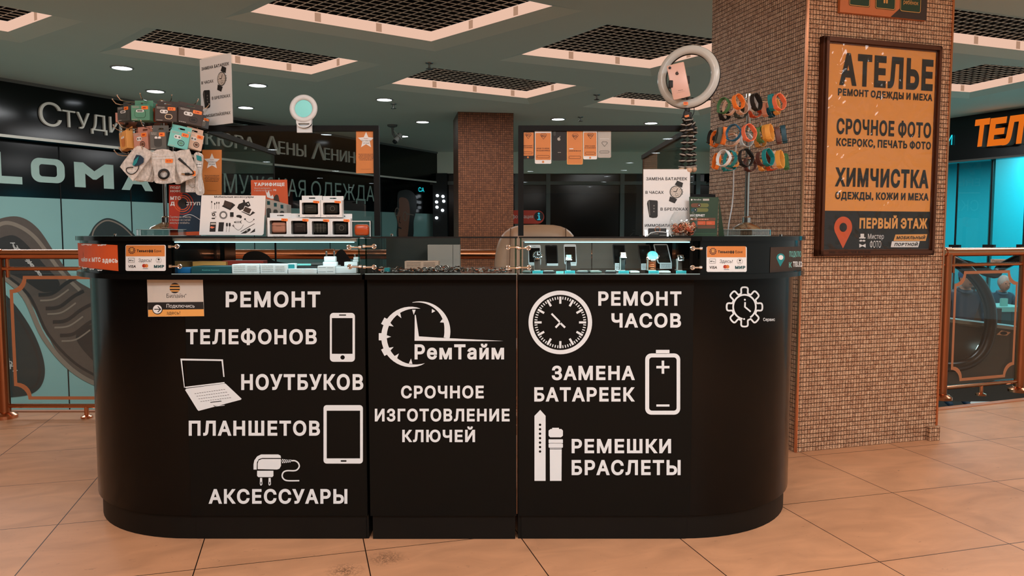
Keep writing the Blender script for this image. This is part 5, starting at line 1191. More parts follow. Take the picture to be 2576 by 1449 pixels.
def fob_print(a, x0, y0, x1, y1):
    w, h = x1-x0, y1-y0; a.poly([(x0+.1*w,y1-.05*h),(x0+.25*w,y1),(x1-.05*w,y1-.03*h),(x1,y1-.1*h),(x1,y0+.1*h),(x1-.1*w,y0+.02*h),(x0+.55*w,y0),(x0+.25*w,y0+.05*h),(x0+.04*w,y1-.2*h)], M['ink'], 1)
    a.poly([(x0+.16*w,y1-.06*h),(x0+.24*w,y1-.06*h),(x0+.32*w,y0+.14*h),(x0+.26*w,y0+.14*h)], M['grey'], 2)
    for k in range(3): a.circle(x0+.66*w, y0+h*(.68-.16*k), w*.07, M['grey'], 2, n=12)
def paper(a, w, h):
    a.text('ЗАМЕНА БАТАРЕЕК', -w*.44, w*.44, h*.88, h*.835, M['ink'], 1, bold=.02); a.text('В ЧАСАХ', -w*.455, -w*.065, h*.675, h*.632, M['ink'], 1, bold=.015)
    a.text('В БРЕЛОКАХ', -w*.13, w*.455, h*.425, h*.382, M['ink'], 1, bold=.015); a.text('ИММОБИЛАЙЗЕРАХ', -w*.465, w*.445, h*.18, h*.138, M['ink'], 1, bold=.015)
    watch_print(a, w*.2, h*.66, w*.135, 1.0); fob_print(a, -w*.43, h*.27, -w*.19, h*.54)
def stand_notice(label, w, h, loc, yaw, lean):
    T = thing('notice_stand', label, 'notice', loc, (0,0,R(yaw)))
    b = MB(M['paper_white']); b.X = Matrix.Rotation(R(lean), 4, 'X'); b.box((-w/2,0,.002),(w/2,.0015,h)); b.X = Matrix.Identity(4)
    q = R(lean); a = Art(UV((0,0,0),(1,0,0),(0,-sin(q) if 0 else -math.sin(q)*-1*-1, math.cos(q))), base=.0006); a.mb = b
    a.S = UV((0,0,0),(1,0,0),(0,-sin(q),cos(q))); paper(a, w, h); b.build('sheet', T, smooth=0)
    b = MB(acrylic); b.X = Matrix.Rotation(q, 4, 'X'); b.box((-w/2-.003,.0025,0),(w/2+.003,.0045,h+.004)); b.X = Matrix.Identity(4); b.box((-w/2-.003,.0046,0),(w/2+.003,.07,.003)); b.build('holder', T, smooth=0)
    return T
p0, p1 = atY(509,300,YS+.0), atY(581,296,YS-.0)
stand_notice('white battery notice standing high on the left screen\'s top bar', .205, sz(168,YS), ((p0.x+p1.x)/2, YS+.0, zsl+.001), -34, 0)
pr0, pr1 = atY(1618,598,CF+.2), atY(1735,598,CF+.2)
stand_notice('white battery notice leaning upright on the right glass case', pr1.x-pr0.x, sz(166,CF+.21), ((pr0.x+pr1.x)/2, CF+.20, zt+.0005), 0, -3)

# ---- round clip mirror on the left screen
Ym = YS-.03; c = atY(763.5,273,Ym); T = thing('clip_mirror', 'round white framed mirror lamp clipped on the left screen\'s top bar', 'mirror', tuple(atY(765,318,Ym)))
r0 = sz(28,Ym); b = MB(M['vinyl_white']); b.torus(c, r0, sz(6.5,Ym), (0,-1,.08), n=44, k=12, sq=.8); b.build('ring', T, True)
b = MB(mat('mirror_face', (96,186,180), rough=.25, metal=.1)); b.disc(c+V((0,.004,0)), r0*.86, (0,-1,.08), .003, n=36); b.build('mirror', T, True)
b = MB(M['vinyl_white']); S = Front(Ym); a = Art(S, base=.006); a.mb = b; out = [(746,299),(785,299),(785,309)] + arc(765.5,308,19.5,0,180,14,14) ; inn = [(751,310.5),(780,310.5)] + arc(765.5,310.5,14,15,165,10,8)
v, f = fill([out, inn], evenodd=True); a.put(v, f, M['vinyl_white'], 0); nb = len(b.v); b.v += [p+V((0,.012,0)) for p in b.v[:nb]]; nf = len(b.f); b.f += [[i+nb for i in q][::-1] for q in b.f[:nf]]; b.m += b.m[:nf]
b.loft([[atY(x,y,Ym-.006) for x,y in out],[atY(x,y,Ym+.006) for x,y in out]], M['vinyl_white'], cap=False); b.box((c.x-.03,Ym+.006,zsl-.03),(c.x+.03,YS-.013,zsl+.004)); b.build('clip', T, True, smooth=0)

# ---- amber star stickers on the left screen
def star_sticker(x0, y0, x1, y1, label):
    def fn(a):
        cx = (x0+x1)/2; w = x1-x0; h = y1-y0; cy = y0+h*.26; pts = []
        for k in range(10): r = w*(.42 if k % 2 == 0 else .19); an = R(-90+36*k); pts.append((cx+r*cos(an)*1.02, cy+r*sin(an)*1.02))
        a.poly(pts, M['paper_white'], 1); a.text('Яндекс', cx-w*.11, cx+w*.11, cy-w*.12, cy-w*.07, M['red'], 2); a.text('Оставьте', cx-w*.24, cx+w*.24, cy-w*.02, cy+w*.05, M['ink'], 2); a.text('отзыв', cx-w*.15, cx+w*.15, cy+w*.10, cy+w*.17, M['ink'], 2)
        for k in range(5): ww = w*(.38-.05*(k == 4)-.02*(k % 2)); a.scribble(cx-ww, cx+ww, y0+h*(.565+.032*k), h*.014, M['brown'], 1, k)
        a.rect(cx-w*.25, y0+h*.905, cx+w*.25, y0+h*.909, M['brown'], 1)
    sticker('sticker', label, Front(YS-.003), rect(x0,y0,x1,y1), M['amber'] if 0 else M['orange'], fn)
star_sticker(896, 324, 946, 436, 'amber sticker with a white star at the upper right of the left screen')
star_sticker(509, 377, 558, 490, 'amber sticker with a white star beside the accessory rack')

# ---- films in a row on the right screen
def film(x0, y0, x1, y1, kind, label):
    T = thing('phone_film', label, 'screen protector', tuple(atY((x0+x1)/2, y1, YS-.004)), group='phone films on the right screen'); S = Front(YS-.003); w, h = x1-x0, y1-y0
    edge = {'w':M['paper_white'],'o':M['amber'],'k':M['ink'],'b':M['ink'],'g':M['grey_light']}[kind]; face = {'w':M['orange'],'o':M['orange'],'k':M['ink'],'b':M['orange'],'g':M['grey_light']}[kind]
    a = Art(S, base=.001, step=.0003); a.slab(rrect(x0,y0,x1,y1,3.5), .0008, edge, 0); m = h*.11 if kind in 'wb' else 1.5
    if kind != 'k': a.rr(x0+1.6, y0+m, x1-1.6, y1-m, 2, face, 1)
    a.mb.build('film', T, True, smooth=0); b = MB(M['brown']); a = Art(S, base=.0018, step=.0003); a.mb = b; ink = M['brown'] if kind in 'wob' else M['grey_dark']; cx = (x0+x1)/2
    if kind == 'k':
        a.rr(x0+3,y0+3,x0+9,y0+17,3,M['grey_dark'],2); a.circle(cx-1,y0+25,4.2,M['grey_light'],2,n=20); a.circle(cx+3.6,y0+24,2,M['ink'],3,n=12); a.poly([(cx-.5,y0+20),(cx+2.5,y0+17),(cx+2,y0+20)],M['grey_light'],2); a.rect(cx-4,y0+58,cx+4,y0+59.2,M['grey_light'],2)
    else:
        if kind != 'g': a.line([(cx-7,y0+h*.13+4),(cx-4,y0+h*.13),(cx+6,y0+h*.13),(cx+9,y0+h*.13+4),(cx+1,y0+h*.13+14)], .8, ink, 2, closed=True); a.text('9D', cx-5, cx+6, y0+h*.15+1, y0+h*.15+7, ink, 2, bold=.02)
        else: a.line([(cx-7,y0+34),(cx-4,y0+31),(cx+5,y0+31),(cx+8,y0+34),(cx+.5,y0+43)], .8, ink, 2, closed=True); a.rect(cx-12,y0+24,cx+12,y0+25,M['paper_white'],2)
        if kind in 'wb': a.text('EDGE TO EDGE', x0+5, x1-5, y0+h*.54, y0+h*.575, ink, 2, bold=.03); a.text('5D GLASS SHIELD', x0+4, x1-4, y0+h*.60, y0+h*.635, ink, 2, bold=.03)
        elif kind == 'o': a.rect(x0+6,y0+h*.54,x0+16,y0+h*.565,M['paper_white'],2); a.scribble(x0+5,x1-5,y0+h*.60,2,ink,2,3)
        a.line(rrect(x0+5,y1-h*.24,x1-5,y1-h*.17,3), .8, ink, 2, closed=True); a.rect(cx-8,y0+1.6,cx+8,y0+2.4,M['ink'],3)
        if kind in 'wb': a.circle(cx, y1-h*.055, h*.032, M['orange'], 3, n=16)
    b.build('print', T, True, smooth=0)
film(1312,325,1344,400,'b','first film from the left, dark ended and amber, on the right screen'); film(1345.5,325,1387,412,'w','second film from the left, white ended and amber, on the right screen'); film(1389,325,1425,404,'k','black film with a pale apple mark, third in the row'); film(1426,325.5,1466,414,'o','fully amber film, fourth and longest in the row'); film(1467,325,1502,401,'w','shorter white ended amber film, fifth in the row'); film(1503.5,325.5,1537,397,'g','pale grey film, last in the row on the right screen')

# ---- ring lamp on a bendy tripod gripping the right screen
Yr = YS-.02; T = thing('ring_lamp', 'large white ring lamp on a bendy black tripod gripping the right screen', 'ring lamp', (atY(1727,325,Yr).x, Yr, zsl))
c = atY(1731,193,Yr); rr_ = sz(66.5,Yr); ax = V((-.45,-.89,.05)).normalized()
b = MB(mat('ring_white', (196,202,200), rough=.22)); n0 = len(b.v); b.torus(c, rr_, sz(10.5,Yr), ax, n=56, k=12, sq=.7); b.build('ring', T, True)
b = MB(M['ink']); b.torus(c-ax*.010, rr_, sz(11.5,Yr), ax, n=56, k=8, sq=.6); b.build('back_shell', T, True)
b = MB(M['tag_orange']); a = Art(Front(Yr-.022), base=.0); a.mb = b; a.rr(1719,256,1731,264,2,M['tag_orange'],0); a.rr(1721,257,1728,261,1,M['red_orange'],1); b.build('price_tag', T, True, smooth=0)
b = MB(M['ink'], M['grey_light']); b.tube([atY(1729,266,Yr),atY(1729,272,Yr)], .014, M['grey_light'], 12); b.tube([atY(1729,272,Yr),atY(1729,280,Yr)], .011, M['ink'], 12); q = atY(1727,292,Yr); b.X = Matrix.Translation(q) @ Matrix.Rotation(.3,4,'Y'); b.box((-.016,-.014,-.014),(.016,.014,.018), M['ink'], .004); b.X = Matrix.Identity(4); b.build('ball_head', T, True)
b = MB(M['tag_orange']); a = Art(Front(Yr-.0165), base=0); a.mb = b; a.poly([(1722,291),(1733,288),(1734,293),(1723,297)], M['tag_orange'], 0); b.build('price_tag', T, True, smooth=0)
b = MB(M['ink']); b.tube([atY(x,y,Yr) for x,y in smooth_path([(1742,262),(1746,272),(1745,284),(1739,296),(1737,310)],5)], .0016); b.build('cable', T, True)
b = MB(M['ink']); b.tube([atY(1730,262,Yr),atY(1729,246,Yr-.01),atY(1720,220,Yr-.012)], .005, n=8)
for x, y, w in ((1727.5,201,6),(1687,212,5)): p = atY(x,y,Yr-.02); b.box((p.x-sz(w,Yr),p.y-.012,p.z-.016),(p.x+sz(w,Yr),p.y+.012,p.z+.014), M['ink'], .003)
p = atY(1707,206,Yr-.008); b.X = Matrix.Translation(p) @ Matrix.Rotation(R(12),4,'Y'); b.box((-.034,-.006,-.009),(.034,.002,.009)); b.X = Matrix.Identity(4); b.build('phone_clamp', T, True)
def leg(path, dy, n):
    P = [V(atY(x, y, Yr+dy)) for x, y in path]; L_ = smooth_path([(i,0) for i in range(2)],1); b = MB(M['ink'], M['grey_light']); K = len(P); 
    for i in range(n):
        t = i/(n-1)*(K-1); k = min(int(t), K-2); q = P[k].lerp(P[k+1], t-k); d = (P[k+1]-P[k]).normalized()
        b.lathe([(.003,-.0105),(.0095,-.006),(.0125,0),(.0095,.006),(.003,.0105)], M['ink'], c=tuple(q), n=14); b.torus(q, .0118, .0026, d*.95+V((.12*((i*5) % 3-1),.1,0)), M['grey_light'], n=18, k=6)
    b.ball(P[-1]-V((0,0,.012)), .0135, M['leather'], sc=(1,1,1)); return b.build('leg', T, True)
leg([(1724,302),(1718,322),(1722,345),(1720,372),(1717,395),(1715,420)], -.034, 9); leg([(1730,302),(1734,320),(1738,345),(1736,372),(1734,395),(1733,420)], -.052, 9); leg([(1736,302),(1746,318),(1747,335),(1744,368),(1744,395),(1745,418)], .036, 9)
# the phone in the lamp's clamp
T = thing('phone', 'rose gold phone held upright inside the ring lamp', 'phone', tuple(atY(1707,204,Yr-.032)), (0,R(-12),R(-12)))
pw, ph = .034, .069; b = MB(M['rose']); b.box((-pw,-.0035,-ph),(pw,.0035,ph), M['rose'], .0034); b.build('body', T)
b = MB(M['ink']); b.X = Matrix.Translation((-pw+.011,-.0037,ph-.011)); b.disc((0,0,0), .0055, (0,-1,0), .0012, M['ink'], 18); b.X = Matrix.Identity(4); b.build('camera', T)
b = MB(M['brown_dark']); a = lart(b, -.0035, .0005); a.circle(0,.03,.0068,M['brown_dark'],1,n=22); a.circle(.0072,.0315,.0026,M['rose'],2,n=14); a.poly([(.0,.0375),(.003,.041),(.003,.038)],M['brown_dark'],1); a.text('iPhone',-.009,.009,-.036,-.0385,M['brown_dark'],1); a.scribble(-.016,.016,-.045,.0006,M['leather_seam'],1,2); b.build('print', T, smooth=0)
b = MB(M['paper_white']); a = lart(b, -.0035, .0004); a.line(rrect(-pw+.001,-ph+.001,pw-.001,ph-.001,.009), .0012, M['beige'], 0, closed=True); b.build('antenna_band', T, smooth=0)

# ================================================================ things standing on the left glass case
Yb = CF + .07
def px_panel(name, label, cat, Y, P, sheet, fn, t=.003, group=None):
    a = Art(Front(Y), base=.0, step=.0003); a.slab(P, t, sheet, 0); fn(a); return a.mb.solo(name, label, cat, group, smooth=0)
def acc(a):
    X = lambda x: 500 + x/10.733; Y_ = lambda y: 480 + y/10.733
    Q = lambda *p: [(X(p[i]), Y_(p[i+1])) for i in range(0, len(p), 2)]
    I = M['ink']; D = M['brown_dark']
    a.text('Мобильные аксессуары', X(420), X(1480), Y_(135), Y_(190), I, 1, bold=.03)
    for x, y0 in ((350,275),(432,325),(487,300),(545,300)): a.line(Q(x,y0,x-5,490), .6, I, 1); a.rr(X(x-14),Y_(y0),X(x+16),Y_(y0+50),1,I,2)
    a.poly(Q(700,255,910,325,990,385,850,525,620,420,665,380), I, 1); a.poly(Q(700,262,905,330,860,480,668,390), D, 2)
    a.poly(Q(1035,460,1080,360,1200,310,1190,250,1235,240,1260,320,1350,285,1400,400,1300,460,1110,530), I, 1); a.poly(Q(1310,340,1340,335,1360,385,1330,375), M['paper_white'], 2)
    a.poly(Q(1150,565,1210,540,1470,560,1525,590,1385,678), I, 2); a.poly(Q(1245,405,1470,490,1480,520,1390,645,1180,560), M['paper_white'], 3); a.poly(Q(1255,425,1425,495,1370,622,1195,545), D, 4)
    a.line(smooth_path(Q(480,575,400,575,345,600,400,650,470,700,400,745,350,745)), .7, I, 1); a.circle(X(400),Y_(640),4.2,I,2); a.circle(X(400),Y_(640),2,M['paper_grey'],3); a.rr(X(400),Y_(565),X(480),Y_(588),1,I,2); a.rr(X(350),Y_(728),X(440),Y_(762),1,I,2)
    for r in (10.2, 8.6, 7.4): a.circle(X(665),Y_(655),r,I,1,inner=r-1.0)
    a.rr(X(845),Y_(578),X(942),Y_(705),1,I,1); a.rect(X(865),Y_(705),X(872),Y_(750),M['brown'],1); a.rect(X(900),Y_(705),X(907),Y_(750),M['brown'],1)
    a.poly(smooth_path(Q(1012,680,1050,652,1120,655,1165,690,1140,745,1080,720,1030,712),3,True), I, 1)
    a.line(smooth_path(Q(1240,755,1300,820,1370,855,1440,825,1495,770)), .9, I, 1); a.circle(X(1250),Y_(765),2.2,I,2,n=12); a.circle(X(1490),Y_(775),1.6,I,2,n=12)
    a.line(Q(955,850,1150,840), .9, I, 1)
    for k in range(4): a.line(Q(1000+k*38,810,1005+k*38,880), .9, I, 1)
    a.line(Q(1120,840,1160,795), 1.1, I, 1); a.line(Q(1120,840,1160,885), 1.1, I, 1); a.circle(X(975),Y_(848),1.9,I,1,n=12)
    a.poly(Q(310,845,470,845,450,1105,290,1105), I, 1); a.poly(Q(300,990,340,955,440,985,360,1020), M['coral'], 2); a.rect(X(325),Y_(870),X(460),Y_(915),M['paper_grey'],2)
    a.poly(Q(545,848,685,850,660,1100,520,1098), I, 1)
    for x in (765, 840): a.line(Q(x,860,x-20,1110), .8, I, 1); a.rr(X(x-28),Y_(870),X(x+22),Y_(960),1.2,I,2)
    a.line(smooth_path(Q(905,920,960,985,1060,1060,1150,1010,1205,915)), .9, I, 1); a.line(Q(905,945,950,960,935,910), 1.4, I, 1)
    a.line(Q(1130,1105,1510,885), 1.5, I, 1); a.poly(Q(1130,1158,1370,1010,1405,1030,1390,1075,1270,1150), I, 1); a.poly(Q(1375,1145,1520,1015,1520,1105), I, 1); a.rect(X(1290),Y_(1070),X(1320),Y_(1090),M['paper_white'],2)
px_panel('accessory_board', 'white board of phone accessory drawings leaning on the left case', 'sign', Yb, [(507,491),(668,492),(663,588),(659,592),(501,591)], M['paper_white'], acc)
def mts_p(a):
    a.poly([(425,465),(462,465),(445,592),(425,592)], M['red'], 1); a.poly([(425,585),(505,582),(505,592),(425,592)], M['red_orange'], 2)
    for k, r in enumerate((34,26,20)): a.circle(459,512,r*.82,M['red_orange'] if k else M['red'],2+k,inner=r*.82-2.2,n=40)
    a.circle(459,512,11,M['ink'],6); a.text('ПОДПИСКА',429,482,469,474.5,M['paper_white'],6,bold=.04); a.text('НОВОГО',429,470,478,483.5,M['paper_white'],6,bold=.04)
    a.text('МТС',429,455,494,503,M['paper_white'],6,bold=.05); a.text('Д',429,440,507.5,516.5,M['paper_white'],6,bold=.05); a.text('СТУП',467,504,508,516.5,M['paper_white'],6,bold=.05)
    for i, s in enumerate(('Тысяча раз в месяц','и больше не считай','минуты и гигабайты')): a.text(s, 428, 481-2*i, 543+7.5*i, 548+7.5*i, M['paper_grey'], 6)
    a.line(smooth_path([(460,545),(480,540),(504,553)]), 1.2, M['paper_white'], 5)
px_panel('poster', 'dark blue and red advert standing behind the accessory board', 'poster', Yb+.16, [(425,465),(505,465),(505,593),(425,593)], M['blue_dark'], mts_p)
def tar(a):
    a.text('ТАРИФИЩЕ',639.5,716,459.5,468,M['paper_white'],2,bold=.05); a.text('Много интернета',640,680,471,475.5,M['paper_grey'],2); a.text('и звонки на всю сеть',640,684,477,481,M['paper_grey'],2); a.text('РФ',688,695,476,480.5,M['paper_white'],2,bold=.03)
    a.poly([(667,476),(672,486),(676,478),(681,494),(686,490),(690,500),(683,500),(672,496)], M['paper_white'], 1); a.poly(smooth_path([(688,500),(694,490),(700,492),(703,505),(710,520),(702,530),(694,515)],3,True), M['brown_dark'], 1)
px_panel('poster', 'red advert leaning behind the row of white window boxes', 'poster', Yb+.19, [(631,453),(722,452),(726,540),(633,541)], M['red_orange'], tar)
# narrow stack of boxed phone cases beside the board
p = atY(667,593,Yb+.01); b = MB(M['grey_light'], M['grey_dark'], M['teal_dark'])
T = thing('box_stack', 'grey striped carton standing between the board and the window boxes', 'box', (p.x, Yb+.02, zt))
h_ = atY(670,500,Yb+.02).z - zt; w_ = sz(34,Yb); b.loft([[(0,0,.0005),(w_,.10,.0005),(w_,.16,.0005),(0,.08,.0005)],[(0,0,h_),(w_,.10,h_-.018),(w_,.16,h_-.018),(0,.08,h_)]], M['grey_light']); b.build('carton', T, smooth=0)
d_ = V((w_,.10,0)).normalized(); b = MB(M['grey_dark'], M['teal_dark']); a = Art(UV((0,0,0), d_, (0,0,1)), base=.0006); a.mb = b; L_ = math.hypot(w_,.10)
for k in range(3): u = L_*(.08+.31*k); zz = h_*(.97-.04*k); a.rect(u, zz-.018, u+L_*.13, zz-.004, M['teal_dark'], 1); a.rr(u-.004, zz*.28, u+L_*.17, zz*.78, .008, M['grey_dark'], 1); a.rr(u, zz*.28, u+L_*.13, zz*.52, .003, M['teal_dark'], 2)
b.build('print', T, smooth=0)
# white window boxes with round cases inside
def window_box(label, px0, pt, py0, px1, py1, inner, kind, tag_=True):
    Y = Yb - .01; w, h = sz(px1-px0, Y), sz(py1-py0, Y); c = atY((px0+px1)/2, py1, Y); th = sz(py0-pt, Y)
    T = thing('window_box', label, 'box', (c.x, Y, c.z), (0,0,0), 'white window boxes on the left case'); d = .032
    b = MB(M['paper_white']); y = 0
    fx0, fx1, fz0, fz1 = -w*.39, w*.39, h*.16, h*.86
    v, f = fill([rect(-w/2,0,w/2,h), rrect(fx0,fz0,fx1,fz1,.004,3)], evenodd=True); a = Art(LS, base=0); a.mb = b; a.put(v, f, None, 0)
    b.add([(-w/2,0,0),(w/2,0,0),(w/2,d,0),(-w/2,d,0),(-w/2,0,h),(w/2,0,h),(w/2,d,h),(-w/2,d,h)], [(0,3,2,1),(4,5,6,7),(1,2,6,5),(3,0,4,7),(2,3,7,6)])
    a = lart(b); a.text('Case For Airpods', -w*.25, w*.25, h*.085, h*.05, M['ink'], 1, bold=.01); b.build('carton', T, smooth=0)
    if pt < py0:
        b = MB(M['paper_white']); a = Art(UV((0,d,0),(1,0,0),(0,0,1)), base=0); a.mb = b; v, f = fill([rect(-w/2,h,w/2,h+th), rrect(-w*.16,h+th*.38,w*.16,h+th*.62,th*.1,3)+[]], evenodd=True); a.put(v, f, None, 0); n_ = len(b.v); b.v += [q+V((0,.0006,0)) for q in b.v[:n_]]; nf = len(b.f); b.f += [[i+n_ for i in q][::-1] for q in b.f[:nf]]; b.m += b.m[:nf]; b.build('hang_tab', T, smooth=0)
    b = MB(M['satin_black'] if kind != 'tan' else M['brown']); b.box((fx0+.0005,.022,fz0),(fx1-.0005,.024,fz1)); b.build('tray', T, smooth=0)
    iw, ih = (fx1-fx0)*.42, (fz1-fz0)*.40; zc = (fz0+fz1)/2
    b = MB(inner); b.box((-iw,.004,zc-ih),(iw,.020,zc+ih*.9), inner, .0075)
    if kind == 'grid':
        for k in range(4): b.box((-iw*.9+k*iw*.47,.0032,zc-ih*.8),(-iw*.9+k*iw*.47+.0012,.005,zc+ih*.8), M['grey'])
        b.box((-iw*.9,.0032,zc-.0006),(iw*.9,.005,zc+.0006), M['grey'])
    elif kind == 'ring': b.torus((iw*.15,.003,zc), ih*.45, .0012, (0,-1,0), M['grey'], n=24, k=6)
    else: b.box((-iw*.97,.0036,zc+ih*.28),(iw*.97,.005,zc+ih*.32), M['ink']); b.box((-iw*.4,.0034,zc+ih*.22),(iw*.4,.005,zc+ih*.30), M['grey'] if kind != 'tan' else M['brown'])
    b.build('earphone_case', T, smooth=0)
    b = MB(blister); b.box((fx0,.0008,fz0),(fx1,.0014,fz1)); b.build('window', T, smooth=0)
    if tag_: tagprint(T, w*.31, h*.89, w*.30, h*.13, 0, int(px0), -4)
    return T
CK = mat('case_black', (34,36,34), rough=.3, bump=.4, nscale=60); CB_ = mat('case_olive', (40,42,36), rough=.35, bump=.3, nscale=60)
window_box('white window box with a tan earphone case, left of the lower row', 673.5,536,548,727,597, M['pink'], 'tan')
window_box('white window box with a dark brown case, second of the lower row', 727.5,537,549,779,597, mat('case_brownblack', (50,40,38), rough=.35), 'logo')
window_box('white window box with a brick patterned dark case, third of the lower row', 779.5,538,550,831,598, CB_, 'grid')
window_box('white window box with a black ring case, right of the lower row', 831.5,538,550,882,598, CK, 'ring')
window_box('white window box with an olive case, left of the two upper boxes', 754.5,492,504,806,546.5, CB_, 'logo')
window_box('white window box with a black case, right of the two upper boxes', 807.5,493,504,860,547, CK, 'ring')
T = thing('clear_box', 'clear plastic box with an orange red earphone case, end of the lower row', 'box', tuple(atY(909,600,Yb)), (0,0,0)); w, h = sz(48,Yb), sz(44,Yb)
b = MB(acrylic); b.box((-w/2,-.005,.001),(w/2,.03,h)); b.build('box', T, smooth=0)
b = MB(M['paper_white']); v, f = fill([rect(-w/2,0,w/2,h), rect(-w/2+.003,.003,w/2-.003,h-.003)], evenodd=True); a = Art(UV((0,-.006,0),(1,0,0),(0,0,1)), base=0); a.mb = b; a.put([(q[0],q[1]) for q in v], f, None, 0); b.build('edge', T, smooth=0)
b = MB(mat('case_orange', (206,86,40), rough=.22)); b.box((-w*.38,.002,h*.16),(w*.38,.024,h*.80), None, .010); b.box((-w*.37,.0014,h*.60),(w*.37,.003,h*.615), M['red']); b.build('earphone_case', T)

# ================================================================ inside the left glass case
def crate(name, label, x0, y0, x1, y1, Y, d, m, yaw=0, fn=None, group=None, z0=None, cat='box'):
    w, h = sz(x1-x0, Y), sz(y1-y0, Y); c = atY((x0+x1)/2, y1, Y); T = thing(name, label, cat, (c.x, Y, c.z if z0 is None else z0), (0,0,R(yaw)), group)
    b = MB(m); b.box((-w/2,0,0),(w/2,d,h), m, .0012); b.build('carton', T, smooth=0)
    if fn: b = MB(m); a = lart(b, 0, .0006); fn(a, w, h); b.build('print', T, smooth=0)
    return T
zf = zl1 + .0015
Yc = CF + .035
def lines(n, m):
    def f(a, w, h):
        for k in range(n): a.scribble(-w*.44, -w*.02, h*(.2+.6*k/max(n-1,1)), h*.05, m, 1, k); a.scribble(w*.06, w*.4, h*(.25+.5*k/max(n-1,1)), h*.05, m, 1, k+9)
    return f
G1 = 'small cartons in the left glass case'
crate('carton_box', 'deep blue flat carton, leftmost in the left glass case', 437,673,479,687, Yc+.02, .08, M['blue'], 0, None, G1, zf)
crate('carton_box', 'teal flat carton with cyan lettering in the left glass case', 481,672,582,690, Yc, .12, M['teal_dark'], 0, lambda a, w, h: (a.text('Realme', -w*.22, -w*.02, h*.56, h*.42, M['turquoise'], 1), a.text('Powerbank', w*.0, w*.2, h*.56, h*.42, M['turquoise'], 1)) and None, G1, zf)
crate('carton_box', 'white printed carton right of the teal one, left glass case', 584,667,653,690, Yc, .1, M['paper_white'], 0, lines(4, M['label_print']), G1, zf)
crate('carton_box', 'second white printed carton, middle of the left glass case', 655,667,723,690, Yc, .1, M['paper_white'], 0, lines(4, M['label_print']), G1, zf)
crate('carton_box', 'low white carton with pale stripes, left glass case', 725,678,797,690, Yc, .1, M['paper_white'], 0, lines(2, M['pink']), G1, zf)
crate('carton_box', 'white carton with dark print under the white charger', 799,671,843,690, Yc, .1, M['paper_white'], 0, lines(2, M['ink']), G1, zf)
crate('carton_box', 'white carton turned aside, right end of the left glass case', 845,673,896,689, Yc+.02, .08, M['paper_white'], 8, None, G1, zf)
zq = zf + sz(17,Yc)
crate('carton_box', 'long amber carton lying behind the teal one', 484,658,569,672, Yc+.13, .06, M['amber'], -2, None, G1)
crate('carton_box', 'long rust red carton lying behind the white cartons', 560,656,662,670, Yc+.15, .06, M['red'], 3, None, G1)
crate('carton_box', 'thin white box lying on the rightmost carton', 866,659,899,670, Yc+.05, .05, M['paper_white'], 0, lines(1, M['grey_dark']), G1)
crate('carton_box', 'tiny white box with a cyan window on the striped carton', 724,663,743,677, Yc+.01, .04, M['paper_white'], 0, lambda a, w, h: a.rr(-w*.42,h*.12,w*.42,h*.86,.002,M['teal'],1) and None, G1)
T = thing('gadget_stack', 'two dark power banks stacked on the striped carton', 'electronics', tuple(atY(770,678,Yc+.03))); w = sz(36,Yc)
b = MB(M['ink']); b.box((-w,0,.0005),(w*.9,.06,.013), None, .002); b.build('lower_bank', T); b = MB(M['grey_dark']); b.X = Matrix.Translation((0,.01,.014)) @ Matrix.Rotation(R(6),4,'Z'); b.box((-w*.8,0,0),(w*1.3,.06,.010), None, .003); b.box((-w*.82,-.002,.001),(w*.3,.0,.008), M['turquoise']); b.build('upper_bank', T)
def charger3d(label, x0, y0, x1, y1, Y, prongs):
    w, h = sz(x1-x0, Y), sz(y1-y0, Y); T = thing('charger_plug', label, 'charger', tuple(atY((x0+x1)/2, y1, Y)))
    b = MB(M['paper_white']); b.box((-w/2,0,.0003),(w/2,.026,h*.32), None, .003); b.box((-w*.42,.002,h*.32),(w*.42,.024,h*.66), None, .003); b.build('body', T)
    for k in range(prongs):
        for y in (.005,.020): b = MB(M['chrome']); x = -w*.28 + k*w*.56/max(prongs-1,1); b.tube([(x,y,h*.66),(x,y,h*.97)], .0018, n=8); b.ball((x,y,h*.97), .002, n=8, k=6); b.build('prong', T)
    return T
charger3d('white twin plug charger standing prongs up on a carton', 812, 632, 847, 671, Yc+.035, 2); charger3d('small white plug charger at the right end of the left glass case', 887, 640, 905, 659, Yc+.07, 2)
# dark bag behind the case
p = atY(655,690,3.75); b = MB(mat('bag_cloth', (22,18,16), rough=.8)); pr = smooth_path([(608,700),(610,650),(625,634),(650,632),(672,641),(690,656),(735,664),(760,668),(760,700)],4)
b.loft([[atY(x,y,3.7) for x,y in pr],[atY(x,y,3.9) for x,y in pr]]); 
z = min(q.z for q in b.v); b.solo('bag', 'dark soft bag on the shelf behind the left glass case', 'bag', smooth=60)
b = MB(M['bag_cloth'] if 'bag_cloth' in M else MATS['bag_cloth']); pr = smooth_path([(838,700),(842,650),(850,632),(862,628),(872,640),(884,660),(890,700)],4); b.loft([[atY(x,y,3.7) for x,y in pr],[atY(x,y,3.9) for x,y in pr]]); b.solo('bag', 'dark narrow bag behind the right end of the left glass case', 'bag', smooth=60)
b = MB(M['satin_black']); b.box((xY(430,3.6),3.62,.9),(xY(1200,3.6),4.05,zY(704,3.7)-.004)); b.box((xY(430,3.6),3.62,0),(xY(430,3.6)+.03,4.05,.9)); b.box((xY(1200,3.6)-.03,3.62,0),(xY(1200,3.6),4.05,.9)); b.solo('work_shelf', 'black work shelf behind the glass cases', 'shelf', smooth=0)

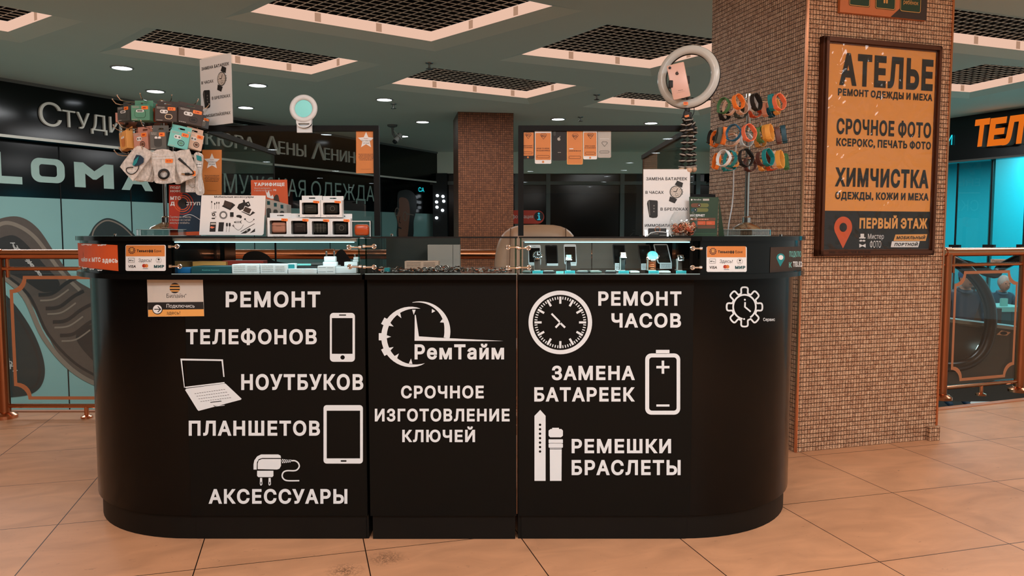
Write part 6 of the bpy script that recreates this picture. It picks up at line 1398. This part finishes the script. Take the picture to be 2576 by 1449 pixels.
# ================================================================ inside the middle glass case
crate('carton_box', 'tall beige grey box standing in the middle glass case', 1076,616,1157,672, CF+.33, .05, M['grey_light'], 0, lambda a, w, h: a.rect(w*.28,0,w*.292,h,M['grey_dark'],1) and None, None)
crate('carton_box', 'long pale carton with fine print in the middle glass case', 1018,657,1103,676, CF+.20, .06, M['beige'], 0, lines(4, M['brown_dark']), None)
def dial(px, py, r, Y, label):
    c = atY(px, py, Y); rr = sz(r, Y); T = thing('watch_dial', label, 'watch part', (c.x, c.y, c.z-rr), group='round watch parts in the middle case')
    b = MB(M['steel']); b.torus((0,0,rr), rr*.86, rr*.14, (0,-1,0), n=28, k=8); b.disc((0,.002,rr), rr*.86, (0,1,0), .008, M['steel'], 28); b.build('rim', T)
    b = MB(M['ink'], M['grey_light']); b.disc((0,-.0005,rr), rr*.62, (0,-1,0), .001, M['ink'], 24); b.torus((0,-.0015,rr), rr*.45, rr*.07, (0,-1,0), M['grey_light'], n=22, k=6); b.disc((0,-.001,rr), rr*.2, (0,-1,0), .0025, M['grey_light'], 16); b.build('face', T)
for px, py, r, lab in ((1068.5,677,6.5,'smaller round watch part, left of four in the middle case'),(1083,677,6.5,'smaller round watch part, second of four in the middle case'),(1101.5,675.5,9,'large round watch part, third of four in the middle case'),(1121,675.5,9.2,'large round watch part, right of four in the middle case')): dial(px, py, r, CF+.07, lab)
crate('carton_box', 'tiny cyan box among the metal scraps of the middle case', 966,674,980,684, CF+.06, .03, M['teal'], 0, None, None)
rg = random.Random(3); b = MB(M['steel'], M['bronze'], M['grey_dark'], M['coral'], M['ink'], M['grey_light'])
for k in range(330):
    x = rg.uniform(cm0+.02, cm1-.02); y = rg.uniform(CF+.02, CF+.26); z = zf + .006 + .010*rg.random()*(1+.6*sin(x*19)); s = rg.uniform(.003,.010); m = b.mats[rg.choice((0,0,1,1,2,4,5,5)) if rg.random() > .05 else 3]
    b.X = Matrix.Translation((x,y,z)) @ Matrix.Rotation(rg.uniform(0,3),4,'Z') @ Matrix.Rotation(rg.uniform(-.6,.6),4,'X'); q = rg.random()
    if q < .4: b.box((-s,-s*.5,-.0012),(s,s*.5,.0012), m)
    elif q < .7: b.torus((0,0,0), s*.7, s*.16, (rg.uniform(-1,1),-1,rg.uniform(-.5,1)), m, n=12, k=5)
    else: b.disc((0,0,-.001), s*.55, (0,rg.uniform(-1,0),1), .002, m, 10)
b.X = Matrix.Identity(4); o = b.solo('watch_scraps', 'loose heap of tiny watch parts and key blanks in the middle glass case', 'watch parts', smooth=0); o['kind'] = 'stuff'

# ================================================================ inside the right glass case
def phone_stand(label, P, Y, body, scr, home, m):
    T = thing('phone', label, 'phone', tuple(atY(sum(p[0] for p in P)/4, max(p[1] for p in P), Y)), group='phones in the right glass case'); 
    x = lambda u, v: (P[0][0]+(P[1][0]-P[0][0])*u+(P[3][0]-P[0][0])*v, P[0][1]+(P[1][1]-P[0][1])*u+(P[3][1]-P[0][1])*v)
    S = Flat((0,Y,0),(0,-1,0)); a = Art(S, base=0, step=.0004); R_ = [x(u, v) for u, v in rrect(0,0,1,1,.09,4)]; a.slab(R_, .006, body, 0); a.mb.build('body', T, True, smooth=0)
    a = Art(S, base=.0008); q = m; a.poly([x(u,v) for u,v in rect(.07,q,.93,1-q*.95)], scr, 0); a.mb.build('screen', T, True, smooth=0)
    if home: a = Art(S, base=.0008); c = x(.5, 1-q*.45); a.circle(c[0], c[1], 1.9, M['grey'], 0, inner=1.4, n=16); c = x(.5, q*.5); a.rect(c[0]-3, c[1]-.4, c[0]+3, c[1]+.4, M['grey'], 0); a.mb.build('home_button', T, True, smooth=0)
    return T
Yq = CF + .20; SCR = mat('phone_screen', (22,20,19), rough=.12)
phone_stand('white phone leaning leftmost in the right glass case', [(1328.5,616),(1360,616),(1361,667),(1329.5,667)], Yq, M['vinyl_white'], SCR, True, .15)
phone_stand('black phone, second from the left in the right glass case', [(1370.5,616),(1402,616),(1405,667),(1373,667)], Yq, M['ink'], SCR, True, .06)
phone_stand('white phone with a grey screen, third in the right glass case', [(1418,614.5),(1449,614.5),(1452,665),(1420,665)], Yq, M['vinyl_white'], mat('phone_screen_brown', (46,38,32), rough=.15), False, .12)
phone_stand('black phone behind the square silver watch', [(1541,614),(1572,614),(1575,666),(1544,666)], Yq, M['ink'], SCR, False, .06)
phone_stand('dark tilted phone behind the cyan faced watch', [(1604,615),(1635,615),(1644,670),(1611,670)], Yq+.02, M['brown_dark'], SCR, False, .05)
phone_stand('white edged tilted phone, rightmost in the right glass case', [(1643.5,614),(1679,614),(1691,663),(1655,663)], Yq, M['vinyl_white'], mat('phone_screen_dark', (34,28,24), rough=.15), False, .05)
def card(label, x0, y0, x1, y1, Y, m, ink, n, seed, group, thick=.0006):
    h = sz(y1-y0, Y); a = Art(Front(Y), base=0, step=.0003); a.slab(rect(x0,y0,x1,y1), thick, m, 0)
    for k in range(n): a.scribble(x0+2.5, x1-2.5, y0+(y1-y0)*(.18+.72*k/max(n,1)), (y1-y0)*.07, ink, 1, seed+k)
    return a.mb.solo('price_card', label, 'price card', group, smooth=0)
CYT = mat('tag_cyan', (60,206,214), rough=.5)
gW = 'white price cards in the right glass case'
card('narrow white card under the second phone', 1376,662.5,1404,668.5, Yq-.004, M['paper_white'], M['ink'], 1, 1, gW); card('white card half hidden by the brown strapped watch', 1330,663,1344,668, Yq-.004, M['paper_white'], M['ink'], 1, 2, gW); card('white card below the third phone', 1436,661,1450,668.5, Yq-.004, M['paper_white'], M['ink'], 1, 3, gW)
card('white printed card left of the square silver watch', 1547,662,1560,682, Yq-.02, M['paper_white'], M['ink'], 4, 4, gW); card('white printed card left of the cyan faced watch', 1613,663,1633,679, Yq-.02, M['paper_white'], M['ink'], 4, 5, gW); card('white printed card under the rightmost phone', 1660,661,1690,676, Yq-.02, M['paper_white'], M['ink'], 5, 6, gW)
def watch(label, px, ytop, ybot, Y, kind, strapm):
    T = thing('wrist_watch', label, 'watch', tuple(atY(px, ybot, Y)), group='watches in the right glass case'); H = sz(ybot-ytop, Y)
    w = {'round':sz(12,Y),'big':sz(15,Y)}.get(kind, sz(8,Y)); tilt = Matrix.Translation((0,-.002,H*.86 if kind not in ('round','big') else H*.80)) @ Matrix.Rotation(R(56),4,'X')
    b = MB(strapm); sw = w*.62 if kind in ('round','big') else w*.62
    b.box((-sw,.004,.001),(sw,.009,H*.72), strapm, .001); b.box((-sw,.05,.001),(sw,.054,H*.75), strapm, .001)
    b.loft([[(-sw,.004,H*.70),(sw,.004,H*.70),(sw,.009,H*.72),(-sw,.009,H*.72)],[(-sw,.012,H*.84),(sw,.012,H*.84),(sw,.015,H*.82),(-sw,.015,H*.82)]], strapm)
    if kind == 'big':
        for k in range(6): z = H*(.06+.11*k); b.box((-sw*.5,.0025,z),(sw*.5,.0042,z+H*.07), M['copper'], .001)
    b.build('strap', T)
    b = MB(M['grey_light']); b.box((-sw*1.05,.028,.0005),(sw*1.05,.034,H*.8)); b.box((-sw*1.1,.0,.0),(sw*1.1,.06,.002)); b.build('stand', T, smooth=0)
    b = MB(M['chrome']); b.X = tilt
    if kind in ('round','big'): b.lathe([(w*.9,-.006),(w,-.003),(w,.002),(w*.86,.004)], M['chrome'], n=30); b.box((w,-.003,-.003),(w*1.14,.003,.002), M['chrome'])
    else: b.box((-w,-w*1.1,-.005),(w,w*1.1,.003), M['chrome'], .002); b.box((w,-.002,-.003),(w*1.14,.002,.001), M['chrome'])
    b.build('watch_case', T)
    b = MB(CYT); b.X = tilt; dm = {'round':SCR,'big':CYT,'sq':M['turquoise'],'rect':M['vinyl_white'],'small':SCR}[kind]
    if kind in ('round','big'): b.disc((0,0,.0042), w*.84, (0,0,1), .0006, dm, 28)
    else: b.box((-w*.72,-w*.8,.003),(w*.72,w*.8,.0038), dm)
    hm = M['ink'] if dm is not SCR else M['vinyl_white']; b.box((-.0006,-.001,.0046),(.0006,w*.6,.0052), hm); b.box((-.001,-.0006,.0046),(w*.5,.0006,.0052), hm)
    if kind in ('round','big'):
        for k in range(12): an = R(30*k); b.X = tilt @ Matrix.Rotation(an,4,'Z'); b.box((w*.68,-.0005,.0046),(w*.8,.0005,.0052), hm)
    b.X = Matrix.Identity(4); b.build('dial', T, smooth=0); return T
Yw = CF + .07
watch('round dark dialled watch with a brown strap, leftmost of five', 1352,633,681,Yw,'round',M['brown_dark']); watch('small watch with a pale blue square dial and dark strap', 1430.5,643,681,Yw,'sq',M['ink']); watch('square silver watch with a black strap, middle of five', 1567.5,636,681,Yw,'rect',mat('strap_green', (22,38,38), rough=.5)); watch('cyan faced watch on a rose steel bracelet', 1641,635,681,Yw,'big',M['copper']); watch('small square silver watch with a dark dial, rightmost of five', 1711.5,644,681,Yw,'small',M['brown_dark'])
for x, lab in ((1339.5,'cyan price tag before the leftmost watch'),(1420.5,'cyan price tag before the pale blue dialled watch'),(1556,'cyan price tag before the square silver watch'),(1631.5,'cyan price tag before the cyan faced watch'),(1700.5,'cyan price tag before the rightmost watch')): card(lab, x, 681, x+26, 691.2, CF+.03, CYT, M['teal_dark'], 3, int(x), 'cyan price tags in the right glass case')
card('pale cyan price tag lying behind the second one', 1399, 682, 1418, 688, CF+.05, M['turquoise'], M['teal'], 2, 9, 'cyan price tags in the right glass case')
for i, (x0, x1, y, m, lab) in enumerate(((1313,1335,686,GY,'flat grey packet at the left end of the right case floor'),(1366,1397,684,M['ink'],'flat black packet between the first two cyan tags'),(1450,1480,686,M['grey_dark'],'flat dark packet right of the second cyan tag'),(1487,1516,686,GY,'flat grey packet in the middle of the right case floor'),(1523,1552,686,M['ink'],'flat black packet left of the third cyan tag'),(1588,1612,683,M['grey_light'],'flat pale packet right of the third cyan tag'),(1660,1690,683,M['grey_light'],'flat pale packet between the last two cyan tags'))):
    Y = CF+.05; a_ = xY(x0,Y,685); c_ = xY(x1,Y,685); b = MB(m, M['grey_light']); b.X = Matrix.Translation(((a_+c_)/2, Y+.02, zf)) @ Matrix.Rotation(R((i*37) % 24-12),4,'Z'); b.box((-(c_-a_)/2,0,0),((c_-a_)/2,.075,.007), m, .002); b.box((-(c_-a_)*.4,.01,.0072),((c_-a_)*.4,.06,.0078), M['grey_light']); b.X = Matrix.Identity(4); b.solo('phone_packet', lab, 'packet', 'flat packets on the right case floor', smooth=0)

# ================================================================ on the right glass case and right end
Yk = CF + .10
T = thing('card_holder', 'clear stand with black cards and a key ring before the battery notice', 'card holder', tuple(atY(1656,600,Yk)))
b = MB(acrylic); w = sz(30,Yk); b.box((-w,-.012,.001),(w,.03,.004)); b.box((-w,-.012,.004),(w,-.010,.016)); b.X = Matrix.Rotation(R(-12),4,'X'); b.box((-w,.028,.0),(w,.030,.04)); b.X = Matrix.Identity(4); b.build('holder', T, smooth=0)
b = MB(M['ink'], M['paper_white']); b.X = Matrix.Rotation(R(-12),4,'X'); b.box((-w*.72,.018,.005),(w*.78,.026,.044)); b.X = Matrix.Rotation(R(-8),4,'X'); b.box((-w*.78,.0,.005),(w*.72,.006,.024)); b.X = Matrix.Identity(4); a = lart(b, .0, .003); a.scribble(-w*.7,w*.0,.017,.0018,M['paper_white'],1,2); a.scribble(w*.1,w*.65,.012,.0016,M['paper_white'],1,4); b.build('cards', T, smooth=0)
b = MB(M['copper']); b.torus((-.004,-.004,.034), .0105, .0012, (.2,-1,.1), n=24, k=6); b.build('key_ring', T)
b = MB(M['vinyl_white']); b.tube(smooth_path([(-w,-.014,.012),(-w*.6,-.016,.024),(0,-.016,.026),(w*.7,-.014,.022),(w*1.1,-.012,.010)][0:0] or [(0,0)],1) and [V(q) for q in ((-w,-.014,.008),(-w*.7,-.016,.022),(-w*.2,-.016,.026),(w*.3,-.016,.025),(w*.85,-.014,.022),(w*1.05,-.012,.008))], .0016, n=8); b.build('loop', T)
cB = atY(1719,600,Yk+.02); T = thing('glass_bowl', 'round glass bowl of copper coloured shavings beside the battery notice', 'bowl', (cB.x, cB.y, zt)); rB = sz(36,Yk)
prof = [(rB*.55,.001),(rB*.8,rB*.22),(rB*.97,rB*.6),(rB,rB*.85),(rB*.94,rB*1.2),(rB*.8,rB*1.5),(rB*.66,rB*1.66),(rB*.70,rB*1.72)]
b = MB(glass_mat('bowl_glass', (.955,.965,.96), 1.3)); b.lathe(prof, n=32, cap=False); b.lathe([(rB*.55,.001),(.0005,.001)], n=32, cap=False); b.build('bowl', T)
rg = random.Random(5); b = MB(M['copper'], M['coral'], M['beige'], M['brown'])
for k in range(150):
    r = rB*.82*math.sqrt(rg.random()); an = rg.uniform(0,6.28); z = rB*(.14+.72*rg.random()); r = min(r, rB*(.5+.45*z/rB)); c = (r*cos(an), r*sin(an), z)
    b.torus(c, rg.uniform(.004,.008), .0016, (rg.uniform(-1,1),rg.uniform(-1,1),rg.uniform(-1,1)), b.mats[k % 4], n=10, k=5)
o = b.build('shavings', T); o['kind'] = 'stuff'
def mega(a):
    a.circle(1740,502.5,2.2,M['paper_white'],1,n=16); a.text('МегаФон',1745,1764,500.5,504,M['paper_white'],1); a.rr(1768,500,1784,505,.6,M['grey_light'],1)
    a.rr(1738,511.5,1783,521.5,5,M['yellow'] if 0 else mat('sign_olive',(104,110,56),rough=.6),1); a.rr(1738,511.5,1763,521.5,5,M['brown'],2); a.circle(1758.5,516.5,3.6,M['ink'],3); a.circle(1758.5,516.5,1.4,M['paper_white'],4,n=12)
    a.rr(1738,523.5,1782,533,5,MATS['sign_olive'],1); a.rr(1738,523.5,1754,533,5,M['teal_dark'],2); a.circle(1749,528,3.6,M['ink'],3); a.circle(1749,528,1.2,M['paper_white'],4,n=12)
    a.text('ИНТЕРНЕТ',1736,1773,539,545,M['paper_white'],1,bold=.05); a.rr(1737,548,1800,555,1,M['brown'],1); a.scribble(1740,1782,550.5,2.4,M['pink'],2,4)
    a.rr(1754,556,1775,566,1,M['red_orange'],1); a.rr(1776.5,556,1798.5,566,1,M['red_orange'],1); a.rr(1754,567.5,1799,575,1,M['brown'],1); a.scribble(1757,1768,561,1,M['pink'],2,1); a.scribble(1779,1790,561,1,M['pink'],2,3)
    for y in (587,591): a.rect(1747,y,1802,y+.7,M['green'],1)
T = thing('advert_stand', 'dark green advert stand with slider symbols behind the glass bowl', 'sign', tuple(atY(1771,599,YS-.12))); 
a = Art(Front(YS-.12), base=0); a.slab([(1734,495),(1808,496.5),(1803,599),(1737,599)], .003, M['green_dark'], 0); mega(a); a.mb.build('panel', T, True, smooth=0)
b = MB(M['green_dark']); q = [atY(1808,500,YS-.118), atY(1808,599,YS-.118), atY(1822,599,YS-.05)]; b.loft([q, [p+V((.002,.002,0)) for p in q]]); b.build('side_flap', T, True, smooth=0)
b = MB(M['satin_black']); p0, p1 = atY(1733,599,YS-.02), atY(1798,489,YS-.02); b.box((p0.x,YS-.03,p0.z),(p1.x,YS-.02,p1.z)); b.solo('black_board', 'black board showing just above the green advert stand', 'board', smooth=0)
b = MB(M['vinyl_white']); b.tube([atY(x,y,YS+.12) for x,y in smooth_path([(1853,330),(1851,380),(1846,425),(1845,470),(1842,515),(1834,560),(1830,596)],5)], .0026, n=8); b.solo('cable', 'thin white cable hanging beside the wristband rack pole', 'cable')
for x, y, lab in ((1692,599,'tiny chrome clamp on the right case top below the glass bowl'),(1964,597,'tiny chrome clamp at the right end of the counter top'),(290,592,'tiny chrome clamp at the left end of the counter top'),(986,597,'small chrome clamp on the middle case top')):
    p = atY(x, y, CF+.12); b = MB(M['chrome']); b.lathe([(.006,0),(.006,.007),(.0045,.009)], c=(p.x,p.y,zt), n=14); b.solo('clamp', lab, 'clamp')

# ================================================================ chair behind the counter
yc = 3.95; c0_ = atY(1243,580,yc); c1_ = atY(1462,600,yc); w = (c1_.x-c0_.x); ztop = zY(565, yc); cxm = (c0_.x+c1_.x)/2
T = thing('office_chair', 'beige padded office chair behind the counter', 'chair', (cxm, yc+.1, 0))
def pad(x0, x1, z0, z1, y, th, m, r=.05, bow=.03):
    b = MB(m); sh = [((x0+x1)/2+(px)*(x1-x0)/2, z0+(pz+1)*(z1-z0)/2) for px, pz in [(math.copysign(abs(cos(t))**.55,cos(t)), math.copysign(abs(sin(t))**.6,sin(t))) for t in [2*pi*k/40 for k in range(40)]]]
    rings = []; cx_, cz_ = (x0+x1)/2, (z0+z1)/2
    for o, dy in ((.82,-th*.5),(.95,-th*.42),(1,-th*.15),(1,th*.15),(.95,th*.42),(.82,th*.5)): rings.append([(cx_+(x-cx_)*o, y+dy+bow*((x-cx_)/((x1-x0)/2))**2, cz_+(z-cz_)*o) for x, z in sh])
    b.loft(rings, m); return b
hw = w/2
pad(-hw,hw,.62,ztop,-.1,.12,M['leather']).build('backrest', T, smooth=60)
b = MB(M['leather_seam']); 
for s in (-1, 1): b.tube([(s*hw*.62,-.168,.66),(s*hw*.66,-.172,.9),(s*hw*.62,-.168,ztop-.02)], .004, n=6)
b.build('seam', T)
b = pad(-hw*.95,hw*.95,-.27,.27,0,.12,M['leather'],bow=0); b.v = [V((p.x, p.z+.22, p.y+.50)) for p in b.v]; b.build('seat', T, smooth=60)
for s in (-1, 1):
    b = MB(M['leather']); b.box((s*(hw+.02)-.03,.0,.68),(s*(hw+.02)+.03,.34,.72), None, .015); b.build('armrest', T)
    b = MB(M['satin_black']); b.tube([(s*(hw+.02),.06,.68),(s*(hw+.02),.1,.5),(s*hw*.7,.14,.44)], .015, n=8); b.build('arm_support', T)
b = MB(M['chrome']); b.tube([(0,.2,.12),(0,.2,.44)], .028, n=14); b.build('gas_column', T)
b = MB(M['satin_black'])
for k in range(5): an = 2*pi*k/5+.3; b.tube([(0,.2,.12),(.29*cos(an),.2+.29*sin(an),.075)], [.03,.018], n=8)
b.build('star_base', T)
for k in range(5): an = 2*pi*k/5+.3; b = MB(M['ink']); b.disc((.29*cos(an)-.012,.2+.29*sin(an),.03), .03, (1,0,0), .024, n=16); b.build('castor', T)

# ================================================================ framed advert and sign on the big column
cn = V((sin(ca), -cos(ca), 0)); cu = V((cos(ca), sin(ca), 0)); co = V(c0)
PF = UV(co + cn*.05, cu, (0,0,1)); PB = UV(co + cn*.03, cu, (0,0,1))
fu0, fu1 = PF.px(2070,370)[0], PF.px(2366,370)[0]; fz1 = PF.px(2085,88)[1]; fz0 = PF.px(2055,645)[1]
T = thing('framed_advert', 'tall amber advert in a dark bronze frame on the big column', 'poster', tuple(co+cu*((fu0+fu1)/2)+V((0,0,fz0))))
b = MB(mat('frame_bronze', (92,54,36), rough=.35, metal=.5)); fw = .036
for (u0,v0,u1,v1) in ((fu0,fz0,fu1,fz0+fw),(fu0,fz1-fw,fu1,fz1),(fu0,fz0,fu0+fw,fz1),(fu1-fw,fz0,fu1,fz1)):
    for (o, t) in ((0,.035),(.010,.048),(.022,.040)):
        q = []
        for (u, v) in rect(u0+o*(u1-u0 > v1-v0)*0+ (o if u1-u0 < v1-v0 else o), v0+o*.9, u1-o, v1-o*.9): q.append((u,v))
        b.loft([[co+cn*.0005+cu*u+V((0,0,v)) for u,v in q],[co+cn*t+cu*u+V((0,0,v)) for u,v in q]])
b.build('frame', T, True, smooth=0)
iu0, iu1, iz0, iz1 = fu0+fw-.004, fu1-fw+.004, fz0+fw-.004, fz1-fw+.004
AM = mat('advert_amber', (222,150,72), rough=.5, noise=.05, nscale=3)
a = Art(PB, base=.0); a.slab(rect(iu0,iz0,iu1,iz1), .004, AM, 0); zs_ = PB.px(2081,530)[1]; a.rect(iu0,iz0,iu1,zs_,M['ink'],1); a.mb.build('sheet', T, True, smooth=0)
a = Art(PB, base=.0012); I = M['ink']
for s, x0, x1, yt, yb, bo in (('АТЕЛЬЕ',2113,2349,132,214,.05),('РЕМОНТ ОДЕЖДЫ И МЕХА',2108,2346,222,240,.045),('СРОЧНОЕ ФОТО',2105,2343,297,337,.04),('КСЕРОКС, ПЕЧАТЬ ФОТО',2104,2342,347,367,.045),('ХИМЧИСТКА',2101,2337,421,469,.05),('ОДЕЖДЫ, КОЖИ И МЕХА',2101,2336,482,501,.045)): uvt(a, PB, s, x0, x1, yt, yb, I, 2, bold=bo)
uvt(a, PB, 'ПЕРВЫЙ ЭТАЖ',2162,2333,548,575,M['amber'],2,bold=.05); uvt(a, PB, 'Мистер',2183,2223,588,601,M['paper_white'],2,bold=.0); uvt(a, PB, 'ФОТО',2188,2216,606,623,M['paper_white'],2,bold=.0)
def quadpx(*p): return [PB.px(*q) for q in p]
a.poly(quadpx((2252,590),(2332,589),(2328,606),(2247,606)), M['amber'], 2); a.poly(quadpx((2243,607),(2313,607),(2309,622),(2240,622)), M['paper_white'], 2)
uvt(a, PB, 'МОБИЛЬНЫЙ',2254,2326,594,602,I,3,bold=.05,shear=.2); uvt(a, PB, 'ПОРТНОЙ',2249,2307,611,619,I,3,bold=.05,shear=.2)
pc = PB.px(2120.5,572); pr_ = PB.px(2143,572)[0]-pc[0]; tip = PB.px(2120,625); a.poly(arc(pc[0],pc[1],pr_,-25,205,20)+[tip], M['red_orange'], 2); a.circle(pc[0],pc[1],pr_*.42,I,3)
for pts in ([(2161,597),(2164,597),(2164,588),(2173,588),(2173,597),(2177,597),(2176,600),(2161,600)],[(2160,606),(2165,603),(2169,605),(2173,603),(2177,606),(2173,608),(2169,606.5),(2164,608)],[(2161,613),(2169,617),(2177,613),(2177,623),(2169,619),(2161,623)]): a.poly(quadpx(*pts), M['paper_white'], 2)
a.mb.build('print', T, True, smooth=0)
a = Art(UV(co+cn*.0485, cu, (0,0,1)), base=.0006); uvt(a, a.S, '2К03 - 123 MV | ТЕЛ. 333-30-00',2085,2190,632,638,I,2,bold=.0); a.mb.build('frame_lettering', T, True, smooth=0)
wr_ = bpy.data.materials.new('film_wrinkled'); wr_.use_nodes = True; N = wr_.node_tree.nodes; L = wr_.node_tree.links; N.clear()
o_ = N.new('ShaderNodeOutputMaterial'); tr = N.new('ShaderNodeBsdfTransparent'); gl = N.new('ShaderNodeBsdfGlossy'); gl.inputs['Roughness'].default_value = .06; mx = N.new('ShaderNodeMixShader'); mx.inputs[0].default_value = .025
tc = N.new('ShaderNodeTexCoord'); nz = N.new('ShaderNodeTexNoise'); nz.inputs['Scale'].default_value = 5; nz.inputs['Distortion'].default_value = 1.5; bp = N.new('ShaderNodeBump'); bp.inputs['Distance'].default_value = .03; bp.inputs['Strength'].default_value = .8
L.new(tc.outputs['Object'], nz.inputs[0]); L.new(nz.outputs['Fac'], bp.inputs['Height']); L.new(bp.outputs[0], gl.inputs['Normal']); L.new(tr.outputs[0], mx.inputs[1]); L.new(gl.outputs[0], mx.inputs[2]); L.new(mx.outputs[0], o_.inputs[0])
b = MB(wr_); q = [co+cn*.036+cu*u+V((0,0,v)) for u, v in rect(iu0,iz0,iu1,iz1)]; b.loft([q, [p+cn*.0006 for p in q]]); b.build('clear_film', T, True, smooth=0)
T = thing('wayfinding_sign', 'orange and green pictogram sign cut by the top edge, high on the big column', 'sign', tuple(co+cu*.5+V((0,0,2.4))))
PS = UV(co+cn*.02, cu, (0,0,1)); su0, sz0 = PS.px(2113,30); su1 = PS.px(2330,53)[0]; sz0 = PS.px(2113,30)[1]
a = Art(PS, base=0); a.slab(rect(su0,sz0,su1,sz0+.42), .019, mat('sign_orange_board',(196,112,62),rough=.5), 0); ud = PS.px(2240,44)[0]; a.poly([(ud,sz0),(su1,sz0),(su1,sz0+.42),(su1-.03,sz0+.42),(su1-.03,sz0+.2),(ud+.12,sz0+.1)], M['brown_dark'], 1); a.mb.build('board', T, True, smooth=0)
for i, (x0, x1, yb) in enumerate(((2135,2188,16),(2201,2252,23.5),(2263,2316,31))):
    u0, v0 = PS.px(x0, yb); u1 = PS.px(x1, yb)[0]; v0 = PS.px(x0, yb-2)[1]; a = Art(PS, base=.001); a.rr(u0,v0,u1,v0+(u1-u0),.012,M['green_dark'],1)
    a.line(rrect(u0+.004,v0+.004,u1-.004,v0+(u1-u0)-.004,.010), .003, M['amber'], 2, closed=True); uc = (u0+u1)/2; k = u1-u0
    if i == 0: a.poly([(uc-k*.03,v0+k*.4),(uc+k*.08,v0+k*.38),(uc+k*.05,v0+k*.25),(uc,v0+k*.28)], M['amber'], 3)
    elif i == 1: a.poly([(uc-k*.18,v0+k*.5),(uc+k*.18,v0+k*.5),(uc+k*.10,v0+k*.42),(uc-k*.10,v0+k*.42)], M['amber'], 3); a.rr(uc-k*.10,v0+k*.24,uc-k*.02,v0+k*.42,.004,M['amber'],3); a.rr(uc+k*.02,v0+k*.24,uc+k*.10,v0+k*.42,.004,M['amber'],3)
    else: a.text('мать и', u0+k*.5, u0+k*.86, v0+k*.62, v0+k*.5, M['amber'], 3); a.text('ребёнок', u0+k*.16, u0+k*.86, v0+k*.46, v0+k*.30, M['amber'], 3)
    a.mb.build('pictogram', T, True, smooth=0)
